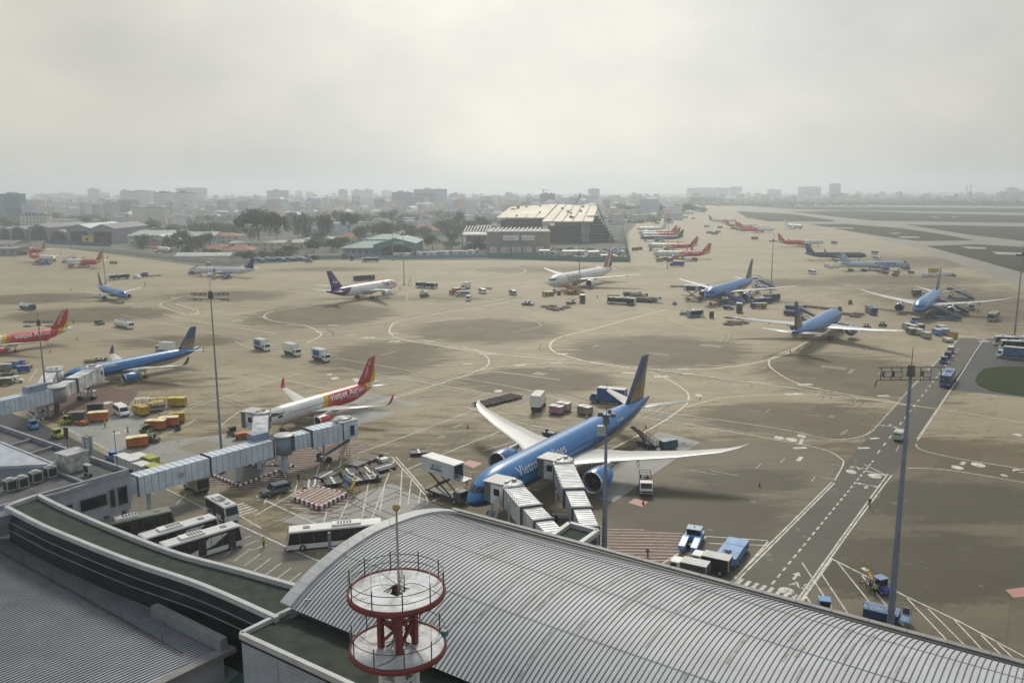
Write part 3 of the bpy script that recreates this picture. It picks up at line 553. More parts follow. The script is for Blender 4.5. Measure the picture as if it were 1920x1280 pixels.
    for (a, y, n_) in ((na, 0, 2), (ma, my_, nw), (ma, -my_, nw)):
        gz = P.sect(a)[1]-P.D/2+.3; g_ = MB(); r_ = wr*(.8 if y == 0 else 1); g_.cyl((-a, y, r_), (-a, y*.92, gz+.6), .14+.03*P.D/4, n=8); g_.bar((-a, y, r_+.8), (-a-1.3, y*.8, gz+.4), .12)
        if n_ > 2: g_.bar((-a-1.5*wr*1.3, y, r_), (-a+1.5*wr*1.3, y, r_), .2)
        go = g_.build('landing_gear', GALV, t)
        xs = (0,) if n_ <= 2 else ((-.75, .75) if n_ == 4 else (-1.45, 0, 1.45))
        wl = MB(); 
        for xx in xs:
            for sy in (-1, 1):
                w_ = MB(); w_.cyl((-a+xx*1.0, y+sy*.3, r_), (-a+xx, y+sy*(.3+.36), r_), r_, n=12); w_.mi(1).cyl((-a+xx, y+sy*.28, r_), (-a+xx, y+sy*.68, r_), r_*.45, n=8); w_.build('wheel', [TYRE, GALV], go)
    # cockpit windows
    k = P.D/5.9; wb = 1.9*k if kind in ('787', '787long', 'a350') else 1.75*P.D/5.2
    def at_th_z(th, z):
        lo, hi = .02, P.nose*P.D*1.2
        for _ in range(24):
            m_ = (lo+hi)/2
            if P.surf(m_, th).z < z: lo = m_
            else: hi = m_
        return hi
    for sd in (1, -1):
        for (t0, t1, zl, zh) in ((3, 27, .13, .27), (30, 50, .12, .27), (52, 66, .12, .24)):
            b = MB(); vs = []
            for i in range(4):
                for j in range(4): th = R(t0+(t1-t0)*i/3); z_ = P.zc+P.D*(zl+(zh-zl)*j/3)*(.92 if kind[:3] in ('787', 'a35') else 1)-(.05*P.D if kind[0] == '7' or kind == 'a350' else 0.02*P.D); a_ = at_th_z(th, z_); vs.append(P.surf(a_, sd*th, .025))
            fs = [(i*4+j, (i+1)*4+j, (i+1)*4+j+1, i*4+j+1) for i in range(3) for j in range(3)]
            b.add(vs, [f if sd > 0 else f[::-1] for f in fs]); b.build('cockpit_window', GLASS, t)
    if not far:
        dm = mat('door_line', (.35, .36, .38), .5)
        for a in (P.L*.115, P.L*.30, P.L*.52, P.L*.83):
            for sd in (1, -1):
                b = MB(); w = .55 if P.D > 5 else .42; th0, th1 = R(50), R(50)+1.95/(P.D/2)
                if P.D < 5: th0, th1 = R(55), R(55)+1.8/(P.D/2)
                for (x0, x1, q0, q1) in ((a-w, a-w+.07, th0, th1), (a+w-.07, a+w, th0, th1), (a-w, a+w, th0, th0+.03), (a-w, a+w, th1-.03, th1)): P.patch(b, x0, x1, sd*q0, sd*q1, .015, 2)
                b.build('door', dm, t)
    return P
def fin_text(P, txt, size, sd, m, up=.25, lean=None, start=.3):
    """lettering that climbs the fin"""
    s0, s1 = P.finsec[1], P.finsec[2]; me = text_mesh(txt, size); o = bpy.data.objects.new('lettering', me); me.materials.clear(); me.materials.append(m); COL.objects.link(o)
    a = Vector((-(s0[1]+s0[2]*start), 0, s0[0])); b_ = Vector((-(s1[1]+s1[2]*start*.8), 0, s1[0])); d = (b_-a).normalized(); n = Vector((0, sd, 0)); yv = n.cross(d)
    if sd > 0: pass
    M_ = Matrix((d, yv, n)).transposed().to_4x4(); th = max(s0[3], s1[3])/2+.03
    o.matrix_world = Matrix.Translation(a+d*up+n*th) @ M_; mm = o.matrix_world.copy(); o.parent = P.fin_o; o.matrix_parent_inverse = Matrix(); o.matrix_local = mm; return o
def fin_patch(P, poly, m, name, par=None):
    """poly: (chord fraction, height fraction) points on both sides of the fin"""
    s0, s1 = P.finsec[0], P.finsec[2]; 
    for sd in (1, -1):
        b = MB(); vs = []
        for c, h in poly:
            x0 = s0[1]+(s1[1]-s0[1])*h; ch = s0[2]+(s1[2]-s0[2])*h; z = s0[0]+(s1[0]-s0[0])*h; th = (s0[3]+(s1[3]-s0[3])*h)/2+.03
            vs.append((-(x0+c*ch), sd*th, z))
        b.poly(vs if sd < 0 else vs[::-1]); b.build(name, m, par or P.fin_o)
GOLD = mat('gold_emblem', (.42, .28, .10), .4, .2); LETW = mat('white_letters', (.75, .75, .75), .4, var=.02); FPUR = mat('purple_letters', (.10, .02, .20), .4, var=.02); FRED = mat('red_orange_letters', (.62, .07, .03), .4, var=.02); EGOLD = mat('grey_gold_letters', (.10, .095, .09), .4)
def vn_mat(kind, n): 
    P = Plane(kind); w = P.win; D = P.D
    return livery(n, [(0, WB)], windows=(w[0], w[1], w[2], w[3], (.012, .04, .12), .17 if D > 5 else .14), zc=P.zc, belly=[((.008, .045, .16), -.12*D, P.L*.34, .011*D), ((.34, .27, .13), -.30*D, P.L*.36, .011*D), ((.42, .38, .30), -.34*D, P.L*.36, .011*D)])
def lotus(P):
    for k in range(5):
        c = .18+k*.15; fin_patch(P, [(c, .05), (c+.035, .30), (c+.02+.02*k, .62-.04*abs(k-2)), (c+.10, .42), (c+.115, .05)], GOLD, 'fin_emblem')
VN787 = vn_mat('787', 'deep_blue_livery'); VN78L = vn_mat('787long', 'deep_blue_livery_stretched'); VN350 = vn_mat('a350', 'deep_blue_livery_long'); VN321 = vn_mat('a321', 'deep_blue_livery_small')
ENGB = mat('engine_blue', (.022, .155, .42), .28, coat=.4)
FINB = mat('fin_blue', (.025, .055, .15), .3, coat=.5)
def tuftlogo(P, a, th, sd, sz):
    b = MB(); 
    for k in range(7):
        q = (k-3)*.42; x, y = math.sin(q)*sz, math.cos(q)*sz; px, py_ = math.cos(q)*sz*.16, -math.sin(q)*sz*.16
        Rr = P.D/2; f = lambda u, w: P.surf(a+sd*0+u, sd*(th-w/Rr), .03)
        b.poly([f(0, 0), f(x*.6-px, y*.6-py_), f(x, y), f(x*.6+px, y*.6+py_)])
    b.build('emblem', GOLD, P.t)
# the blue airliner at the gate
p = airliner('787long', VN78L, 'big blue airliner with gold feathered tail docked to the two jet bridges in the foreground', (-6.89, 124.6), -2.15, finm=FINB, engm=ENGB)
p.lettering('VietnamAirlines', 10.2, 2.5, R(74), 1, LETW, p.t); tuftlogo(p, 8.9, R(82), 1, 1.1); lotus(p)
p.lettering('VN-A868', 47.5, .7, R(66), 1, LETW, p.t)
p = airliner('787', VN787, 'blue and silver airliner facing the camera at far right, stair trucks at its side', (160.67, 328.79), -2.164, finm=FINB, engm=ENGB); lotus(p)
p = airliner('787', VN787, 'blue airliner seen from behind right of centre, its gold fin nearest the camera', (124.75, 317.32), .985, finm=FINB, engm=ENGB); lotus(p)
p = airliner('a350', VN350, 'blue nosed airliner with three blue stairs and a scissor lift at its nose', (87.96, 376.14), -2.158, finm=FINB, wlm=FINB, engm=ENGB); lotus(p)
p = airliner('777', livery('white_livery', [(0, (.68, .68, .67)), (66.5, (.45, .05, .05)), (68.5, (.68, .68, .67))], k=-.4, windows=(9, 62, .55, .62, (.1, .1, .11), .15), zc=5.6), 'white airliner with red and green flag tail, orange stair at its door', (18.9, 431.04), -2.16, finm=mat('fin_white', (.66, .66, .65), .3), engm=mat('engine_white', (.68, .68, .67), .3))
p.lettering('Emirates', 15, 4.4, R(98), 1, EGOLD, p.t)
for c0, c1, m_ in ((.05, .30, RED), (.32, .40, mat('fin_green', (.02, .16, .06), .4)), (.62, .74, DARK), (.80, .98, RED)): fin_patch(p, [(c0, .06), (c1, .06), (c1-.1, .97), (c0-.02, .97)], m_, 'fin_stripe')
FXM = livery('white_purple_livery', [(0, (.68, .68, .67)), (41, (.055, .02, .13))], k=1.1, zc=4.9)
p = airliner('767', FXM, 'white cargo airliner with purple tail standing alone left of centre', (-59.72, 435.22), 1.064, finm=mat('fin_purple', (.055, .02, .13), .35, coat=.4), engm=mat('engine_white', (.68, .68, .67), .3), name='cargo_airliner')
p.lettering('Fed', 14.8, 3.5, R(88), -1, FPUR, p.t, bold=.06); p.lettering('Ex', 8.6, 3.5, R(88), -1, FRED, p.t, bold=.06)
def finflat(P, txt, size, m, c, h):
    s0, s1 = P.finsec[0], P.finsec[2]; x0 = s0[1]+(s1[1]-s0[1])*h; ch = s0[2]+(s1[2]-s0[2])*h; z = s0[0]+(s1[0]-s0[0])*h
    me = text_mesh(txt, size, 0, .03); o = bpy.data.objects.new('lettering', me); me.materials.clear(); me.materials.append(m); COL.objects.link(o); o.parent = P.fin_o
    o.rotation_euler = (math.pi/2, 0, 0); o.location = (-(x0+c*ch), -.5, z)
finflat(p, 'Fed', 2.4, LETW, .75, .35)
# red, yellow and white narrow-bodies
def vj_mat(kind, n, c0):
    P = Plane(kind); w = P.win
    return livery(n, [(0, (.66, .67, .66)), (c0, WY), (c0+1.5, (.58, .13, .02)), (c0+3, WR), (P.L-6.3, WY), (P.L-4.2, (.66, .67, .60))], k=-.55, windows=(w[0], w[1], w[2], w[3], (.05, .05, .06), .14), zc=P.zc)
VJ20 = vj_mat('a320', 'red_white_livery_short', 16.0); VJ21 = vj_mat('a321', 'red_white_livery_long', 19.0); FINR = mat('fin_red', (.40, .018, .03), .3, coat=.5); ENGR = mat('engine_red', (.45, .05, .05), .35, coat=.4); DWL = mat('winglet_dark', (.06, .06, .08), .4)
YEL = mat('fin_yellow', (.62, .42, .01), .4)
def vj(kind, label, nose, hd, far=False, group=None):
    q = airliner(kind, VJ20 if kind == 'a320' else VJ21, label, nose, hd, far=far, finm=FINR, engm=ENGR, wlm=FINR, group=group)
    fin_patch(q, [(.72, .05), (1.0, .05), (1.0, .62), (.92, .5)], YEL, 'fin_stripe')
    if far: fin_patch(q, [(.42, .2), (.52, .2), (.52, .95), (.42, .95)], YEL, 'fin_stripe')
    return q
p = vj('a320', 'red, yellow and white airliner nosed up to the long jet bridge left of centre', (-54.02, 175.71), -2.129)
def vjtext(p, a): p.lettering('vietjet Air', a, 2.3, R(80), 1, LETW, p.t, bold=.03, shear=.12); p.lettering('.com', a+9.1, 1.5, R(80), 1, LETW, p.t, bold=.02, shear=.12)
vjtext(p, 18.6); fin_text(p, 'vietjet Air.com', 1.15, 1, LETW, up=.3, start=.42)
p.lettering('Bay la thich ngay!', 24.3, .55, R(97), 1, LETW, p.t); p.lettering('VN-A663', 27.5, .6, R(58), 1, LETW, p.t)
b = MB(); p.patch(b, 2.75, 3.75, R(72), R(88), .03, 2); b.build('nose_panel', GLASS, p.t)
p = vj('a321', 'red and yellow airliner cut by the left edge of the photo, winglets red', (-181.08, 257.74), -2.15); vjtext(p, 23.5); fin_text(p, 'vietjet Air.com', 1.15, 1, LETW, up=.3, start=.42)
p = airliner('a321', VN321, 'slim blue airliner docked to the jet bridge at the left edge', (-120.26, 217.64), -2.125, finm=FINB, wlm=DWL, engm=ENGB); lotus(p)
p.lettering('VietnamAirlines', 5.5, 1.5, R(62), 1, LETW, p.t)
p = airliner('a321', VN321, 'blue airliner with grey fin rolling alone across the left of the apron', (-184.23, 397.33), -.85, finm=mat('fin_grey_blue', (.05, .07, .08), .4), wlm=DWL, engm=ENGB); lotus(p)
p = airliner('a321', livery('white_livery_small', [(0, (.60, .61, .64))], windows=(5.5, 38, .42, .53, (.05, .06, .1), .14), zc=3.85), 'white airliner with navy tail between two blue stair trucks on the left', (-200.58, 526.9), 2.9, finm=mat('fin_navy', (.015, .03, .12), .3), engm=mat('engine_white', (.68, .68, .67), .3), wlm=mat('fin_navy', (0, 0, 0)), far=True)
GV = 'red, yellow and white airliners in the far row'
for kd, lb, n_, h_ in (('a321', 'red and white airliner nearest in the row parked beyond the construction fence', (108.2, 642.8), 2.989), ('a321', 'second nearest red and white airliner of the row beyond the construction fence', (117.99, 731.97), 2.96),
                      ('a321', 'red tailed airliner right behind the dark blue one in the row beyond the construction fence', (139.14, 915.5), 2.93), ('a321', 'farthest red tailed airliner of the row beyond the construction fence', (144.2, 958.8), 2.94),
                      ('a321', 'red and white airliner facing right, parked behind the dark teal one', (285.4, 768.1), .05), ('a321', 'leftmost of three red tails in the hazy distance', (327.5, 1120), -.1), ('a321', 'middle one of three red tails in the hazy distance', (325.7, 1063), -.1), ('a321', 'rightmost and nearest of three red tails in the hazy distance', (316.6, 1013.5), -.05),
                      ('a320', 'red and white airliner with stairs at its nose on the far left apron', (-340.8, 626.2), -.55), ('a320', 'white and red airliner facing left on the far left apron', (-422.4, 724.3), 2.6), ('a320', 'red tailed airliner with brown stairs at both ends on the far left apron', (-319.2, 599.5), 2.75), ('a320', 'red tailed airliner rolling past the white sheds on the left', (-290.0, 712.0), -.75)):
    q = vj(kd, lb, n_, h_, far=True, group=GV)
    if n_[1] < 735 and n_[0] > 0: vjtext(q, 22.5)
airliner('a321', livery('teal_livery', [(0, (.03, .07, .13))], zc=3.85), 'dark blue airliner with greenish tail in the row beyond the construction fence', (130.8, 855.8), 3.0, far=True, finm=mat('fin_teal', (.03, .09, .09), .4), engm=BLUE)
airliner('a321', livery('teal_livery_b', [(0, (.02, .06, .10))], zc=3.85), 'dark teal blue airliner facing right at the upper right', (260.8, 616.1), -.2, far=True, finm=mat('fin_teal', (.03, .09, .09), .4), engm=BLUE)
airliner('a320', livery('white_livery_plain', [(0, (.6, .6, .6))], zc=3.85), 'white airliner farthest up the row beyond the construction fence', (155.3, 1046.5), 2.95, far=True, finm=mat('fin_white', (0, 0, 0)), engm=mat('engine_white', (0, 0, 0)))
airliner('a321', livery('white_livery_plain', []), 'long white airliner facing right at the far end of the apron', (346.2, 1300), .05, far=True, finm=mat('fin_pinkish', (.4, .15, .12), .4), engm=mat('engine_white', (0, 0, 0)))
airliner('a320', livery('white_livery_plain', []), 'small white airliner rolling on the far taxiway beside the grass', (375, 1085), -1.2, far=True, finm=mat('fin_white', (0, 0, 0)), engm=mat('engine_white', (0, 0, 0)))
airliner('a320', livery('white_livery_plain', []), 'pale airliner under the trees at the far end of the row', (165, 1330), 2.0, far=True, finm=mat('fin_white', (0, 0, 0)), engm=mat('engine_white', (0, 0, 0)))
p = airliner('a321', livery('pale_blue_livery', [(0, (.30, .40, .52)), (20, (.42, .50, .58)), (34, (.36, .48, .60))], zc=3.85), 'pale blue cargo airliner with dark lettering and a blue stair at its nose', (255.5, 541.2), .02, far=True, finm=mat('fin_pale_blue', (.38, .46, .55), .35), engm=BLUE, name='cargo_airliner')
p.lettering('Kargo Xpress', 21.5, 2.4, R(86), -1, NAVY, p.t, bold=.05)
# ---------------------------------------------------------------- terminal and near structures
ROOFM = mat('silver_roof', (.43, .45, .47), .62, .05, var=.05, sc=.3, dirt=(.385, .40, .415), streak=False); SEAM = mat('roof_seam', (.07, .08, .09), .5, .3); TRIMW = mat('pale_trim', (.42, .43, .43), .45, var=.08)
GROOF = mat('green_roof', (.022, .034, .022), .9, dirt=(.008, .012, .009), sc=.35, streak=True, var=.2); WALLB = mat('blue_grey_wall', (.30, .32, .37), .55, var=.08); GGLASS = mat('green_glass', (.010, .018, .018), .22, var=.3, sc=.3)
FLATG = mat('dark_flat_roof', (.10, .105, .105), .8, dirt=(.04, .04, .04), sc=.5)
Ux = Vector((math.cos(AX), math.sin(AX), 0)); Vx = Vector((math.sin(AX), -math.cos(AX), 0))
def main_roof():
    t = thing('terminal_building', 'long terminal hall with a curved silver standing seam roof filling the lower right', 'building')
    A = U(546, 1140, 14.0); ud = Vector((math.cos(R(55.1)), math.sin(R(55.1)), 0)); span = 25.3; vd = Vector((ud.y, -ud.x, 0)).normalized(); vd = Vx
    far_dir = (U(1905, 1249, 14.95)-U(868, 966, 14.95)).normalized(); vd = Vector((far_dir.x, far_dir.y, 0)).normalized()
    AP = [(0, 14), (1.9, 15.0), (3.8, 15.8), (7.2, 16.75), (11.4, 17.3), (15.6, 17.15), (19.1, 16.75), (22.4, 16.0), (25.3, 14.95)]; n = 22; arc = []; APROF = []
    for k in range(n+1):
        x = span*k/n; i = max(j for j in range(8) if AP[j][0] <= x+1e-9); u_ = (x-AP[i][0])/(AP[i+1][0]-AP[i][0]); g0 = (AP[i+1][1]-AP[max(i-1, 0)][1])/(AP[i+1][0]-AP[max(i-1, 0)][0]); g1 = (AP[min(i+2, 8)][1]-AP[i][1])/(AP[min(i+2, 8)][0]-AP[i][0]); d_ = AP[i+1][0]-AP[i][0]
        APROF.append(Vector((x, (2*u_**3-3*u_**2+1)*AP[i][1]+(u_**3-2*u_**2+u_)*d_*g0+(-2*u_**3+3*u_**2)*AP[i+1][1]+(u_**3-u_**2)*d_*g1)))
    for k in range(n+1):
        u = k/n; z = APROF[k].y; arc.append((A.x+ud.x*span*u, A.y+ud.y*span*u, z))
    Lr = 74; b = MB(); b.smooth = True; rows = [[tuple(Vector(p_)+vd*d) for p_ in arc] for d in [Lr*j/20 for j in range(21)]]
    b.loft(rows, closed=False, cap0=False, cap1=False); b.build('roof', ROOFM, t)
    s = MB()
    k = 0; d = .45
    while d < Lr:
        for i in range(n):
            p0 = Vector(arc[i])+vd*d; p1 = Vector(arc[i+1])+vd*d; s.bar(p0+Vector((0, 0, .04)), p1+Vector((0, 0, .04)), .05, .07)
        d += .45
    so = s.build('roof_seams', SEAM, t); so['kind'] = 'stuff'
    jn = MB()
    for k in (6, 12, 18): p0 = Vector(arc[k]); jn.bar(p0+Vector((0, 0, .03)), p0+vd*Lr+Vector((0, 0, .03)), .05, .03); jn.build('sheet_joint', mat('joint_grey', (.22, .23, .24), .6), t); jn = MB()
    st_ = MB(); r9 = random.Random(4)
    for q in range(70):   # weather streaks running down the sheets
        d0 = r9.uniform(1, Lr-1); k0 = r9.randrange(1, n-5); w_ = r9.uniform(.1, .4)
        for k in range(k0, min(n-1, k0+r9.randint(2, 5))):
            a_, c_ = Vector(arc[k])+vd*d0+Vector((0, 0, .012+q*1e-4)), Vector(arc[k+1])+vd*d0+Vector((0, 0, .012+q*1e-4)); st_.add([a_, c_, c_+vd*w_, a_+vd*w_], [(0, 1, 2, 3)])
    o_ = st_.build('roof_stains', mat('roof_stain', (.365, .375, .37), .7, var=.2, sc=1.5), t); o_['kind'] = 'stuff'
    g = MB()   # pale gable trim along the arch
    for i in range(n):
        p0 = Vector(arc[i])-vd*.75+Vector((0, 0, .12)); p1 = Vector(arc[i+1])-vd*.75+Vector((0, 0, .12)); p1 = p0+(p1-p0)*.985; g.bar(p0, p1, 1.5, .35)
    g.build('gable_trim', TRIMW, t)
    e = MB(); P0 = Vector(arc[-1])-vd*1.4; nseg = 24
    for i in range(nseg):
        a_ = P0+vd*(Lr+1.4)*i/nseg; c_ = P0+vd*(Lr+1.4)*(i+.985)/nseg; e.bar(a_+ud*.62+Vector((0, 0, .05)), c_+ud*.62+Vector((0, 0, .05)), .55, .4)
    e.build('eaves_trim', mat('eaves_grey', (.22, .22, .215), .6), t)
    gt = MB(); gt.bar(P0+ud*.12, P0+vd*(Lr+1)+ud*.12, .26, .2); gt.build('gutter', DARK, t)
    w = MB(); Q = Vector(arc[-1])+ud*.2; w.add([tuple(Q)[:2]+(0,), tuple(Q+vd*Lr)[:2]+(0,), tuple(Q+vd*Lr)[:2]+(14,), tuple(Q)[:2]+(14,)], [(0, 1, 2, 3)])
    w.add([tuple(A)[:2]+(0,), tuple(Q)[:2]+(0,), tuple(Q)[:2]+(14.2,), tuple(A)[:2]+(14,)], [(0, 1, 2, 3)])
    w.add([tuple(v[:3]) for v in arc]+[(arc[-1][0], arc[-1][1], 14), (arc[0][0], arc[0][1], 13.9)], [tuple(range(n+3))]); w.build('wall', WALLB, t)
    # small roof hooks
    for (x, y) in ((576, 1126), (1092, 1033), (1225, 1071), (1385, 1118), (1575, 1170), (1783, 1232)):
        q = U(x, y, 14.6); h = MB(); h.box((q.x, q.y, 14.75), (.5, .12, .08)); h.box((q.x, q.y, 14.6), (.08, .08, .4)); h.build('roof_hook', GALV, t)
    return A, Vector((ud.x, ud.y, 0)).normalized(), vd
RA, RU, RV = main_roof()
def annex():
    t = thing('terminal_annex', 'flat green roofed annex with white parapet below the red and white tower', 'building')
    z = 13.0; P = [U(452, 1192, z), U(545, 1146, z), U(545, 1146, z)+RV*36, U(452, 1192, z)+RV*36]
    MB().prism([(p_.x, p_.y) for p_ in P], z-.6, z-.02).build('roof', GROOF, t)
    b = MB(); 
    for a_, c_ in ((P[0], P[1]), (P[3], P[0])): b.bar(Vector((a_.x, a_.y, z+.12)), Vector((c_.x, c_.y, z+.12)), .45, .55)
    b.build('parapet', TRIMW, t)
    w = MB(); w.prism([(p_.x, p_.y) for p_ in P], 0, z-.62); w.build('wall', WALLB, t)
    f = MB(); a_ = P[0]+RV*1.6; dn = -RU*.06
    for (u0, u1, z0, z1) in ((1.2, 4.4, 11.6, 12.0), (5.4, 9.6, 11.6, 12.0)):
        q0 = P[0]+RV*u0-RU*.06; q1 = P[0]+RV*u1-RU*.06; f.bar(Vector((q0.x, q0.y, z0)), Vector((q1.x, q1.y, z0)), .1, .06); f.bar(Vector((q0.x, q0.y, z1)), Vector((q1.x, q1.y, z1)), .1, .06)
    f.build('wall_frame', TRIMW, t)
    s = MB()
    for u_ in (4.9, 10.2, 15.5, 20.8):
        q0 = P[0]+RV*u_-RU*.02; s.bar(Vector((q0.x, q0.y, 3)), Vector((q0.x, q0.y, 12.2)), .08)
    s.build('wall_joint', STEEL, t)
annex()
def green_concourse():
    t = thing('concourse_building', 'curved concourse with a mossy green roof and white parapets crossing the lower left', 'building')
    z = 13.0
    top = [U(x, y, z) for x, y in smoothpx([(72, 933), (120, 957), (215, 998), (330, 1042), (440, 1072), (575, 1110)])]; bot = [U(x, y, z) for x, y in smoothpx([(12, 955), (60, 980), (110, 1003), (240, 1055), (380, 1103), (520, 1165)])]
    b = MB(); b.loft([[tuple(p_) for p_ in top], [tuple(p_) for p_ in bot]], closed=False, cap0=False, cap1=False); b.build('roof', GROOF, t)
    pr = MB()
    for L_ in (top, bot):
        for i in range(len(L_)-1): pr.bar(L_[i]+Vector((0, 0, .25)), L_[i+1]+Vector((0, 0, .25)), .5, .55)
    pr.bar(top[0]+Vector((0, 0, .25)), bot[0]+Vector((0, 0, .25)), .5, .55); pr.build('parapet', TRIMW, t)
    w = MB(); w.loft([[tuple(p_) for p_ in top], [(p_.x, p_.y, 0) for p_ in top]], closed=False, cap0=False, cap1=False); w.add([tuple(top[0]), tuple(bot[0]), (bot[0].x, bot[0].y, 0), (top[0].x, top[0].y, 0)], [(0, 1, 2, 3)]); w.build('wall', WALLB, t)
    gl = MB(); gl.loft([[tuple(p_) for p_ in bot], [(p_.x, p_.y, 5) for p_ in bot]], closed=False, cap0=False, cap1=False); gl.build('glass_facade', GGLASS, t)
    ml = MB()
    for zz, th in ((11.6, .09), (10.4, .07)):
        for i in range(len(bot)-1):
            o = -RU*.08; ml.bar(Vector((bot[i].x, bot[i].y, zz))+o, Vector((bot[i+1].x, bot[i+1].y, zz))+o, .1, th)
    ml.build('facade_rail', STEEL, t)
def smoothpx(P, k=5):
    P = [Vector((x, y, 0)) for x, y in P]; return [(v.x, v.y) for v in smoothline(P, k)]
green_concourse()
def left_hall():
    t = thing('silver_roof_hall', 'low hall with a fine ribbed silver roof in the lower left corner', 'building'); z = 8.6
    A_, B_, C_, D_ = U(-260, 930, z), U(20, 1008, z), U(418, 1218, z), U(300, 1290, z)
    e1 = (C_-B_).normalized(); e2 = -RU; ln_ = (C_-B_).length+14
    O = B_-e1*14
    b = MB(); b.smooth = True; W_ = 22; rows = []
    for j in range(13):
        v = j/12*W_; zz = z+1.0*math.sin(min(1, v/W_*1.2)*math.pi*.5)-.0; rows.append([tuple(O+e1*ln_*i/8+e2*v)[:2]+(zz,) for i in range(9)])
    b.loft(rows[::-1], closed=False, cap0=False, cap1=False); b.build('roof', mat('ribbed_roof', (.40, .44, .49), .55, .1, var=.10, sc=.25), t)
    s = MB(); d = .2
    while d < ln_:
        for j in range(12): s.bar(Vector(O+e1*d+e2*(j/12*W_))+Vector((0, 0, rows[j][0][2]-z+.03)), Vector(O+e1*d+e2*((j+1)/12*W_))+Vector((0, 0, rows[j+1][0][2]-z+.03)), .14, .1)
        d += .42
    so = s.build('roof_ribs', mat('rib_grey', (.09, .10, .115), .6, .1), t); so['kind'] = 'stuff'
    c = MB(); o_ = O+e2*3.1; c.bar(o_+Vector((0, 0, .55)), o_+e1*(ln_-2)+Vector((0, 0, .55)), .12, .12)
    for k in range(8): q = o_+e1*(ln_*k/8+2); c.bar(q+Vector((0, 0, .3)), q+Vector((0, 0, 1.3)), .05)
    c.build('safety_line', DARK, t)
    g = MB(); g.bar(O+Vector((0, 0, -.1))+RU*.5, O+e1*(ln_+.3)+Vector((0, 0, -.1))+RU*.5, 1.0, .3); g.build('gutter', mat('gutter_grey', (.16, .16, .17), .6), t)
    en = MB(); en.bar(O+e1*(ln_+.5)+RU*.8, O+e1*(ln_+.5)+e2*W_+Vector((0, 0, .9)), 1.1, .5); en.build('end_flashing', mat('flashing', (.17, .165, .165), .6), t)
    pb = MB(); q0 = U(290, 1143, 9.4); q1 = U(420, 1208, 9.4)
    pb.bar(q0, q1, .8, 1.3); pb.build('duct', mat('duct_grey', (.20, .21, .22), .5), t)
    w = MB(); q = [O, O+e1*ln_, O+e1*ln_+e2*W_, O+e2*W_]; w.prism([(p_.x, p_.y) for p_ in q], 0, z-.3); w.build('wall', WALLB, t)
    # lower canopy roofs beyond the gutter
    t2 = thing('canopy_roof', 'small pale and green canopy roofs in the gap beside the annex wall', 'roof'); zz = 5.5
    o = MB().poly([tuple(U(x, y, zz)) for x, y in ((330, 1310), (470, 1215), (470, 1310))]); o.build('pale_sheet', mat('pale_sheet', (.30, .36, .36), .5), t2)
    o = MB().poly([tuple(U(x, y, zz+.15)) for x, y in ((395, 1310), (470, 1240), (470, 1310))]); o.build('green_sheet', mat('green_sheet', (.08, .16, .13), .5), t2)
left_hall()
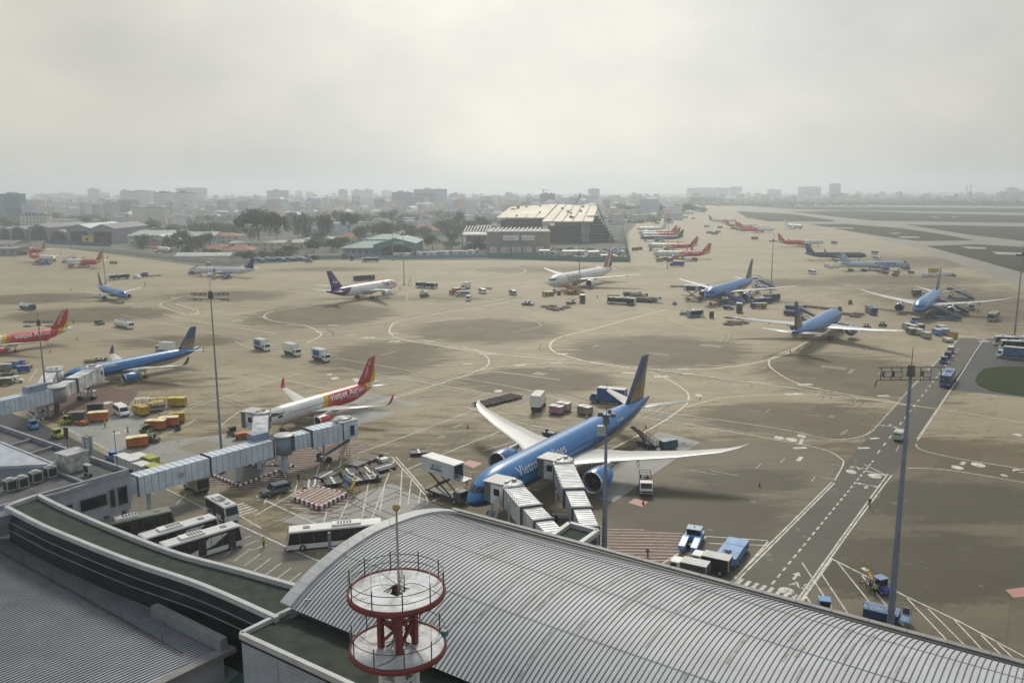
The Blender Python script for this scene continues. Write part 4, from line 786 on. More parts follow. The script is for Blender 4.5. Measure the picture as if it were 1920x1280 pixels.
def pier_head():
    t = thing('pier_building', 'grey pier head with flat dark roof, parapet and wide windows at the left edge', 'building'); z = 9.6
    a0, a1, a2, a3 = U(-160, 745, z), U(0, 801, z), U(240, 884, z), U(83, 928, z); a4 = U(-40, 965, z)
    P = [a0, a1, a2, a3, a4, U(-300, 1000, z)]
    MB().prism([(p_.x, p_.y) for p_ in P], z-.5, z-.35).build('roof', FLATG, t)
    b = MB(); 
    for q0, q1 in ((a0, a1), (a1, a2), (a2, a3), (a3, a4)): b.bar(q0, q1, .45, .9)
    for (x0, y0, x1, y1) in ((20, 835, 62, 822), (50, 853, 115, 832), (90, 872, 118, 860), (95, 880, 165, 907), (165, 907, 110, 925), (110, 925, 0, 950)): b.bar(U(x0, y0, z), U(x1, y1, z), .35, .35)
    b.build('parapet', mat('parapet_grey', (.26, .27, .31), .55), t)
    w = MB(); w.prism([(p_.x, p_.y) for p_ in P], 3.6, z-.5)
    w.build('wall', WALLB, t)
    col = MB()
    for (x, y) in ((238, 935), (205, 950)):
        q = U(x, y, 5.0); col.box((q.x-1, q.y+1, 1.85), (.7, .7, 3.7))
    col.build('column', WALLB, t)
    d = (a3-a2).normalized(); n_ = Vector((d.y, -d.x, 0)); n_ = n_ if n_.y < 0 else -n_; Lw = (a3-a2).length
    for (u0, u1, z0, z1) in ((.03, .16, 4.6, 7.6), (.19, .26, 4.6, 7.6), (.29, .62, 5.3, 7.3), (.70, .90, 5.2, 7.2)):
        f = MB(); q0 = a2+d*Lw*u0+n_*.05; q1 = a2+d*Lw*u1+n_*.05; f.add([(q0.x, q0.y, z0), (q1.x, q1.y, z0), (q1.x, q1.y, z1), (q0.x, q0.y, z1)], [(0, 1, 2, 3)]); wo = f.build('window', GLASS, t)
        fr = MB(); 
        for e0, e1 in (((q0.x, q0.y, z0), (q1.x, q1.y, z0)), ((q0.x, q0.y, z1), (q1.x, q1.y, z1)), ((q0.x, q0.y, z0), (q0.x, q0.y, z1)), ((q1.x, q1.y, z0), (q1.x, q1.y, z1))): fr.bar(e0, e1, .14)
        fr.build('frame', STEEL, wo)
    pm = MB(); r = [U(-160, 815, 12), U(0, 829, 12.3), U(104, 871, 10.6), U(0, 876, 11.6), U(-160, 880, 12)]; pm.poly([tuple(p_) for p_ in r][::-1]); pm.build('metal_roof', mat('pale_blue_roof', (.33, .37, .43), .45, .2), t)
    fs = MB(); fs.bar(r[1], r[2], .35, .35); fs.bar(r[2], r[3], .4, .5); fs.bar(r[3], r[4], .4, .5); fs.build('roof_edge', mat('roof_edge', (.40, .43, .48), .5), t)
    ww = MB(); q = [r[2], r[3], r[4]]
    for i in range(2): ww.add([tuple(q[i]), tuple(q[i+1]), (q[i+1].x, q[i+1].y, 9.2), (q[i].x, q[i].y, 9.2)], [(0, 1, 2, 3)])
    ww.build('upper_wall', WALLB, t)
    # end wall at the top of the concourse
    ew = MB(); q = [U(0, 950, 12.5), U(18, 955, 12.5), U(22, 1005, 9), U(0, 1002, 9)]; ew.bar(U(8, 962, 13), U(10, 1000, 9.2), 2.4, .8); ew.build('end_wall', WALLB, t)
    # shelter, antennas, air conditioners: things of their own on the roof
    s = thing('equipment_shelter', 'stained pale equipment cabin on the pier roof beside the grey antenna panels', 'cabin', U(138, 880, z-.35), AX)
    MB().b0(-1.7, 1.7, -1.6, 1.6, .1, 2.9).build('body', mat('stained_white', (.42, .45, .44), .6, dirt=(.22, .22, .2), sc=1.2), s); MB().b0(-1.85, 1.85, -1.75, 1.75, 2.9, 3.05).build('roof', TRIMW, s); MB().b0(-1.9, -1.72, -.4, .5, .9, 1.8).build('junction_box', GALV, s)
    an = thing('antenna_mast', 'cluster of tall grey antenna panels rising behind the equipment cabin', 'antenna', U(168, 872, z-.35), AX)
    MB().cyl((0, 0, 0), (0, 0, 5.2), .12).build('pole', GALV, an)
    for k in range(3): q = k*2.1; MB().box((.55*math.cos(q), .55*math.sin(q), 3.2), (.35, .55, 3.4), q).build('panel', mat('panel_grey', (.36, .38, .40), .5), an)
    lp = thing('loudspeaker_panel', 'black tapered panel on a thin post above the pier roof', 'antenna', U(129, 862, z-.35), AX); MB().cyl((0, 0, 0), (0, 0, 4.4), .05).build('post', DARK, lp); MB().box((0, 0, 4.6), (.25, .7, 1.9), 0, 1.0, 1.45).build('panel', DARK, lp)
    for i, (x, y, lb) in enumerate(((20, 905, 'leftmost of four rooftop air conditioners on the pier roof'), (42, 900, 'second from left of four rooftop air conditioners on the pier roof'), (68, 890, 'third from left of four rooftop air conditioners on the pier roof'), (96, 880, 'rightmost of four rooftop air conditioners, nearest the slanted metal roof'))):
        c = thing('air_conditioner', lb, 'air conditioner', U(x, y+14, z-.35), AX, 'air conditioners on the pier roof'); MB().b0(-.75, .75, -.65, .65, .1, 1.75).build('case', mat('ac_case', (.34, .35, .33), .6), c); m = MB(); m.b0(-.77, -.755, -.5, .5, .3, 1.5); m.b0(-.6, .6, -.67, -.655, .3, 1.5); m.build('grille', DARK, c)
        m = MB(); m.cyl((0, 0, 1.75), (0, 0, 1.95), .5, n=12); m.build('fan_cowl', GALV, c)
    c = thing('air_conditioner', 'small white air conditioner alone beside the equipment cabin', 'air conditioner', U(166, 892, z-.35), AX); MB().b0(-.35, .35, -.8, .8, .5, 1.9).build('case', TRIMW, c); m = MB().b0(-.37, -.355, -.6, .6, .7, 1.7); m.build('grille', DARK, c); m = MB(); [m.b0(-.3, .3, y-.05, y+.05, 0, .5) for y in (-.6, .6)]; m.build('stand', DARK, c)
    w1 = thing('whip_antenna', 'thin dark pole standing at the corner of the pier roof', 'antenna', U(221, 885, z), 0); MB().cyl((0, 0, 0), (0, 0, 6.6), .05, n=6).build('pole', DARK, w1); MB().box((0, 0, 6.6), (.3, .3, .12)).build('head', DARK, w1)
pier_head()
# red and white radio tower
def tower():
    d = 54.0; c = Vector((-7.55, 50.4, 0)); t = thing('radio_tower', 'red and white lattice radio tower with two round railed decks in the foreground', 'tower', c, AX)
    z1, z0, Rk = 27.3, 23.45, 3.05; REDT = mat('tower_red', (.15, .018, .016), .5, dirt=(.11, .02, .02), sc=1.5); DK = mat('deck_white', (.56, .58, .62), .6, dirt=(.36, .35, .34), sc=1.3); RLM = mat('rail_dark', (.05, .035, .035), .5)
    for zz in (z1, z0):
        m = MB(); n = 40; hs = .62
        ring_o = [(Rk*math.cos(2*math.pi*k/n), Rk*math.sin(2*math.pi*k/n)) for k in range(n)]
        sq = []
        for k in range(n):
            q = 2*math.pi*k/n; cq, sq_ = math.cos(q), math.sin(q); f = hs/max(abs(cq), abs(sq_)); sq.append((cq*f, sq_*f))
        m.loft([[(x, y, zz) for x, y in ring_o], [(x, y, zz) for x, y in sq]][::-1], cap0=False, cap1=False); m.loft([[(x, y, zz-.08) for x, y in ring_o], [(x, y, zz-.08) for x, y in sq]], cap0=False, cap1=False)
        dk = m.build('deck', DK, t)
        r = MB(); r.smooth = True; r.loft([[(q*math.cos(a), q*math.sin(a), zz+h) for a in [2*math.pi*k/48 for k in range(48)]] for q, h in ((Rk-.02, .1), (Rk+.12, .08), (Rk+.13, -.27), (Rk-.06, -.32), (Rk-.02, .1))], cap0=False, cap1=False); r.build('deck_rim', REDT, dk)
        bd = MB()
        for k in range(30): a = rnd.uniform(0, 6.28); q = rnd.uniform(.8, 2.8); bd.disc((q*math.cos(a), q*math.sin(a), zz+.004), rnd.uniform(.02, .07), rnd.uniform(.02, .05))
        bd.build('rust_spot', BROWN, dk)
        for h in (.55, 1.08):
            rr_ = MB(); rr_.smooth = True; rb = Rk+.02
            rr_.loft([[(rb+.028*math.cos(b))*math.cos(a) if False else (rb+.028*math.cos(b))*math.cos(a), (rb+.028*math.cos(b))*math.sin(a), zz+h+.028*math.sin(b)] for a in [0]] for b in [0]) if False else None
            P_ = [Vector((rb*math.cos(2*math.pi*k/40), rb*math.sin(2*math.pi*k/40), zz+h)) for k in range(41)]
            for i in range(40): rr_.cyl(P_[i], P_[i+1], .028, n=5, caps=False)
            if h > 1 or zz == z1: rr_.build('handrail', RLM, t)
        for k in range(10):
            a = 2*math.pi*k/10+.2; q = Rk+.02; p_ = MB().cyl((q*math.cos(a), q*math.sin(a), zz-.1), (q*math.cos(a), q*math.sin(a), zz+1.35), .045, n=6); po = p_.build('rail_post', RLM, t)
            if zz == z1: MB().cyl((q*math.cos(a), q*math.sin(a), zz+1.35), (q*math.cos(a), q*math.sin(a), zz+3.4+.3*math.sin(k*2.1)), .03, .02, n=5).build('whip_aerial', WHITE, po)
            elif k in (1, 4, 7): MB().cyl((q*math.cos(a), q*math.sin(a), zz+1.35), (q*math.cos(a), q*math.sin(a), zz+2.3), .026, n=5).build('whip_aerial', WHITE, po)
    h = .78
    for sx in (-1, 1):
        for sy in (-1, 1):
            MB().box((sx*h, sy*h, (z0+z1)/2-.1), (.34, .34, z1-z0-.2)).build('leg', REDT, t); MB().box((sx*h, sy*h, (z0+12.9)/2-.1), (.34, .34, z0-12.9-.2)).build('leg', mat('tower_white', (.55, .55, .56), .5), t)
    br = MB()
    for a, c_ in (((-h, -h), (h, -h)), ((h, -h), (h, h)), ((h, h), (-h, h)), ((-h, h), (-h, -h))):
        br.bar((*a, z0+.3), (*c_, z0+1.9), .2); br.bar((*c_, z0+1.9), (*a, z1-.5), .2); br.bar((*a, z0+1.9), (*c_, z0+1.9), .2)
    br.build('brace', REDT, t)
    wb = MB()
    for a, c_ in (((-h, -h), (h, -h)), ((h, -h), (h, h)), ((h, h), (-h, h)), ((-h, h), (-h, -h))):
        for k in range(5): zq = 13+k*2.05; wb.bar((*a, zq), (*c_, zq+2), .14); wb.bar((*a, zq+2), (*c_, zq+2), .14)
    wb.build('brace', mat('tower_white', (0, 0, 0)), t)
    ld = MB(); 
    for y in (-.2, .2): ld.bar((.55, y, z0-6), (.55, y, z1+.9), .05)
    for k in range(36): ld.bar((.55, -.2, z0-6+k*.3), (.55, .2, z0-6+k*.3), .035)
    ld.build('ladder', DARK, t)
    MB().cyl((.35, .1, z0+.2), (.35, .1, z1+5.3), .09, .06, n=8).build('antenna_mast', STEEL, t)
    bl = MB(); bl.smooth = True; bl.loft([[(.35+.26*math.sin(p_)*math.cos(a), .1+.26*math.sin(p_)*math.sin(a), z1+5.5-.26*math.cos(p_)) for a in [2*math.pi*k/14 for k in range(14)]] for p_ in [.05+3.04*k/8 for k in range(9)]]); bl.build('antenna_ball', mat('ochre_ball', (.36, .26, .10), .5), t)
    for q, s_ in ((.4, 1), (1.3, -1), (2.4, 1), (5.2, -1)):
        P_ = smoothline([Vector((.4, .1, z1+.1)), Vector((1.3*math.cos(q), 1.3*math.sin(q), z1+.5)), Vector((Rk*math.cos(q+.2*s_), Rk*math.sin(q+.2*s_), z1+.1))], 6)
        cb = MB(); [cb.cyl(P_[i], P_[i+1], .022, n=5, caps=False) for i in range(len(P_)-1)]; cb.build('cable', DARK, t)
    for q in (.2, 1.8, 3.4, 4.4):
        P_ = smoothline([Vector((.6, .2, z0+.1)), Vector((1.6*math.cos(q+.3), 1.6*math.sin(q+.3), z0+.06)), Vector((Rk*.97*math.cos(q), Rk*.97*math.sin(q), z0+.2))], 6)
        cb = MB(); [cb.cyl(P_[i], P_[i+1], .025, n=5, caps=False) for i in range(len(P_)-1)]; cb.build('cable', DARK, t)
    fl = MB(); a = R(-12)-AX+.0; q = Rk+.15; fl.box((q*math.cos(a), q*math.sin(a), z0+1.2), (.35, .3, .4)); fl.cyl((q*math.cos(a), q*math.sin(a), z0+.4), (q*math.cos(a), q*math.sin(a), z0+1.2), .05); fl.build('floodlight', GREENB, t)
tower()
# ---------------------------------------------------------------- jet bridges
JBW = mat('bridge_white', (.70, .71, .72), .4, .1, dirt=(.34, .35, .36), sc=.5); JBB = mat('bridge_blue_grey', (.54, .61, .68), .45, dirt=(.44, .50, .57), sc=.5); JBD = mat('bridge_slate', (.22, .28, .36), .5); RIB = mat('bridge_rib', (.33, .37, .42), .5)
def tunnel(t, a, b_, w, h, m, rib=.75, step=True, nm='tunnel', roofm=None, ribm=None):
    a = Vector(a); b_ = Vector(b_); mb = MB(); mb.bar(a, b_, w, h); o = mb.build(nm, m, t)
    d = (b_-a); L_ = d.length; d.normalize(); up = Vector((0, 0, 1)); s = d.cross(up).normalized(); u2 = s.cross(d).normalized(); n = int(L_/rib); rb = MB()
    for k in range(n+1):
        c = a+d*(L_*k/max(n, 1)); 
        for q in (-1, 1): rb.bar(c+s*q*(w/2+.03)-u2*h/2, c+s*q*(w/2+.03)+u2*h/2, .06, .05)
        rb.bar(c-s*w/2+u2*(h/2+.03), c+s*w/2+u2*(h/2+.03), .06, .05)
    r = rb.build('tunnel_ribs', ribm or RIB, o); 
    for k in (0, 1):
        c = a if k == 0 else b_; cl = MB()
        for q in (-1, 1): cl.bar(c+s*q*(w/2+.05)-u2*(h/2+.05), c+s*q*(w/2+.05)+u2*(h/2+.05), .3, .2)
        cl.bar(c-s*(w/2+.05)+u2*(h/2+.07), c+s*(w/2+.05)+u2*(h/2+.07), .3, .2)
        cl.build('end_collar', DGREY, o)
    return o
def column_legs(t, p, w, ztop, wheel=True, m=None):
    p = Vector(p)
    for q in (-1, 1): MB().cyl((p.x+q*w/2, p.y, .8 if wheel else 0), (p.x+q*w/2, p.y, ztop), .18).build('leg', m or GALV, t)
    if wheel:
        ax = MB(); ax.box((p.x, p.y, .9), (w+1.2, .9, .5)); ax.build('bogie', GALV, t)
        for q in (-1, 1):
            for r_ in (-.55, .55): MB().cyl((p.x+q*(w/2+.2), p.y+r_-.15, .55), (p.x+q*(w/2+.2), p.y+r_+.15, .55), .55, n=14).build('wheel', TYRE, t)
def stairs(t, p0, p1, w=.9, m=None, rail=True, nm='stair'):
    """flight between two points (low, high)"""
    p0 = Vector(p0); p1 = Vector(p1); d = p1-p0; h = Vector((d.x, d.y, 0)).normalized(); s = Vector((h.y, -h.x, 0)); st = MB()
    for q in (-1, 1): st.bar(p0+s*q*w/2, p1+s*q*w/2, .07, .28)
    n = max(3, int(d.z/.24)); 
    for k in range(n+1): c = p0+d*k/n; st.bar(c-s*w/2, c+s*w/2, .26, .05)
    o = st.build(nm, m or STEEL, t)
    if rail:
        rl = MB(); 
        for q in (-1, 1):
            for hh in (.5, 1.0): rl.bar(p0+s*q*w/2+Vector((0, 0, hh)), p1+s*q*w/2+Vector((0, 0, hh)), .045)
            for k in range(0, 7): c = p0+d*k/6; rl.bar(c+s*q*w/2, c+s*q*w/2+Vector((0, 0, 1.0)), .045)
        rl.build('handrail', m or STEEL, o)
    return o
def cab(t, c, hd, w=3.4, h=3.2, m=None, z=None, bell=True):
    """glazed cab at c facing hd, round rotunda behind it"""
    m = m or JBW; c = Vector(c); o = MB(); T = Matrix.Translation(c) @ Matrix.Rotation(hd, 4, 'Z'); o.T = T
    o.smooth = True; o.cyl((0, 0, -h/2), (0, 0, h/2), w*.58, n=18); o.smooth = False; o.b0(0, 2.6, -w/2, w/2, -h/2, h/2); c_ = o.build('cab', m, t)
    g = MB(); g.T = T; g.b0(.6, 2.0, -w/2-.02, w/2+.02, -.2, .9); g.b0(-w*.585, -w*.40, -.8, .8, -.2, .9); g.build('cab_window', GLASS, c_)
    r = MB(); r.T = T; r.smooth = True; r.cyl((0, 0, h/2), (0, 0, h/2+.22), w*.62, w*.5, n=18); r.smooth = False; r.b0(.3, 3.9, -w/2-.2, w/2+.2, h/2+.12, h/2+.3); r.build('cab_roof', TRIMW, c_)
    if bell:
        b = MB(); b.T = T
        for k in range(4): b.b0(2.6+k*.33, 2.6+k*.33+.22, -w/2+.04*k, w/2-.04*k, -h/2+.1, h/2+.08)
        b.mi(1).b0(2.6, 3.9, -w/2+.2, w/2-.2, -h/2+.2, h/2-.05); b.build('bellows', [mat('bellows_grey', (.16, .18, .19), .8), DARK], c_)
    e = MB(); e.T = T; e.b0(-.6, -.1, -.9, -.3, h/2+.2, h/2+.65); e.b0(.1, .5, .2, .9, h/2+.2, h/2+.5); e.cyl((-.9, .9, h/2), (-.9, .9, h/2+1.1), .05); e.build('roof_equipment', GALV, c_)
def jb_main(label, door, term, zt, zd, hdp):
    t = thing('jet_bridge', label, 'jet bridge', (0, 0, 0), 0, 'pair of jet bridges at the big blue airliner'); door = Vector(door); term = Vector(term)
    d = (term-door).normalized(); L_ = (term-door).length; s = Vector((d.y, -d.x, 0)); A = Vector((door.x, door.y, zd))+Vector((d.x, d.y, 0))*1.8; B = Vector((term.x, term.y, zt))
    cab(t, (door.x, door.y, zd), hdp)
    m1 = A.lerp(B, .46); m2 = A.lerp(B, .74)
    tunnel(t, A, m1, 3.3, 3.1, JBW, .7); tunnel(t, m1, m2, 2.85, 2.75, JBW, .7); tunnel(t, m2, B, 2.5, 2.5, JBW, .7)
    column_legs(t, A.lerp(m1, .45), 3.8, zd-1.2)
    rl = MB()
    for q in (1, -1)[:1]:
        for hh in (.5, 1.0): rl.bar(A.lerp(m1, .05)-s*q*(-1.9)+Vector((0, 0, 1.5+hh)), m1-s*q*(-1.9)+Vector((0, 0, 1.2+hh)), .07)
        for k in range(9): c = A.lerp(m1, .05+k*.115)-s*q*(-1.9); rl.bar(c+Vector((0, 0, 1.3)), c+Vector((0, 0, 2.5)), .06)
    rl.build('roof_rail', GALV, t)
    return t, A, m1, s
t1, A1, M1, S1 = jb_main('left of the two white ribbed jet bridges, at the big blue airliner nose door', U(957, 924, 6.2)[:2], U(1042, 1016, 6.4)[:2], 6.4, 6.2, -2.15-math.pi/2)
stairs(t1, A1+Vector((-5.2, -7.0, -6.0)), A1+Vector((-2.6, -.6, -1.2)), 1.1, GALV)
t2, A2, M2, S2 = jb_main('right of the two white ribbed jet bridges, nearer the big blue airliner wing', U(1054, 879, 6.2)[:2], U(1106, 1004, 6.4)[:2], 6.4, 6.2, -2.15-math.pi/2)
# pier node with its own small green roof
def node():
    t = thing('bridge_node_building', 'small green roofed block where the pair of jet bridges meets the terminal', 'building'); z = 8.6
    P = [U(1030, 1012, z), U(1068, 982, z), U(1121, 996, z), U(1083, 1024, z)]; P[0] = P[0]-RU*3; P[3] = P[3]-RU*3
    q = [(p_.x, p_.y) for p_ in P]; MB().prism(q, z-.4, z-.3).build('roof', mat('pool_green_roof', (.018, .034, .024), .95), t)
    b = MB(); 
    for i in range(4): b.bar(P[i], P[(i+1) % 4], .6, .6)
    b.build('parapet', TRIMW, t); w = MB().prism(q, 0, z-.42); w.build('wall', mat('slate_wall', (.13, .14, .18), .5), t)
    d = (P[2]-P[3]).normalized(); n_ = Vector((d.y, -d.x, 0)); g = MB(); L_ = (P[2]-P[3]).length
    for k in range(4):
        for r_ in range(3): a_ = P[3]+d*(L_*(.12+k*.22))+n_*.04; c_ = a_+d*L_*.17; g.add([(a_.x, a_.y, 2.2+r_*2), (c_.x, c_.y, 2.2+r_*2), (c_.x, c_.y, 3.8+r_*2), (a_.x, a_.y, 3.8+r_*2)], [(0, 1, 2, 3)])
    g.build('window_panel', GLASS, t)
    l = MB(); a_, b_, c_, d_ = U(1010, 1003, 7.6), U(1048, 994, 7.6), U(1035, 1020, 7.6), U(985, 1020, 7.6); l.prism([(v.x, v.y) for v in (a_, b_, c_, d_)], 5, 7.5); l.build('link_roof', JBW, t)
node()
# long bridge left of centre: fixed walkway, rotunda, two arms
def jb_long():
    t = thing('jet_bridge', 'long pale blue ribbed jet bridge climbing from the pier to the white and red airliner', 'jet bridge')
    A = U(250, 909, 5.4)+Vector((0, 0, 0)); B = U(505, 838, 5.4); C = U(532, 832, 5.4)
    A.z = B.z = C.z = 5.4
    tunnel(t, A, A.lerp(B, .5), 3.0, 3.2, JBB, 1.15); tunnel(t, A.lerp(B, .5), B, 3.0, 3.2, JBB, 1.15, nm='tunnel')
    cab_c = C; r = MB(); r.smooth = True; r.cyl(C-Vector((0, 0, 1.9)), C+Vector((0, 0, 1.65)), 1.55, n=22); r.build('rotunda', JBD, t); r = MB(); r.smooth = True; r.cyl(C+Vector((0, 0, 1.7)), C+Vector((0, 0, 1.85)), 2.0, 1.8, n=22); r.build('rotunda_roof', TRIMW, t)
    D_ = U(635, 806, 5.6); D_.z = 5.6; dd = (D_-C).normalized(); E0 = C+dd*1.4; E1 = C+dd*5.2
    tunnel(t, E0, E1, 2.8, 2.9, JBB, .9); tunnel(t, E1, D_, 3.3, 3.4, JBB, 1.1)
    # cab at the end
    cabm = MB(); hd = ang(C, D_); T = Matrix.Translation(D_) @ Matrix.Rotation(hd, 4, 'Z'); cabm.T = T; cabm.b0(-.2, 3.4, -1.7, 1.7, -1.75, 1.75); co = cabm.build('cab', JBB, t)
    g = MB(); g.T = T; g.b0(1.6, 2.6, -1.72, 1.72, -1.2, .9); g.build('cab_window', NAVY, co); r = MB(); r.T = T; r.b0(-.6, 3.5, -1.8, 1.8, 1.76, 1.95); r.smooth = True; r.cyl((1.3, .6, 1.95), (1.3, .6, 2.3), 1.9, 1.5, n=16); r.smooth = False; r.b0(-1.5, -.6, -1, -.2, 1.95, 2.5); r.b0(2, 2.8, -.6, .6, 1.95, 2.4); r.build('cab_roof', TRIMW, co)
    W_ = U(612, 846, 0); ax = MB(); sd = Vector((-dd.y, dd.x, 0)); q = D_-dd*3.6; ax.cyl((q.x, q.y, .6), (q.x, q.y, 3.9), .22); ax.cyl((q.x, q.y, 3.9), (q.x-dd.x*2.6, q.y-dd.y*2.6, 4.0), .12); ax.bar((q.x, q.y, 1.2), (q.x-dd.x*2.4, q.y-dd.y*2.4, 4), .16); ax.bar(Vector((q.x, q.y, .6))-sd*1.8, Vector((q.x, q.y, .6))+sd*1.8, .5); ax.build('drive_column', GALV, t)
    for k in (-1, 1): MB().cyl(Vector((q.x, q.y, .62))+sd*k*1.5, Vector((q.x, q.y, .62))+sd*k*2.0, .62, n=16).build('wheel', TYRE, t)
    stairs(t, U(595, 862, 0.1), D_+Vector((0, 0, -1.9))-sd*1.9+dd*1.2, .9, mat('stair_slate', (.12, .14, .19), .5))
    # legs
    for (x, y) in ((447, 902), (487, 880)): 
        g_ = U(x, y, 0); MB().cyl((g_.x, g_.y, 0), (g_.x, g_.y, 4.0), .42, n=16).build('leg', JBB, t)
    g_ = C; MB().cyl((g_.x, g_.y, 0), (g_.x, g_.y, 3.5), .7, n=16).build('leg', JBB, t)
    g_ = U(281, 958, 0); MB().cyl((g_.x, g_.y, 0), (g_.x, g_.y, 4.0), .35, n=16).build('leg', JBB, t)
    # second arm going to the aircraft nose
    F = U(484, 806, 6.4); F.z = 6.0; G = B.lerp(C, .1); G.z = 6.0; e = U(490, 790, 5.6); e.z = 5.8
    up = Vector((e.x, e.y, 0)); hdv = -2.129-math.pi/2+0
    cab(t, (e.x, e.y, 5.9), 2.75, 3.4, 3.4); tunnel(t, (e.x+.4, e.y-1.2, 5.9), (G.x-2.4, G.y+1.2, 5.9), 3.0, 3.0, JBW, .9)
    r = MB(); r.T = Matrix.Translation((G.x-2.2, G.y-.3, 0)) @ Matrix.Rotation(hd, 4, 'Z'); r.b0(-1.6, 1.6, -1.2, 1.2, 7.0, 8.3); r.build('plant_box', JBD, t)
    em = MB(); c = A.lerp(B, .30); sdl = Vector((dd.y, -dd.x, 0)); em.cyl(c+sdl*1.55, c+sdl*1.62, .36, n=16); em.build('round_sign', RED, t); em = MB(); em.cyl(c+sdl*1.6, c+sdl*1.64, .24, n=16); em.build('round_sign', JBB, t)
jb_long()
# steel work frame under the rotunda
def lattice_frame():
    c = U(512, 893, 0); t = thing('steel_frame', 'grey tubular steel access frame under the long bridge rotunda', 'frame', c, R(20)); b = MB(); w, h = 2.2, 3.6
    Q = [(-w, -w), (w, -w), (w, w), (-w, w)]; Q2 = [(x*.45, y*.45) for x, y in Q]
    for i in range(4):
        a_, c_ = Q[i], Q[(i+1) % 4]; a2, c2 = Q2[i], Q2[(i+1) % 4]
        b.bar((*a_, .1), (*c_, .1), .12); b.bar((*a_, .1), (*a2, h), .12); b.bar((*a2, h), (*c2, h), .1); b.bar((*a_, .1), (*c2, h), .08); m_ = ((a_[0]+c_[0])/2, (a_[1]+c_[1])/2); b.bar((*m_, .1), (*a2, h), .08); b.bar((a_[0]*.72, a_[1]*.72, h*.5), (c_[0]*.72, c_[1]*.72, h*.5), .08)
    b.build('frame', GALV, t); MB().b0(-1.0, 1.0, -1.0, 1.0, h, h+.08).build('platform', STEEL, t)
lattice_frame()
def kerb_island(px, label, name='kerb_island', fill=None, h=.45, hump=False):
    P = [U(x, y, 0) for x, y in px]; t = thing(name, label, 'kerb'); n = len(P)
    if hump:
        c = sum(P, Vector())/n; b = MB(); b.prism([(p_.x, p_.y) for p_ in P], .02, h*.9); b.build('top', fill, t)
        m = MB(); d = (P[1]-P[0]).normalized(); 
        for k in range(8):
            u = (k+.5)/8; a_ = P[0].lerp(P[3], u); c_ = P[1].lerp(P[2], u); v = (c_-a_); a_ = a_+v*.03; c_ = c_-v*.03; m.ribbon([a_, c_], .22, h*.9+.012)
        m.build('top_marking', MW, t)
    elif fill: MB().prism([(p_.x, p_.y) for p_ in P], .02, .1).build('top', fill, t)
    w = MB(); r = MB()
    for i in range(n):
        a_, c_ = P[i], P[(i+1) % n]; L_ = (c_-a_).length; k = max(2, int(L_/.62)); k += k % 2
        for j in range(k): (w if j % 2 else r).bar(a_.lerp(c_, j/k)+Vector((0, 0, h/2)), a_.lerp(c_, (j+.98)/k)+Vector((0, 0, h/2)), .3, h)
    
    for m_, q_ in ((w, WHITE), (r, mat('kerb_red', (.17, .035, .045), .6))): o_ = m_.build('kerb_blocks', q_, t); o_['kind'] = 'stuff'
kerb_island([(383, 886), (430, 873), (551, 874), (448, 912)], 'dark island with red and white kerb under the long jet bridge', fill=mat('oily_floor', (.05, .045, .04), .6))
kerb_island([(548, 937), (590, 916), (650, 931), (601, 956)], 'raised diamond island with red and white kerb and striped pink top', fill=mat('hump_red', (.24, .12, .09), .7, dirt=(.12, .07, .05)), hump=True, h=.75)
kerb_island([(52, 775), (90, 770), (124, 773), (70, 790)], 'kerbed island under the left edge jet bridge rotunda', fill=mat('oily_floor', (0, 0, 0)))
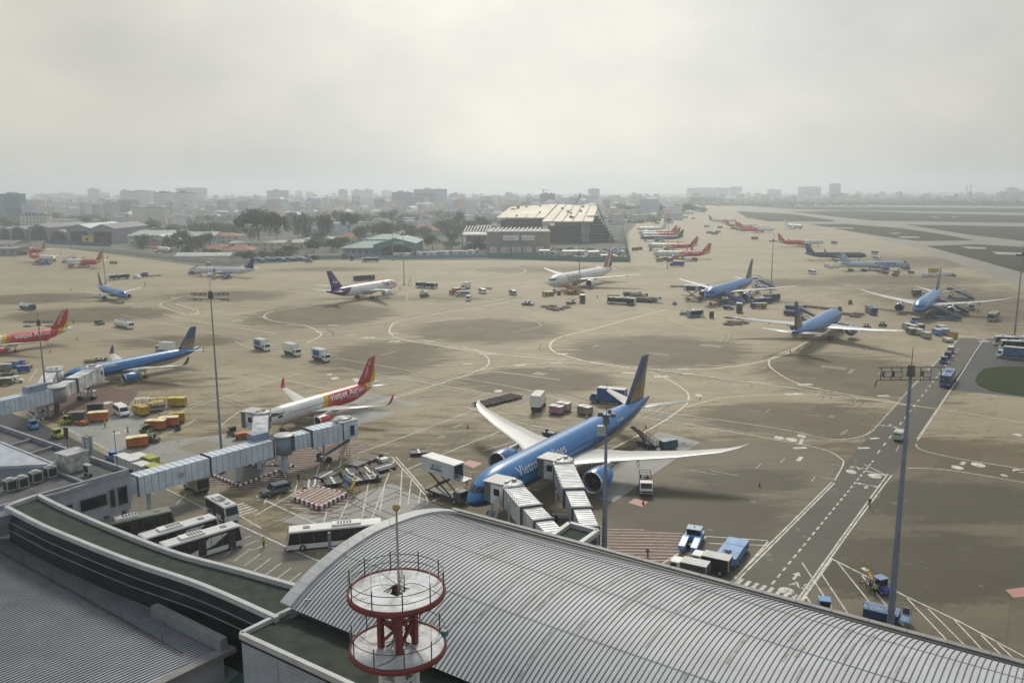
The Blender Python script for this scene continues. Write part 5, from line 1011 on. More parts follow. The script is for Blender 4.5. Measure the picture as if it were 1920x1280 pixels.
def jb_left():
    t = thing('jet_bridge', 'white jet bridge leaving the left edge of the photo for the slim blue airliner', 'jet bridge')
    B = U(104, 738, 5.4); A = U(-40, 772, 5.4); B.z = A.z = 5.4; tunnel(t, A, B, 3.0, 3.3, JBB, 1.15)
    r = MB(); r.smooth = True; r.cyl(B-Vector((0, 0, 2.0)), B+Vector((0, 0, 1.7)), 2.3, n=20); r.build('rotunda', mat('rotunda_grey', (.24, .24, .25), .5), t); r = MB(); r.smooth = True; r.cyl(B+Vector((0, 0, 1.7)), B+Vector((0, 0, 1.95)), 2.7, 2.3, n=20); r.build('rotunda_roof', TRIMW, t)
    D_ = U(172, 703, 5.6); D_.z = 5.6; dd = (D_-B).normalized(); tunnel(t, B+dd*2, B+dd*8, 2.8, 3.0, JBW, 2.5); tunnel(t, B+dd*8, D_, 3.3, 3.5, JBW, 3.0)
    T = Matrix.Translation(D_) @ Matrix.Rotation(ang(B, D_), 4, 'Z'); c = MB(); c.T = T; c.b0(-.5, 3.2, -1.8, 1.8, -2, 2.1); co = c.build('cab', JBW, t); g = MB(); g.T = T; g.b0(1.2, 2.2, -1.83, 1.83, -.4, .8); g.build('cab_window', NAVY, co)
    e = MB(); e.T = T; [e.cyl((-.5, y, 2), (-.5, y, 3.1), .12) for y in (-1.2, 1.2)]; e.b0(.4, 1.6, -.8, .8, 2.1, 2.6); e.build('roof_equipment', GALV, co)
    q = D_-dd*4; column_legs(t, (q.x, q.y, 0), 3.0, 3.8, True, GALV); stairs(t, U(167, 742, .1), D_+Vector((.8, -2.2, -2)), .9, mat('stair_slate', (0, 0, 0)))
    for (x, y) in ((70, 783), ): g_ = U(x, y, 0); MB().cyl((g_.x, g_.y, 0), (g_.x, g_.y, 4), .42, n=16).build('leg', JBB, t)
    MB().cyl((B.x, B.y, 0), (B.x, B.y, 3.5), .6, n=14).build('leg', DGREY, t)
    r = MB(); k = A.lerp(B, .72); r.T = Matrix.Translation(k) @ Matrix.Rotation(ang(A, B), 4, 'Z'); r.b0(-2.2, 2.6, -1, 1, 1.7, 3.2); r.build('plant_box', JBD, t)
    # second shorter arm
    c2 = U(103, 706, 6); cab(t, (c2.x, c2.y, 6.0), 2.0, 3.4, 3.6, bell=False); tunnel(t, (c2.x-.5, c2.y-1, 6), (B.x-3, B.y+1, 6), 3.0, 3.2, JBW, 2.5)
    em = MB(); c = A.lerp(B, .28); sdl = Vector((dd.y, -dd.x, 0)); em.cyl(c+sdl*1.55, c+sdl*1.62, .36, n=16); em.build('round_sign', NAVY, t)
jb_left()
# ---------------------------------------------------------------- light masts
MASTM = mat('mast_grey', (.24, .26, .29), .45, .3); LAMPM = mat('lamp_housing', (.10, .09, .08), .5); LGL = mat('lamp_glass', (.45, .42, .36), .3)
def mast(px, py, top, label, r=.42, arms='h', z_head=None, yaw=0, tip=None, m=None):
    g_ = U(px, py, 0); zh = zat(top, g_); t = thing('light_mast', label, 'light mast', g_, yaw, 'tall floodlight masts'); m = m or MASTM
    MB().cyl((0, 0, 0), (0, 0, zh), r, r*.38, n=14).build('pole', m, t); MB().b0(-r*1.8, r*1.8, -r*1.8, r*1.8, 0, .5).build('base', DGREY, t)
    zt = zat(tip, g_) if tip else zh+4; MB().cyl((0, 0, zh), (0, 0, zt), .05, .03, n=6).build('lightning_rod', DARK, t); MB().cyl((0, 0, zh-.3), (0, 0, zh+1.0), .5, .35, n=12).build('hub', LAMPM, t)
    if arms == 'frame':    # long horizontal double frame with big lamps
        a = MB(); 
        for zz in (-.9, .9): a.bar((-3.8, 0, zh+zz*.8), (3.8, 0, zh+zz*.8), .1)
        for x in (-3.4, -2.2, -1.1, 1.1, 2.2, 3.4): a.bar((x, 0, zh-.8), (x, 0, zh+.75), .08)
        a.bar((-3.8, 0, zh-.75), (-4.1, -.2, zh-1.5), .1); fr = a.build('lamp_frame', LAMPM, t)
        for x in (-2.8, -1.65, 1.65): b = MB(); b.box((x, -.25, zh), (.95, .4, .7)); b.mi(1).b0(x-.4, x+.4, -.47, -.455, zh-.28, zh+.28); b.build('floodlight', [LAMPM, LGL], t)
    elif arms == 'h':
        a = MB(); a.bar((-3.2, 0, zh+.5), (3.2, 0, zh+.5), .1); a.bar((-3.2, 0, zh-.4), (3.2, 0, zh-.4), .1); a.build('lamp_frame', LAMPM, t)
        for k, x in enumerate((-3.0, -2.1, -1.2, 1.2, 2.1, 3.0)):
            b = MB(); b.box((x, -.25, zh+.5), (.7, .35, .55)); b.mi(1).b0(x-.28, x+.28, -.44, -.43, zh+.3, zh+.7); b.build('floodlight', [LAMPM, LGL], t)
            if k in (0, 1, 4, 5): b = MB(); b.box((x, -.25, zh-.5), (.7, .35, .4)); b.mi(1).b0(x-.28, x+.28, -.44, -.43, zh-.63, zh-.37); b.build('floodlight', [LAMPM, LGL], t)
    elif arms == 'ring':
        a = MB(); P_ = [(1.6*math.cos(2*math.pi*k/12), 1.6*math.sin(2*math.pi*k/12), zh) for k in range(13)]; [a.bar(P_[i], P_[i+1], .1) for i in range(12)]; [a.bar((0, 0, zh), P_[i], .08) for i in (0, 3, 6, 9)]; a.build('lamp_frame', LAMPM, t)
        for k in range(6): q = k*math.pi/3+.3; b = MB(); b.box((1.7*math.cos(q), 1.7*math.sin(q), zh-.1), (.6, .6, .6), q); b.build('floodlight', LAMPM, t)
    elif arms == 'box':
        for (x, z_, w) in ((-.9, 1.2, .7), (.9, 1.0, .7), (-.3, .9, .6), (.4, 1.6, .5)): b = MB(); b.box((x, -.3, zh+z_), (w, .5, .5)); b.build('floodlight', LAMPM, t)
        b = MB(); b.b0(-1.3, -.15, -.8, .1, zh-1.9, zh-.5); b.build('control_box', mat('cabinet_grey', (.36, .38, .40), .5), t); MB().bar((-1.5, 0, zh+.8), (1.5, 0, zh+.8), .12).build('lamp_frame', LAMPM, t)
    return t
mast(1668, 1187, 700, 'tall blue grey floodlight mast in the right foreground, base just behind the silver roof edge', .43, 'frame', tip=650, m=mat('mast_blue_grey', (.17, .20, .26), .45))
mast(1133, 1036, 790, 'floodlight mast with a grey control box standing in front of the big blue airliner wing', .42, 'box', tip=718, m=mat('mast_two_tone', (.18, .21, .27), .45))
mast(418, 886, 556, 'tall floodlight mast behind the long jet bridge with two rows of square lamps', .27, 'h', tip=528)
mast(91, 784, 607, 'floodlight mast beside the left edge jet bridge rotunda', .28, 'h', tip=585)
mast(198, 532, 440, 'far floodlight mast beside the white and dark coach on the left', .3, 'ring'); mast(758, 534, 440, 'floodlight mast just right of the purple tailed cargo airliner', .3, 'ring')
mast(1086, 546, 440, 'floodlight mast in front of the white airliner with the flag tail', .32, 'ring'); mast(1445, 550, 452, 'floodlight mast rising behind the blue airliner seen from behind', .32, 'ring')
mast(1902, 630, 478, 'dark floodlight mast at the right edge of the photo', .36, 'ring'); mast(1251, 503, 412, 'floodlight mast in the row of red tailed airliners', .28, 'ring')
mast(737, 488, 404, 'floodlight mast behind the fence beside the green roofed depot', .28, 'ring'); mast(57, 470, 400, 'floodlight mast behind the far left red and white airliners', .28, 'ring')
mast(1143, 478, 415, 'thin mast in the construction yard', .22, 'ring'); mast(432, 440, 406, 'thin pale mast among the trees left of the big tree', .22, 'ring'); mast(350, 437, 385, 'thin mast in front of the big pale apartment blocks', .2, 'ring')
# ---------------------------------------------------------------- vehicles
def wheels(t, xs, w, r=.5, tw=.28, dbl=False):
    for x in xs:
        for sy in (-1, 1):
            b = MB(); y = sy*(w/2-tw/2); b.cyl((x, y-tw/2, r), (x, y+tw/2, r), r, n=16); b.mi(1).cyl((x, y-tw/2-.01, r), (x, y+tw/2+.01, r), r*.5, n=10); b.build('wheel', [TYRE, GALV], t)
GRP = {'bus': None}
def bus(p, hd, label, L_=12, W_=2.6, H=3.1, body=None, band=None, roofc=None, stripe=None, big=True, name='bus', grp=None):
    t = thing(name, label, 'bus', p, hd, grp); body = body or WHITE; band = band or GLASS
    b = MB(); b.prof([(-L_/2, .35), (-L_/2+.1, H), (L_/2-.5, H), (L_/2-.08, 1.4), (L_/2, .35)], -W_/2, W_/2); b.build('body', body, t)
    g = MB(); g.prof([(-L_/2+.25, 1.1), (-L_/2+.3, H-.2), (L_/2-.62, H-.2), (L_/2-.3, 1.1)], -W_/2-.015, W_/2+.015); g.build('side_window', band, t)
    if big:
        pl_ = MB(); n = 7
        for k in range(1, n): x = -L_/2+L_*k/n; [pl_.b0(x-.05, x+.05, s*(W_/2+.015)-.01, s*(W_/2+.015)+.01, 1.15, H-.45) for s in (-1, 1)]
        o_ = pl_.build('pillar', DGREY, t); o_['kind'] = 'stuff'
        for x in (L_*.34, -L_*.05): d = MB(); [d.b0(x-.6, x+.6, s*(W_/2+.02)-.008, s*(W_/2+.02)+.008, .45, H-.5) for s in (-1,)]; d.build('door', DARK, t)
    w = MB(); w.add([(L_/2+.012-.08*0, -W_/2+.12, 1.35), (L_/2+.012, W_/2-.12, 1.35), (L_/2-.42, W_/2-.15, H-.25), (L_/2-.42, -W_/2+.15, H-.25)], [(0, 1, 2, 3)]); w.build('windscreen', GLASS, t)
    r = MB(); r.b0(-L_/2+.3, L_/2-.7, -W_/2+.12, W_/2-.12, H+.003, H+.05); r.build('roof', roofc or body, t)
    u = MB(); u.b0(-L_*.28, L_*.02, -W_*.3, W_*.3, H+.05, H+.35); u.build('roof_unit', roofc or WHITE, t); 
    if big: u = MB(); [u.b0(-L_*.18+k*.45, -L_*.18+k*.45+.3, -W_*.22, W_*.22, H+.352, H+.37) for k in range(5)]; u.build('vent', DGREY, t); u = MB(); u.b0(L_*.25, L_*.32, -.4, .4, H+.05, H+.16); u.build('roof_hatch', GREY, t)
    each('headlight', LGL, t, [(L_/2-.02, L_/2+.03, y-.2, y+.2, .65, .85) for y in (-.85, .85)])
    each('mirror', body, t, [((L_/2-.25, s*W_/2, H-.3), (L_/2+.3, s*(W_/2+.15), H-.7), .07) for s in (-1, 1)], 'bar')
    if stripe: s_ = MB(); s_.prof([(-L_/2+.5, .5), (-L_/2+2.0, .5), (L_*.1, 1.6), (L_*.3, H-.5), (L_*.05, H-.5), (-L_*.1, 1.6)], -W_/2-.02, W_/2+.02); s_.build('side_stripe', stripe, t)
    wheels(t, (-L_*.28, L_*.33), W_+.02, .5); return t
def box_truck(p, hd, label, L_=7.5, W_=2.4, H=3.4, cab_=None, box=None, band=None, name='box_truck', open_back=False, z0=1.0, lift=0, logo=None, cat='truck', grp=None, arcs=False):
    t = thing(name, label, cat, p, hd, grp); cab_ = cab_ or WHITE; box = box or WHITE; cl = 1.9
    MB().b0(-L_/2+.15, L_/2-.3, -W_/2+.12, W_/2-.12, .5, z0-.03).build('chassis', DARK, t)
    c = MB(); c.prof([(L_/2-cl, .5), (L_/2-cl, 2.35), (L_/2-.55, 2.35), (L_/2-.06, 1.45), (L_/2, .5)], -W_/2+.1, W_/2-.1); co = c.build('cab', cab_, t)
    g = MB(); g.add([(L_/2-.03, -W_/2+.25, 1.5), (L_/2-.03, W_/2-.25, 1.5), (L_/2-.50, W_/2-.25, 2.28), (L_/2-.50, -W_/2+.25, 2.28)], [(0, 1, 2, 3)]); g.build('windscreen', GLASS, co)
    g = MB(); [g.prof([(L_/2-1.5, 1.4), (L_/2-1.5, 2.15), (L_/2-.75, 2.15), (L_/2-.4, 1.4)], s*(W_/2-.1)-.01, s*(W_/2-.1)+.01) for s in (-1, 1)]; g.build('side_window', GLASS, co)
    b = MB(); b.b0(-L_/2, L_/2-cl-.1, -W_/2, W_/2, z0, H); bo = b.build('cargo_box', box, t)
    r = MB(); r.b0(-L_/2-.03, L_/2-cl-.07, -W_/2-.03, W_/2+.03, H, H+.08); r.build('roof', TRIMW if box is not TRIMW else WHITE, bo)
    e = MB()
    for x in (-L_/2, L_/2-cl-.1):
        for y in (-W_/2, W_/2): e.b0(x-.05, x+.05, y-.05, y+.05, z0, H)
    e.build('corner_post', GALV, bo)
    if open_back: MB().b0(-L_/2-.02, -L_/2+.0, -W_/2+.15, W_/2-.15, z0+.2, H-.2).build('rear_opening', DARK, bo)
    if band: s = MB(); s.b0(-L_/2+.4, L_/2-cl-.6, -W_/2-.02, W_/2+.02, z0+.25, H-.35); s.build('side_panel', band, bo)
    if arcs:
        for s_ in (-1, 1):
            for x0 in (-L_/2+1.1, L_/2-cl-1.3):
                m = MB(); P_ = [Vector((x0+.5*math.cos(q)*(1 if x0 > -L_/4 else -1), s_*(W_/2+.03), z0+.3+(H-z0-.7)*k/6)) for k, q in enumerate([-.9+.3*j for j in range(7)])]; [m.bar(P_[i], P_[i+1], .04, .32) for i in range(6)]; m.build('white_arc', WHITE, bo)
    wheels(t, (-L_*.30, L_*.33), W_, .48); 
    each('headlight', LGL, co, [(L_/2-.02, L_/2+.02, y-.18, y+.18, .7, .9) for y in (-.8, .8)]); return t
def van(p, hd, label, L_=5.9, W_=2.0, H=2.6, body=None, name='van', band=True, suv=False, cat=None):
    t = thing(name, label, cat or 'van', p, hd); body = body or WHITE
    if suv: pr = [(-L_/2, .45), (-L_/2+.1, 1.05), (-L_/2+.35, H-.08), (-L_*.30, H), (L_*.12, H), (L_*.24, 1.12), (L_*.46, 1.0), (L_/2, .75), (L_/2, .4)]; wz0, wz1 = 1.12, H-.15; wp = [(-L_/2+.38, wz0), (-L_/2+.55, wz1), (L_*.10, wz1), (L_*.205, wz0)]
    else: pr = [(-L_/2, .35), (-L_/2, H-.2), (-L_/2+.25, H), (L_*.15, H), (L_*.30, H-.35), (L_*.38, 1.35), (L_*.47, 1.1), (L_/2, .8), (L_/2, .35)]; wz0, wz1 = 1.4, H-.35; wp = [(-L_/2+.3, wz0), (-L_/2+.3, wz1), (L_*.20, wz1), (L_*.345, wz0)]
    b = MB(); b.prof(pr, -W_/2, W_/2); bo = b.build('body', body, t)
    if band: g = MB(); g.prof(wp, -W_/2-.012, W_/2+.012); g.build('side_window', GLASS, t); g = MB(); [g.b0(x-.05, x+.05, s*(W_/2+.015)-.01, s*(W_/2+.015)+.01, wz0, wz1) for x in (-L_*.18, L_*.08) for s in (-1, 1)]; g.build('pillar', body, t)
    i = [k for k, q in enumerate(pr) if q[0] > L_*.1][0]; a_, c_ = (pr[4], pr[5])
    g = MB(); n = Vector((c_[1]-a_[1], 0, -(c_[0]-a_[0]))); n.normalize(); n = n*-.015 if n.x < 0 else n*.015
    g.add([(a_[0]+n.x, -W_/2+.15, a_[1]+n.z), (c_[0]+n.x, -W_/2+.1, c_[1]+n.z), (c_[0]+n.x, W_/2-.1, c_[1]+n.z), (a_[0]+n.x, W_/2-.15, a_[1]+n.z)], [(0, 1, 2, 3)]); g.build('windscreen', GLASS, t)
    g = MB(); g.b0(-L_/2-.012, -L_/2+.0, -W_/2+.2, W_/2-.2, wz0, wz1-.05); g.build('rear_window', GLASS, t)
    each('headlight', LGL, t, [(L_/2-.03, L_/2+.02, y-.18, y+.18, .75, .95) for y in (-W_*.36, W_*.36)]); MB().b0(L_/2-.05, L_/2+.05, -W_/2+.05, W_/2-.05, .38, .6).build('bumper', DARK, t)
    wheels(t, (-L_*.29, L_*.31), W_+.02, .36, .24); return t
def tug(p, hd, label, col=None, name='baggage_tractor', cabin=True, L_=3.0, W_=1.5, grp=None, canopy=None):
    t = thing(name, label, 'tractor', p, hd, grp); col = col or YELLOW
    b = MB(); b.prof([(-L_/2, .35), (-L_/2, .85), (-L_*.12, .85), (-L_*.05, 1.0), (L_/2-.1, .95), (L_/2, .35)], -W_/2, W_/2); b.build('body', col, t)
    if cabin:
        each('cabin_post', col, t, [((x, y, .85), (x, y, 1.85), .07) for x in (-L_*.28, L_*.12) for y in (-W_*.42, W_*.42)], 'bar'); MB().b0(-L_*.32, L_*.16, -W_/2, W_/2, 1.85, 1.95).build('canopy', canopy or col, t)
        g = MB(); g.b0(L_*.11, L_*.13, -W_*.38, W_*.38, 1.0, 1.8); g.build('windscreen', GLASS, t)
    s = MB(); s.b0(-L_*.22, -L_*.05, -.5, .5, .85, 1.05); s.b0(-L_*.25, -L_*.21, -.5, .5, .9, 1.45); s.build('seat', DARK, t); wheels(t, (-L_*.3, L_*.3), W_+.05, .33, .24); return t
def cart(p, hd, label, side=None, roof=None, L_=3.4, W_=1.7, H=2.0, grp=None, name='baggage_cart', open_=False):
    t = thing(name, label, 'cart', p, hd, grp); side = side or ORANGE; roof = roof or CREAM
    MB().b0(-L_/2, L_/2, -W_/2, W_/2, .42, .56).build('deck', DARK, t)
    if open_:
        f = MB(); [f.bar((x, y, .56), (x, y, H), .08) for x in (-L_/2+.06, 0, L_/2-.06) for y in (-W_/2+.06, W_/2-.06)]; [f.bar((-L_/2, y, H*.6), (L_/2, y, H*.6), .06) for y in (-W_/2+.06, W_/2-.06)]; f.build('frame', side, t)
    else:
        b = MB(); b.b0(-L_/2+.03, L_/2-.03, -W_/2+.03, W_/2-.03, .56, H); b.build('body', side, t); c = MB(); [c.b0(x-.025, x+.025, -W_/2, W_/2, .56, H) for x in (-L_/2+.06, 0, L_/2-.06)]; c.build('post', DGREY if side is not NAVY else GREY, t)
    r = MB(); r.prof([(-L_/2-.05, H), (-L_/2, H+.08), (0, H+.16), (L_/2, H+.08), (L_/2+.05, H)], -W_/2-.05, W_/2+.05); r.build('roof', roof, t); MB().bar((L_/2, 0, .45), (L_/2+.9, 0, .35), .07).build('drawbar', DARK, t); wheels(t, (-L_*.33, L_*.33), W_, .24, .16); return t
def dolly(p, hd, label, col=None, stripe=2, L_=3.6, W_=2.5, grp=None, tilt=0, name='container_dolly'):
    t = thing(name, label, 'dolly', p, hd, grp); col = col or mat('dolly_black', (.022, .024, .032), .5)
    b = MB(); b.b0(-L_/2, L_/2, -W_/2, W_/2, .42, .58); b.build('deck', col, t)
    r = MB(); n = 9; [r.cyl((-L_/2+L_*(k+.5)/n, -W_/2+.15, .60), (-L_/2+L_*(k+.5)/n, W_/2-.15, .60), .05, n=6, caps=False) for k in range(n)]; r.build('roller', DGREY, t)
    s = MB(); 
    if stripe == 1: s.b0(-.22, .22, -W_/2+.12, W_/2-.12, .655, .685)
    if stripe == 2: [s.b0(x-.17, x+.17, -W_/2+.12, W_/2-.12, .655, .685) for x in (-.55, .55)]
    if stripe == 3: [s.b0(x-.14, x+.14, -W_/2+.12, W_/2-.12, .655, .685) for x in (-.6, .6)]; s.b0(-.46, .46, -.15, .15, .655, .685)
    if s.v: s.build('walkway', DIRTYW, t)
    f = MB(); [f.b0(-L_/2, L_/2, s_*W_/2-.05, s_*W_/2+.05, .58, .72) for s_ in (-1, 1)]; f.build('side_guide', col, t); MB().bar((L_/2, 0, .45), (L_/2+1.2, 0, .3), .08).build('drawbar', STEEL, t); wheels(t, (-L_*.3, L_*.3), W_-.3, .24, .16); return t
def pallet(p, hd, label, w=(3.2, 2.3, 1.6), m=None, grp=None):
    t = thing('cargo_pallet_dolly', label, 'cargo', p, hd, grp); MB().b0(-w[0]/2-.1, w[0]/2+.1, -w[1]/2-.1, w[1]/2+.1, .4, .52).build('deck', DARK, t)
    b = MB(); b.b0(-w[0]/2+.05, -.03, -w[1]/2, w[1]/2, .52, .52+w[2]); b.b0(.03, w[0]/2-.05, -w[1]/2+.05, w[1]/2-.05, .52, .45+w[2]); b.build('cargo', m or PINK, t)
    c = MB(); c.b0(-w[0]/2+.02, -.01, -w[1]/2-.03, w[1]/2+.03, .52+w[2], .57+w[2]); c.b0(.01, w[0]/2-.02, -w[1]/2+.02, w[1]/2-.02, .45+w[2], .5+w[2]); c.build('cover', DIRTYW, t)
    wheels(t, (-1, 1), w[1], .22, .16); return t
def airstairs(p, hd, label, zt=4.6, L_=9.5, col=None, rail=None, name='passenger_stairs', canopy=False):
    """drives forward (+x) up to the aircraft; platform at the front"""
    t = thing(name, label, 'stairs', p, hd); col = col or mat('stair_blue', (.025, .085, .30), .4); rail = rail or GALV
    b = MB(); b.prof([(-L_/2+.8, .45), (-L_/2+.8, 1.05), (L_*.30, 1.25), (L_/2, 1.2), (L_/2, .45)], -1.1, 1.1); b.build('chassis', col, t)
    s = MB(); s.prof([(-L_/2, .35), (-L_/2, .55), (L_/2-2.0, zt), (L_/2-.1, zt), (L_/2-.1, zt-.3), (L_/2-1.9, zt-.3)], -1.0, 1.0); s.build('flight', mat('tread_grey', (.16, .17, .18), .6), t)
    sk = MB(); [sk.prof([(-L_/2, .35), (-L_/2, 1.15), (L_/2-2.0, zt+.55), (L_/2-.1, zt+.55), (L_/2-.1, zt-.35), (L_/2-1.9, zt-.35)], y-.04, y+.04) for y in (-1.08, 1.08)]; sk.build('side_panel', col, t)
    r = MB()
    for y in (-1.08, 1.08):
        for h in (.8, 1.3): r.bar((-L_/2, y, .55+h), (L_/2-2, y, zt+h), .06); r.bar((L_/2-2, y, zt+h), (L_/2, y, zt+h), .06)
        for k in range(12): u = k/11; r.bar((-L_/2+(L_-2)*u, y, .6+(zt-.6)*u+.3), (-L_/2+(L_-2)*u, y, .6+(zt-.6)*u+1.3), .05)
        for x in (L_/2-1.2, L_/2): r.bar((x, y, zt), (x, y, zt+1.3), .06)
    r.build('handrail', rail, t); d = MB(); [d.bar((L_*.2, y, 1.2), (L_/2-1.2, y, zt-.3), .14) for y in (-.8, .8)]; d.bar((-L_*.1, 0, 1.1), (L_*.18, 0, zt*.62), .2); d.build('lift_arm', DARK, t)
    c = MB(); c.prof([(L_/2-2.4, 1.2), (L_/2-2.4, 2.2), (L_/2-1.2, 2.2), (L_/2-.9, 1.2)], .1, 1.1); c.build('cab', col, t)
    if canopy: k = MB(); k.prof([(-L_/2+.5, 2.6), (-L_/2+.5, 2.7), (L_/2-2, zt+2.3), (L_/2, zt+2.3), (L_/2, zt+2.2), (L_/2-2, zt+2.2)], -1.15, 1.15); k.build('canopy', DGREY, t)
    wheels(t, (-L_*.25, L_*.3), 2.2, .45); return t
def scissor_truck(p, hd, label, zb=3.6, box=None, L_=8.2, band=None, logo=True):
    t = thing('catering_truck', label, 'truck', p, hd); box = box or mat('pale_grey_box', (.50, .53, .55), .45, var=.06)
    MB().b0(-L_/2, L_/2, -1.0, 1.0, .65, 1.0).build('chassis', DARK, t)
    c = MB(); c.prof([(L_/2-1.9, .5), (L_/2-1.9, 2.2), (L_/2-.5, 2.2), (L_/2, 1.3), (L_/2+.05, .5)], -1.1, 1.1); co = c.build('cab', DGREY, t); g = MB(); g.add([(L_/2-.01, -.95, 1.35), (L_/2-.01, .95, 1.35), (L_/2-.45, .95, 2.12), (L_/2-.45, -.95, 2.12)], [(0, 1, 2, 3)]); g.build('windscreen', GLASS, co)
    s = MB()
    for y in (-.9, .9): s.bar((-L_/2+.8, y, 1.0), (L_*.22, y, zb), .22); s.bar((L_*.22, y*.9, 1.0), (-L_/2+.8, y*.9, zb), .22)
    s.bar((-L_*.15, -.9, (1+zb)/2), (-L_*.15, .9, (1+zb)/2), .2); s.build('scissor_lift', DARK, t)
    b = MB(); b.b0(-L_/2-.3, L_/2-1.6, -1.25, 1.25, zb, zb+2.5); bo = b.build('cargo_box', box, t); MB().b0(-L_/2-.35, L_/2-1.3, -1.3, 1.3, zb+2.5, zb+2.62).build('roof', WHITE, bo)
    pf = MB(); pf.b0(L_/2-1.6, L_/2+.5, -1.2, 1.2, zb-.02, zb+.1); pf.build('platform', GALV, t); rl = MB()
    for y in (-1.2, 1.2):
        for h in (.55, 1.1): rl.bar((L_/2-1.6, y, zb+h), (L_/2+.5, y, zb+h), .05)
        for x in (L_/2-1.0, L_/2-.3, L_/2+.5): rl.bar((x, y, zb), (x, y, zb+1.1), .05)
    rl.build('handrail', GALV, t); MB().b0(L_/2-1.62, L_/2-1.58, -1, 1, zb+.1, zb+2.3).build('box_opening', DARK, bo)
    if logo:
        for s_ in (-1, 1): MB().b0(-L_*.30, L_*.02, s_*1.262-.008, s_*1.262+.008, zb+.7, zb+1.9).build('side_sign', TRIMW, bo); MB().b0(-L_*.30, L_*.02, s_*1.275-.008, s_*1.275+.008, zb+.7, zb+1.05).build('sign_band', mat('sign_blue', (.06, .12, .26), .5), bo); m = MB(); m.cyl((-L_*.22, s_*1.26, zb+1.45), (-L_*.22, s_*1.285, zb+1.45), .26, n=14); m.build('sign_emblem', mat('sign_olive', (.16, .18, .06), .5), bo)
        o = sign_text('VACS', .42, (-L_*.16, -1.28, zb+1.3), 0, GREY, bo)
    if band: m = MB(); m.b0(-L_/2+.3, L_/2-2.2, -1.27, 1.27, zb+.2, zb+2.2); m.build('side_panel', band, bo); m = MB(); [m.b0(x-.25, x+.25, -1.285, 1.285, zb+.3, zb+2.1) for x in (-L_/2+.8, L_/2-2.8)]; m.build('white_arc', WHITE, bo)
    wheels(t, (-L_*.28, L_*.33), 2.3, .5); return t
def tanker(p, hd, label, L_=9, cabm=None, tank=None):
    t = thing('fuel_truck', label, 'truck', p, hd); cabm = cabm or NAVY; tank = tank or WHITE
    MB().b0(-L_/2, L_/2-.3, -1.0, 1.0, .6, .95).build('chassis', DARK, t)
    b = MB(); b.smooth = True; b.loft([[(x, 1.2*s_*math.cos(q), 1.95+.95*s_*math.sin(q)) for q in [2*math.pi*k/16 for k in range(16)]] for x, s_ in ((-L_/2+.3, .5), (-L_/2+.45, .95), (-L_/2+.7, 1), (L_/2-2.6, 1), (L_/2-2.35, .95), (L_/2-2.3, .5))][::-1]); b.build('tank', tank, t)
    c = MB(); c.prof([(L_/2-2.1, .5), (L_/2-2.1, 2.5), (L_/2-.5, 2.5), (L_/2-.05, 1.5), (L_/2, .5)], -1.15, 1.15); co = c.build('cab', cabm, t); g = MB(); g.add([(L_/2-.03, -1, 1.55), (L_/2-.03, 1, 1.55), (L_/2-.46, 1, 2.42), (L_/2-.46, -1, 2.42)], [(0, 1, 2, 3)]); g.build('windscreen', GLASS, co)
    s = MB(); s.b0(-L_/2+.4, L_/2-2.4, -1.2, 1.2, .95, 1.25); s.build('side_locker', cabm, t); s = MB(); [s.cyl((x, 0, 2.85), (x, 0, 3.05), .28, n=10) for x in (-2.6, -1, .6)]; s.b0(-L_/2+.8, L_/2-2.8, -.5, -.42, 2.85, 3.1); s.b0(-L_/2+.8, L_/2-2.8, .42, .5, 2.85, 3.1); s.build('manhole', GALV, t); wheels(t, (-L_*.33, -L_*.18, L_*.33), 2.4, .5); return t
def hydrant_truck(p, hd, label):
    t = thing('hydrant_truck', label, 'truck', p, hd); L_ = 6.6; MB().b0(-L_/2, L_/2, -1.0, 1.0, .6, .95).build('chassis', DARK, t)
    c = MB(); c.prof([(L_/2-2, .5), (L_/2-2, 2.3), (L_/2-.5, 2.3), (L_/2-.05, 1.4), (L_/2, .5)], -1.1, 1.1); co = c.build('cab', WHITE, t); g = MB(); g.add([(L_/2-.03, -.95, 1.45), (L_/2-.03, .95, 1.45), (L_/2-.46, .95, 2.22), (L_/2-.46, -.95, 2.22)], [(0, 1, 2, 3)]); g.build('windscreen', GLASS, co)
    m = MB(); [m.b0(x-.35, x+.35, y-.35, y+.35, .95, z_) for x, y, z_ in ((-.9, -.6, 1.9), (-.9, .5, 1.6), (-2, 0, 1.8), (-2.6, .6, 1.5), (.4, .5, 2.0))]; m.build('pump_module', DIRTYW, t)
    r = MB(); [r.cyl((-1.5, y, 1.6), (-1.5, y+.3, 1.6), .6, n=14) for y in (-.9, .3)]; r.build('hose_reel', DARK, t); f = MB(); [f.bar((x, y, .95), (x, y, 2.7), .06) for x in (-3, -.3) for y in (-1, 1)]; [f.bar((-3, y, 2.7), (-.3, y, 2.7), .06) for y in (-1, 1)]; [f.bar((x, -1, 2.7), (x, 1, 2.7), .06) for x in (-3, -1.6, -.3)]; f.build('frame', DGREY, t); wheels(t, (-2, 2.1), 2.2, .45); return t
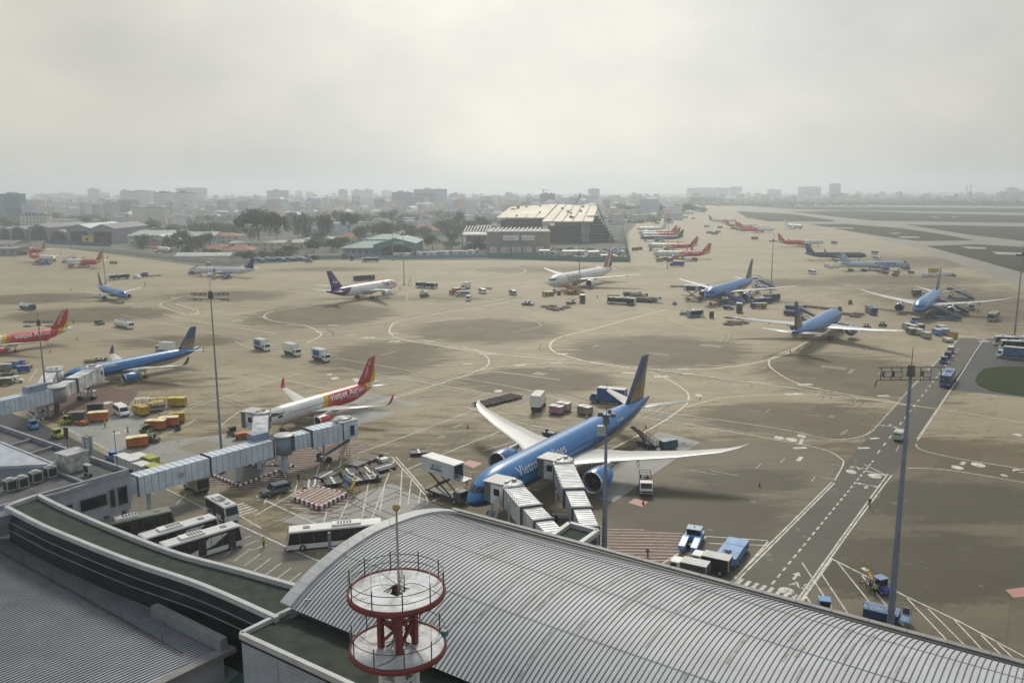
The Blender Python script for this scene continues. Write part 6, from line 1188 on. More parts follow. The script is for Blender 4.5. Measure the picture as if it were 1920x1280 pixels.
def tow_tractor(p, hd, label, L_=7.6, W_=3.0, cabf=True, m=None, m2=None):
    t = thing('aircraft_tow_tractor', label, 'tractor', p, hd, 'blue aircraft tow tractors'); m = m or mat('sky_blue_paint', (.17, .34, .62), .35, dirt=(.10, .2, .38)); m2 = m2 or mat('deep_sky_blue', (.05, .15, .40), .4)
    if cabf:   # towbarless: forked rear deck and cab in front
        b = MB(); b.b0(L_*.02, L_/2, -W_/2, W_/2, .5, 1.25); b.build('body', m, t)
        for s in (-1, 1): k = MB(); k.prof([(-L_/2, .4), (-L_/2, 1.1), (-L_*.05, 1.45), (L_*.05, 1.45), (L_*.05, .4)], s*W_*.34-.42*1.1, s*W_*.34+.42*1.1); k.build('rear_deck', m, t)
        MB().b0(-L_*.25, L_*.03, -.45, .45, .35, .7).build('cradle', DARK, t); c = MB(); c.b0(L_*.16, L_*.40, -W_*.40, W_*.40, 1.25, 2.05); co = c.build('cab', GLASS, t); MB().b0(L_*.14, L_*.42, -W_*.43, W_*.43, 2.05, 2.2).build('cab_roof', mat('pale_sky', (.30, .42, .50), .4), co)
    else:
        b = MB(); b.prof([(-L_/2, .45), (-L_/2, 1.35), (-L_*.18, 1.55), (L_/2-.2, 1.6), (L_/2, 1.2), (L_/2, .45)], -W_/2, W_/2); b.build('body', m2, t); MB().b0(-L_*.18, L_/2-.3, -W_/2+.02, W_/2-.02, 1.6, 1.68).build('deck', m, t); MB().b0(-L_/2+.1, -L_*.19, -W_/2+.02, W_/2-.02, 1.5, 1.58).build('deck', m, t)
        MB().b0(L_*.12, L_*.28, -.9, .3, 1.69, 1.71).build('deck_opening', DARK, t); MB().b0(L_*.17, L_*.24, -.5, .2, 1.7, 2.0).build('seat', LBLUE, t); MB().b0(-L_*.15, -L_*.12, -W_/2+.2, W_/2-.2, 1.681, 1.70).build('deck_seam', m2, t)
    l = MB(); [l.cyl((x, y, 2.2 if cabf else 1.7), (x, y, 2.45 if cabf else 1.9), .09, n=8) for x, y in ((L_*.28, 0),)]; l.build('beacon', YELLOW, t); [MB().b0(L_/2-.02, L_/2+.06, y-.25, y+.25, .8, 1.1).build('headlight', LGL, t) for y in (-1, 1)]; wheels(t, (-L_*.30, L_*.30), W_+.04, .6, .45); return t
def belt_loader(p, hd, label, ang_=14, col=None):
    t = thing('belt_loader', label, 'loader', p, hd); col = col or DARK; b = MB(); b.prof([(-2.6, .4), (-2.6, 1.0), (1.4, 1.0), (2.2, .9), (2.3, .4)], -1, 1); b.build('chassis', col, t); s = math.sin(R(ang_)); L_ = 8.4
    c = MB(); c.bar((-3.2, 0, 1.1), (-3.2+L_*math.cos(R(ang_)), 0, 1.1+L_*s), 1.0, .25); c.build('belt', DGREY, t); r = MB()
    for y in (-.55, .55): r.bar((-2.6, y, 2.3), (1.8, y, 2.3+4.4*math.tan(R(ang_))), .07); [r.bar((-2.6+k*1.1, y, 1.2+k*.27), (-2.6+k*1.1, y, 2.3+k*.27), .06) for k in range(5)]
    r.build('handrail', DGREY, t); MB().bar((.5, 0, 1), (2.4, 0, 2.2), .3).build('lift_arm', col, t); MB().b0(-2.4, -1.6, .2, .9, 1.0, 1.3).build('seat', DARK, t); wheels(t, (-1.6, 1.5), 2, .36); return t
def cargo_loader(p, hd, label, m=None, m2=None):
    LB_ = m or LBLUE
    t = thing('cargo_loader', label, 'loader', p, hd); MB().b0(-4.2, 2.2, -1.7, 1.7, .5, 1.9).build('chassis', m2 or mat('loader_navy', (.03, .05, .10), .5), t); d = MB(); d.b0(-4.3, 2.2, -1.75, 1.75, 1.9, 2.05); d.build('deck', LB_, t); r = MB()
    for k in range(14): r.cyl((-4.0+k*.44, -1.45, 2.1), (-4.0+k*.44, -.08, 2.1), .09, n=8); r.cyl((-4.0+k*.44, .08, 2.1), (-4.0+k*.44, 1.45, 2.1), .09, n=8)
    r.build('roller', mat('roller_tan', (.32, .30, .25), .5), t); MB().b0(2.4, 4.2, -1.7, 1.7, 1.2, 1.4).build('front_platform', LB_, t); m = MB(); [m.cyl((2.6+k*.4, -1.4, 1.45), (2.6+k*.4, 1.4, 1.45), .08, n=8) for k in range(4)]; m.build('roller', GALV, t)
    f = MB(); [f.bar((x, y, 1.9), (x, y, 3.0), .07) for x in (-4.2, -3.2) for y in (-1.7,)]; f.bar((-4.2, -1.7, 3), (-3.2, -1.7, 3), .07); [f.bar((4.2, y, 1.4), (4.2, y, 2.9), .07) for y in (-1.7, 1.7)]; f.build('handrail', BROWN, t); MB().b0(2.6, 3.8, 1.75, 2.6, 1.0, 2.4).build('operator_cab', DGREY, t); wheels(t, (-3.2, 1.4), 3.3, .5, .4); return t
def ladder(p, hd, label, h=3.0, m=None, name='step_ladder'):
    t = thing(name, label, 'ladder', p, hd); m = m or YELLOW; b = MB(); n = int(h/.35)
    for y in (-.5, .5): b.bar((-1.0, y, .12), (.5, y, h), .07); b.bar((1.0, y, .12), (.6, y, h), .06); b.bar((.5, y, h), (.5, y, h+1), .05); b.bar((1.0, y, h), (1.0, y, h+1), .05); b.bar((.5, y, h+1), (1.0, y, h+1), .05); b.bar((-1, y, .15), (1, y, .15), .06); b.bar((-1.0, y, .9), (.5, y, h+.9), .045)
    b.build('frame', m, t); s = MB(); [s.b0(-1.0+1.5*k/n-.12, -1.0+1.5*k/n+.12, -.5, .5, .12+(h-.12)*k/n, .17+(h-.12)*k/n) for k in range(1, n)]; s.build('step', m, t); MB().b0(.45, 1.15, -.5, .5, h-.05, h+.02).build('platform', DIRTYW, t); wheels(t, (-.9, .9), 1.1, .12, .08); return t
# ---------------------------------------------------------------- people
def person(px, py, dx, dy, label, top, legs, pose='stand', hat=None):
    g_ = U(px, py, 0); hd = ang(g_, U(px+dx, py+dy)); v = []; 
    st = {'stand': (.10, -.10, .05, -.05), 'walk': (.34, -.30, -.28, .30)}[pose]; fl, fr, al, ar = st
    J = [((0, 0, .95), .15), ((0, 0, 1.18), .145), ((0, 0, 1.40), .17), ((0, 0, 1.50), .06), ((.01, 0, 1.60), .09), ((.01, 0, 1.72), .085)]
    E_ = [(0, 1), (1, 2), (2, 3), (3, 4), (4, 5)]
    for s, f, a in ((1, fl, al), (-1, fr, ar)):
        k = len(J); J += [((0, s*.10, .88), .10), ((f*.5+.03, s*.11, .48), .07), ((f, s*.11, .08), .05), ((f+.16, s*.12, .04), .04)]; E_ += [(0, k), (k, k+1), (k+1, k+2), (k+2, k+3)]
        k = len(J); J += [((0, s*.19, 1.42), .07), ((a*.45, s*.25, 1.15), .05), ((a+.06, s*.25, .92), .038), ((a+.1, s*.25, .84), .03)]; E_ += [(2, k), (k, k+1), (k+1, k+2), (k+2, k+3)]
    me = bpy.data.meshes.new('person'); me.from_pydata([j[0] for j in J], E_, []); o = bpy.data.objects.new('person', me); COL.objects.link(o); m = o.modifiers.new('skin', 'SKIN'); 
    for i, j in enumerate(J): me.skin_vertices[0].data[i].radius = (j[1], j[1])
    me.skin_vertices[0].data[0].use_root = True; o.modifiers.new('sub', 'SUBSURF').levels = 1; o.modifiers['sub'].render_levels = 1
    dg = bpy.context.evaluated_depsgraph_get(); dg.update(); m2 = bpy.data.meshes.new_from_object(o.evaluated_get(dg)); bpy.data.objects.remove(o)
    for q in (SKIN, top, legs, BLACKC): m2.materials.append(q)
    for f in m2.polygons:
        c = f.center; z = c.z; far_ = abs(c.y) > .17
        f.material_index = 0 if z > 1.47 and z < 1.70 else (3 if z >= 1.70 or z < .1 else (0 if far_ and z < 1.0 else (1 if z > .93 else 2))); f.use_smooth = True
    o = bpy.data.objects.new('person', m2); COL.objects.link(o); o.location = g_; o.rotation_euler = (0, 0, hd); tag(o, label, 'person')
    if hat: h = MB(); h.smooth = True; h.loft([[(.01+r*math.cos(a), r*math.sin(a), z) for a in [2*math.pi*k/10 for k in range(10)]] for r, z in ((.11, 1.70), (.11, 1.76), (.06, 1.83))]); h.build('cap', hat, o)
NAVYC = mat('navy_cloth', (.02, .03, .06), .9); GREYC = mat('grey_cloth', (.15, .15, .16), .9); LIMEC = mat('hi_vis_cloth', (.45, .55, .05), .8)
person(495, 1026, -5, 4, 'person in hi-vis yellow vest standing beside the white bus', LIMEC, BLACKC, hat=YELLOW); person(1214, 1047, 8, -3, 'person in grey walking across the striped red area', GREYC, NAVYC, 'walk')
person(1630, 951, -5, 6, 'person in dark clothes walking on the edge line of the road', NAVYC, BLACKC, 'walk'); person(197, 801, 3, 3, 'person in hi-vis vest standing in front of the orange cart', LIMEC, BLACKC, hat=YELLOW)
person(138, 607, 4, 0, 'person standing under the tail of the red airliner at the left edge', NAVYC, BLACKC); person(1836, 573, 3, 2, 'person standing behind the far right airliner fuel truck', NAVYC, BLACKC); person(1834, 587, 3, 2, 'person in front of the far right fuel truck', GREYC, BLACKC)
person(1807, 584, -3, 3, 'person beside the foot of the far right stairs', NAVYC, BLACKC); person(1792, 604, -3, 3, 'person at the foot of the front stairs of the far right airliner', NAVYC, BLACKC); person(750, 544, 3, 2, 'person near the nose of the purple tailed airliner', NAVYC, BLACKC); person(382, 660, 3, -2, 'person under the wing of the slim blue airliner', NAVYC, BLACKC)
person(1453, 555, 3, 0, 'person standing at the foot of a floodlight mast right of centre', NAVYC, BLACKC); person(875, 910, 3, 2, 'person in dark clothes beside the lifted catering box', NAVYC, BLACKC)
person(278, 820, 4, 2, 'person in hi-vis clothes between the orange carts', LIMEC, BLACKC)
for i, (x, y, lb) in enumerate([(640, 893, 'person in hi-vis vest standing among the parked dollies'), (708, 905, 'person in dark clothes at the right end of the parked dollies'), (560, 903, 'person beside the grey pickup car'), (1196, 870, 'person in hi-vis vest behind the white refuelling truck'), (1100, 790, 'person in hi-vis vest beside the grey brown cargo'), (1000, 782, 'person next to the tall white box truck'), (1120, 560, 'person between the flag tailed airliner and the white coach'), (905, 548, 'person near the lone white van in the centre'), (980, 574, 'person standing on the left of the blue platform tractor'), (1350, 576, 'person near the blue stairs right of centre'), (240, 812, 'person in hi-vis vest left of the lone orange cart'), (300, 786, 'person in hi-vis vest behind the two orange carts'), (1640, 1115, 'person in hi-vis vest beside the yellow bumper tractor')]): person(x, y, 4 if i % 2 else -4, 3, lb, LIMEC if 'hi-vis' in lb else NAVYC, BLACKC, 'walk' if i % 3 == 0 else 'stand')
# ---------------------------------------------------------------- vehicles in place
def pos(cx, cy): return U(cx, cy, 0)
def hdg(cx, cy, dx, dy): return ang(U(cx, cy), U(cx+dx, cy+dy))
def at(fn, cx, cy, dx, dy, label, **k): return fn(pos(cx, cy), hdg(cx, cy, dx, dy), label, **k)
def ats(cx, cy, hd, label, **k): return airstairs(pos(cx, cy), hd, label, **k)
AC = mat('coach_white', (.60, .61, .60), .35, var=.06); OB = mat('olive_bus', (.20, .23, .17), .5); BB = mat('bus_blue', (.04, .07, .25), .35); LB = mat('bus_pale_blue', (.18, .26, .44), .4)
at(bus, 628, 1020, -40, 4, 'long white apron bus with black window band side on beyond the arched roof', L_=14.2, H=3.1)
at(bus, 340, 1024, 20, -6.2, 'rear one of two white coaches side by side against the green roof', L_=11.6, H=3.4, body=AC, stripe=AC); at(bus, 381, 1040, 20, -6.2, 'front one of two white coaches side by side against the green roof', L_=11.6, H=3.4, body=AC, stripe=AC)
at(bus, 258, 1004, 20, -4.5, 'olive grey coach partly hidden under the pier head', L_=11, H=3.3, body=OB); at(bus, 417, 968, 22, 13, 'white and blue minibus driving past the coaches', L_=7.6, W_=2.3, H=2.8, body=AC, stripe=BB)
at(van, 517, 925, -24, 6, 'dark grey four door pickup with a canopy parked on the striped stand', L_=5.3, W_=1.9, H=1.85, body=mat('car_grey', (.16, .18, .21), .3, .3), suv=True, name='pickup_car', cat='car')
at(van, 228, 778, 18, 10, 'white high roof van among the orange and yellow carts'); at(van, 1686, 822, 6, -9, 'pale green van driving up the road beside the tall mast', L_=4.6, W_=1.8, H=2.0, body=mat('van_pale', (.45, .50, .40), .4))
at(box_truck, 368, 920, -14, -8, 'grey and white box truck with open back below the long jet bridge', L_=6.0, H=3.0, box=mat('olive_grey_box', (.26, .25, .19), .6), open_back=True)
at(bus, 1776, 718, -8, 12, 'bright blue apron bus driving down the road on the right', L_=12, body=BB, band=mat('blue_dark_glass', (.01, .015, .08), .2), roofc=LB)
at(tug, 1769, 680, -5, 7, 'blue tractor leading the cart train ahead of the bright blue bus', col=BB, canopy=LB, L_=3.6, W_=1.9); at(cart, 1777, 671, -5, 7, 'dark cart behind the blue tractor on the road', side=NAVY, roof=DGREY); at(cart, 1782, 661, -5, 7, 'silver topped cart at the tail of the train on the road', side=GREY, roof=DIRTYW)
GC = mat('cover_white', (.62, .63, .62), .5, var=.05)
at(box_truck, 492, 656, 20, 5, 'blue and white arched catering truck, leftmost of three in line', H=3.7, z0=1.35, band=BLUE, arcs=True, cat='truck'); at(box_truck, 549, 666, 20, 5, 'white catering truck with a small emblem, middle of three in line', H=3.8, z0=1.35); at(box_truck, 603, 676, 20, 5, 'blue and white arched catering truck, rightmost of three in line', H=3.7, z0=1.35, band=BLUE, arcs=True)
at(box_truck, 1010, 766, 9, -11, 'tall white box truck standing left of the blue airliner tail', L_=8, H=4.1, z0=1.4); at(box_truck, 1140, 756, -20, -2, 'dark blue box truck behind the tailplane of the big blue airliner', L_=9, H=4.0, box=BLUE, cab_=BLUE)
at(pallet, 1044, 776, 14, 2, 'pink wrapped cargo on a dolly right of the tall white truck', m=mat('wrap_pink', (.40, .20, .27), .5)); at(pallet, 1057, 770, 14, 2, 'pale wrapped cargo behind the pink one', m=mat('wrap_grey', (.35, .32, .30), .5)); at(pallet, 1097, 777, 14, 3, 'grey brown wrapped cargo standing alone near the blue fuselage', m=mat('wrap_taupe', (.24, .21, .19), .5))
t = at(scissor_truck, 838, 934, 26, 9, 'pale grey catering box raised on black scissor legs at the big blue airliner nose', zb=4.4, L_=9.2)
at(hydrant_truck, 1210, 918, 2, 14, 'white refuelling truck standing behind the right wing of the big blue airliner'); at(belt_loader, 1212, 838, -12, -5, 'black belt loader with raised belt behind the wing of the big blue airliner')
at(cart, 1253, 842, 12, -2, 'slate blue covered cart beside the black belt loader', side=mat('slate_blue', (.06, .10, .15), .5), roof=mat('slate_top', (.16, .24, .30), .5), L_=3.6)
at(tow_tractor, 1297, 1022, 7, -13, 'blue aircraft tractor with forked rear and windowed cab, left of two', L_=6.4, W_=2.6); at(tow_tractor, 1372, 1046, -9, 13, 'flat topped bright blue aircraft tractor, right of two', cabf=False, L_=8.0)
at(box_truck, 1289, 1082, -18, -4, 'dark sided truck with pale roof parked nearest the silver roof edge', L_=5.6, W_=2.1, H=2.5, box=DGREY); at(box_truck, 1330, 1070, -18, -4, 'black canvas covered truck between the pale roofed truck and the blue tractors', L_=5.8, W_=2.1, H=2.5, box=DARK)
at(cargo_loader, 1662, 1164, 20, 5, 'navy cargo loader with tan rollers parked behind the base of the tall mast').scale = (.62, .62, .75); at(tug, 1652, 1108, 12, 7, 'purple blue tractor with yellow bumper beside the stepladder', col=mat('violet_blue', (.06, .08, .25), .5), canopy=LB, L_=2.9, W_=1.5); at(ladder, 1628, 1093, -8, 2, 'tall yellow step ladder standing on the hatched stand at right', h=2.2)
at(tug, 1545, 1150, 3, 12, 'small blue box shaped tractor half hidden behind the silver roof edge', col=BLUE, canopy=LBLUE)
# carts around the white van
for (x, y, dx, dy, lb, s, r, o_) in [(185, 790, 14, -1, 'orange covered cart left of the white van', ORANGE, CREAM, 0), (145, 790, 14, -1, 'dark grey covered cart beside the yellow tractor', DGREY, GREY, 0), (180, 774, 14, -1, 'black cart behind the orange one left of the white van', DARK, DGREY, 0), (265, 778, 14, 4, 'big yellow cart directly right of the white van', YELLOW, YELLOW, 0),
    (293, 771, -12, 2, 'empty open cart behind the big yellow one', BROWN, YELLOW, 1), (268, 764, 12, -1, 'open cart with pale roof behind the yellow one', DGREY, mat('pale_canvas', (.5, .48, .38), .6), 1), (297, 763, 12, -1, 'open cart with yellow roof left of the far yellow box cart', DARK, YELLOW, 1), (333, 762, 14, 0, 'yellow covered cart standing alone at the right of the group', YELLOW, mat('yellow_top', (.55, .48, .08), .6), 0),
    (293, 806, 14, 0, 'front left one of two orange carts side by side', ORANGE, CREAM, 0), (317, 800, 14, -1, 'rear right one of two orange carts side by side', ORANGE, CREAM, 0), (333, 792, 14, -1, 'ochre cart behind the two orange carts', mat('ochre', (.38, .22, .04), .6), YELLOW, 0), (258, 838, 14, -2, 'orange cart with cream roof nearest the pier', ORANGE, CREAM, 0)]:
    at(cart, x, y, dx, dy, lb, side=s, roof=r, open_=bool(o_), grp='baggage carts around the white van', L_=4.2 if s in (ORANGE, YELLOW) and not o_ else 3.4, W_=2.0, H=2.3)
at(tug, 126, 794, -10, 3, 'lime yellow tractor at the head of the grey cart', col=LIME); at(tug, 154, 796, 12, 1, 'small orange and brown tractor in front of the orange cart', col=ORANGE, cabin=False); at(tug, 108, 820, 10, 3, 'lime yellow tractor on the grey service road', col=LIME); at(tug, 63, 803, 8, 4, 'blue and yellow tractor near the left edge jet bridge', col=LBLUE)
at(tug, 275, 812, 12, 2, 'olive brown tractor in front of the orange carts', col=OLIVE); at(tug, 288, 829, 10, 0, 'olive round nosed tractor right of the lone orange cart', col=OLIVE, L_=2.6); at(tug, 334, 806, 2, -6, 'small dark trolley below the ochre cart', col=DGREY, cabin=False, L_=1.6, W_=1.1)
at(tug, 214, 862, -10, -4, 'blue tractor pulling white covered carts by the pier roof edge', col=LBLUE, L_=3.6, W_=1.8)
for (x, y, s, lb) in [(232, 874, GC, 'white covered cart just behind the blue tractor near the pier'), (246, 880, GC, 'second white cart of the train near the pier'), (262, 873, GC, 'white cart on the far side of the train near the pier'), (268, 890, GC, 'white cart closest to the long jet bridge'), (283, 876, LIME, 'lime green covered cart near the long jet bridge'), (288, 893, LIME, 'low lime green cart partly under the long jet bridge')]: at(cart, x, y, 14, 5, lb, side=s, roof=s, H=2.2, L_=3.3, W_=2.1, grp='covered carts near the pier')
# dolly park
for i, (x, y, dx, dy, st, m_, lb) in enumerate([(585, 912, 14, -1, 2, None, 'black dolly with two white stripes, leftmost of the parked dollies'), (624, 906, 14, -2, 1, None, 'black dolly with one stripe beside the leftmost pair of stripes'), (612, 895, 14, 2, 1, mat('dolly_navy', (.025, .035, .06), .5), 'navy dolly in the back row, left'), (654, 890, 14, -2, 1, None, 'black dolly with one stripe in the middle of the back row'), (664, 902, 14, -3, 3, None, 'black dolly with a white H shaped walkway'), (690, 886, 14, -2, 1, BROWN, 'brown dolly with one white stripe'), (697, 897, 14, -2, 3, mat('dolly_navy', (0, 0, 0)), 'navy dolly with crossed white stripes, right'), (720, 880, 14, 5, 1, mat('dolly_blue', (.03, .045, .11), .5), 'blue dolly with a long white stripe, rightmost'), (672, 871, 14, 3, 0, mat('dolly_taupe', (.28, .25, .22), .6), 'pale brown empty dolly behind the striped ones'), (694, 862, 14, 2, 0, BROWN, 'brown empty dolly farthest back in the park')]):
    at(dolly, x, y, dx, dy, lb, stripe=st, col=m_, L_=3.0, W_=4.3, grp='container dollies parked on the striped stand')
at(dolly, 785, 851, 14, -1, 'navy dolly standing alone on the open concrete', stripe=1, col=mat('dolly_navy', (0, 0, 0)), L_=3.4, W_=2.9); at(ladder, 646, 857, 8, -2, 'brown step ladder under the cab of the long jet bridge', h=3.0, m=mat('ladder_brown', (.24, .16, .08), .5)); at(ladder, 664, 922, 8, 2, 'yellow step ladder at the right end of the diamond island', h=2.4); at(ladder, 654, 912, 8, -2, 'blue step ladder between the dollies and the diamond island', h=2.2, m=LBLUE)
at(tug, 717, 866, 8, 4, 'small white towing unit at the corner of the dolly park', col=WHITE, cabin=False, L_=2.4)
for i, (x, y) in enumerate([(906, 760), (920, 757), (934, 753), (948, 750), (962, 746)]): at(dolly, x, y, 14, -4, 'row of empty brown dollies parked end to end behind the white wing', stripe=0, col=BROWN, L_=3.2, W_=4.0, grp='brown dollies behind the white wing')
at(tug, 1030, 817, 10, 2, 'small grey tractor beside the root of the white wing', col=DGREY, cabin=False)
at(tug, 437, 815, 10, 4, 'dark tractor behind the tip of the long bridge', col=OLIVE); at(cart, 456, 822, 14, -2, 'low orange skip beside the white bridge cab', side=ORANGE, roof=ORANGE, H=1.3)
# left edge cluster
for (x, y, fn, kw, lb) in [(10, 695, cart, dict(side=GREY, roof=DIRTYW), 'pale cart at the left edge below the red airliner'), (25, 690, cart, dict(side=LBLUE, roof=GREY), 'blue sided cart in the cluster below the red airliner'), (38, 687, cart, dict(side=LBLUE, roof=LB), 'second blue cart in the cluster below the red airliner'), (45, 698, cart, dict(side=BLUE, roof=LB), 'deep blue cart nearest the mast'), (52, 690, tug, dict(col=ORANGE), 'orange tractor in the cluster below the red airliner'), (15, 703, dolly, dict(stripe=0, col=DGREY), 'grey empty dolly under the left edge carts'), (33, 717, tug, dict(col=WHITE, cabin=True), 'white and black tractor near the left edge jet bridge'), (10, 722, cart, dict(side=OLIVE, roof=DIRTYW), 'pale topped cart behind the white tractor')]: at(fn, x, y, 14, -1, lb, **kw)
at(dolly, 170, 679, 14, -1, 'brown dollies behind the slim blue airliner', stripe=0, col=BROWN); at(dolly, 190, 676, 14, -1, 'striped black dolly behind the slim blue airliner', stripe=2); at(box_truck, 310, 660, -14, -1, 'white truck partly hidden behind the slim blue fuselage', L_=7); at(tanker, 52, 580, 14, 2, 'blue and white tank truck above the red fin at left', L_=11); at(tanker, 233, 614, 14, 3, 'long white tank truck driving across the left apron', L_=13, cabm=WHITE); at(van, 187, 608, 10, 2, 'small dark pickup ahead of the long tank truck', L_=5, H=1.7, body=DGREY, suv=True, cat='car', name='pickup_car')
at(bus, 223, 524, 14, -1.2, 'dark coach with a white nose beside a far mast', L_=13, body=AC); at(van, 257, 522, 12, 0, 'small white van near the navy tractors at left', L_=4.5, H=2); at(tug, 266, 519, 8, 0, 'navy tractor in the far left group', col=NAVY); at(cart, 272, 519, 8, 0, 'navy cart in the far left group', side=NAVY, roof=NAVY, H=2.6); at(dolly, 290, 518, 12, -.5, 'long dark dolly in the far left group', stripe=0, L_=8, col=DGREY); at(cart, 213, 495, 12, 0, 'tan cart right of the red airliner with brown stairs', side=mat('tan', (.3, .2, .09), .6), roof=BROWN, L_=5)
ats(366, 514, .9, 'blue stair truck at the nose of the navy tailed airliner', zt=3.4, L_=9, canopy=True); ats(425, 523, 1.3, 'lighter blue stair truck at the rear of the navy tailed airliner', zt=3.4, L_=9); at(box_truck, 392, 501, 6, 3, 'brown truck behind the navy tailed airliner', box=BROWN); ats(130, 493, .7, 'brown covered stair at the nose of the far left airliner', zt=3.4, col=BROWN, canopy=True); ats(158, 497, 2.2, 'brown covered stair under the middle of the far left airliner', zt=3.4, col=BROWN, canopy=True)
ats(84, 497, .9, 'blue stair truck under the red and white airliner at far left', zt=3.4, col=BLUE, L_=8); at(dolly, 68, 497, 8, 0, 'dark dolly under the red and white airliner at far left', stripe=0, L_=6)
# around the cargo airliner and centre
at(bus, 683, 526, 14, -1, 'dark blue coach half hidden behind the purple tailed airliner', L_=13, body=NAVY); at(bus, 800, 540, 14, 1, 'dark windowed white coach right of the purple tailed airliner', L_=13.5, body=AC); at(box_truck, 873, 542, -10, 2, 'white box truck behind the orange truck in the centre', L_=6.5, H=3.6); at(box_truck, 853, 552, -10, 1, 'orange truck in the centre of the far apron', L_=6, box=ORANGE, cab_=ORANGE, H=3.2); at(box_truck, 868, 555, -14, 0, 'blue and white sided truck beside the orange truck', L_=7.5, H=2.6, band=BLUE)
at(van, 879, 563, 4, -3, 'white van in front of the blue and white sided truck', L_=5); at(van, 905, 550, 10, 2, 'white van alone left of the grey one', L_=5.6); at(van, 796, 557, 8, -1, 'olive van below the dark windowed coach', body=OLIVE, L_=4.6, H=1.9); at(van, 962, 553, 8, 2, 'grey white van left of the blue tractor in the centre', L_=5.5, body=mat('van_grey', (.35, .35, .37), .4)); at(tug, 795, 549, 8, 1, 'pale trolley below the dark windowed coach', col=WHITE, cabin=False, L_=5); at(dolly, 914, 542, 10, 0, 'flat brown dolly behind the white van', stripe=0, col=BROWN, L_=5)
at(tug, 990, 572, 12, 1, 'blue platform tractor left of the flag tailed airliner', col=BLUE, L_=6, W_=2.2); at(ladder, 768, 535, 8, 0, 'brown ladder near the mast right of the purple tailed airliner', h=3.6, m=mat('ladder_brown', (0, 0, 0))); ats(1075, 551, -2.16-math.pi/2, 'orange stair truck at the front door of the flag tailed airliner', zt=5.0, L_=12, col=mat('stair_orange', (.50, .26, .06), .5)); at(box_truck, 1028, 555, -10, 1, 'orange low truck under the nose of the flag tailed airliner', L_=6.5, box=ORANGE, cab_=YELLOW, H=2.2); at(tug, 1048, 553, 3, -3, 'small dark tug under the nose of the flag tailed airliner', col=DGREY)
at(box_truck, 1073, 552, 8, -1, 'orange truck below the white fuselage stairs', L_=5, box=ORANGE, cab_=ORANGE, H=2.2); at(box_truck, 1092, 567, 3, 8, 'dark brown truck below the orange stair', L_=8, box=mat('truck_brown', (.12, .10, .08), .6), cab_=DGREY, H=3.6); at(belt_loader, 1071, 570, 8, -1, 'brown loader left of the dark brown truck'); 
for i, (x, y) in enumerate([(1022, 576), (1032, 580), (1042, 582), (1052, 580), (1062, 577), (1036, 575)]): at(dolly, x, y, 10, 1, 'brown dollies scattered below the flag tailed airliner', stripe=0, col=BROWN, grp='brown dollies below the flag tailed airliner', L_=3.8, W_=2.4)
at(bus, 1165, 570, -14, -.9, 'white coach with black windows in front of the loader group', L_=13.8, body=AC); at(van, 1182, 573, 6, 2, 'small black trolley at the tail of the white coach', L_=4, H=1.4, body=DARK)
for i, (x, y, m_, h_) in enumerate([(1185, 556, DGREY, 5), (1197, 559, BROWN, 5.2), (1210, 566, ORANGE, 3), (1222, 566, DGREY, 4), (1192, 565, mat('olive_dark', (.07, .07, .05), .6), 4)]):
    at(cargo_loader, x, y, 10, 1, ['grey loader at the back of the group beside the white coach', 'brown loader at the back of the group beside the white coach', 'orange loader right of the white coach', 'dark loader at the right end of the group', 'olive loader directly behind the white coach'][i], m=m_, m2=BROWN)
at(ladder, 1238, 569, 8, 0, 'white ladder at the right end of the loader group', h=2.5, m=WHITE); at(dolly, 1150, 556, 10, 0, 'brown dolly behind the white coach', stripe=0, col=BROWN, L_=6); at(dolly, 1270, 538, 10, 0, 'brown dolly left of the scissor truck', stripe=0, col=BROWN, L_=8); at(tug, 1265, 571, 4, 0, 'dark small unit left of the scissor truck', col=DGREY, L_=2)
# the two stands with blue stair trucks
at(scissor_truck, 1300, 563, 14, 1, 'small blue and white catering box raised on scissor legs right of centre', zb=4.6, band=NAVY, logo=False, L_=9); ats(1373, 570, -2.158-math.pi/2, 'nearest of three blue stairs at the airliner right of centre', zt=4.8, L_=12); ats(1389, 561, -2.158-math.pi/2, 'middle of three blue stairs at the airliner right of centre', zt=4.8, L_=12); ats(1432, 541, -2.158-math.pi/2, 'rear covered stair of the airliner right of centre', zt=4.8, L_=12, canopy=True, col=BLUE); at(box_truck, 1320, 544, 12, 0, 'navy truck behind the nose of the airliner right of centre', box=NAVY, L_=9)
at(belt_loader, 1418, 549, -8, -3, 'white loader under the wing of the airliner right of centre', col=WHITE); at(bus, 1447, 564, 12, -2, 'blue long vehicle behind the mast right of centre', L_=11, body=mat('teal_blue', (.04, .12, .22), .5), big=False); at(bus, 1432, 569, 12, -1, 'second blue long vehicle in front of the first right of centre', L_=10, body=mat('teal_blue', (0, 0, 0)), big=False, H=2.6)
at(box_truck, 1422, 578, -12, 0, 'blue and yellow truck left of the mast right of centre', L_=7, box=mat('yellow_navy', (.30, .20, .05), .5), cab_=NAVY, H=2.4); at(van, 1366, 580, 12, 1, 'dark blue car between the stairs and the brown box cart', L_=4.8, H=1.6, body=NAVY, suv=True, cat='car', name='car'); at(box_truck, 1386, 586, 4, 8, 'dark brown box truck right of the dark blue car', L_=6, box=mat('truck_brown', (0, 0, 0)), cab_=DGREY, H=4)
at(bus, 1303, 594, 10, -1, 'small white and violet bus left of the brown box', L_=7.5, body=LB, big=False, H=2.8); at(cart, 1334, 596, 3, 6, 'black box cart right of the small violet bus', side=DARK, roof=DARK, H=2.8, L_=2.6); at(tug, 1281, 590, 8, 0, 'small brown unit left of the violet bus', col=BROWN); at(ladder, 1318, 596, 8, 0, 'pale ladders between the violet bus and the black cart', h=2.2, m=WHITE); at(ladder, 1291, 588, 8, 0, 'thin pale frame behind the violet bus', h=3, m=GALV)
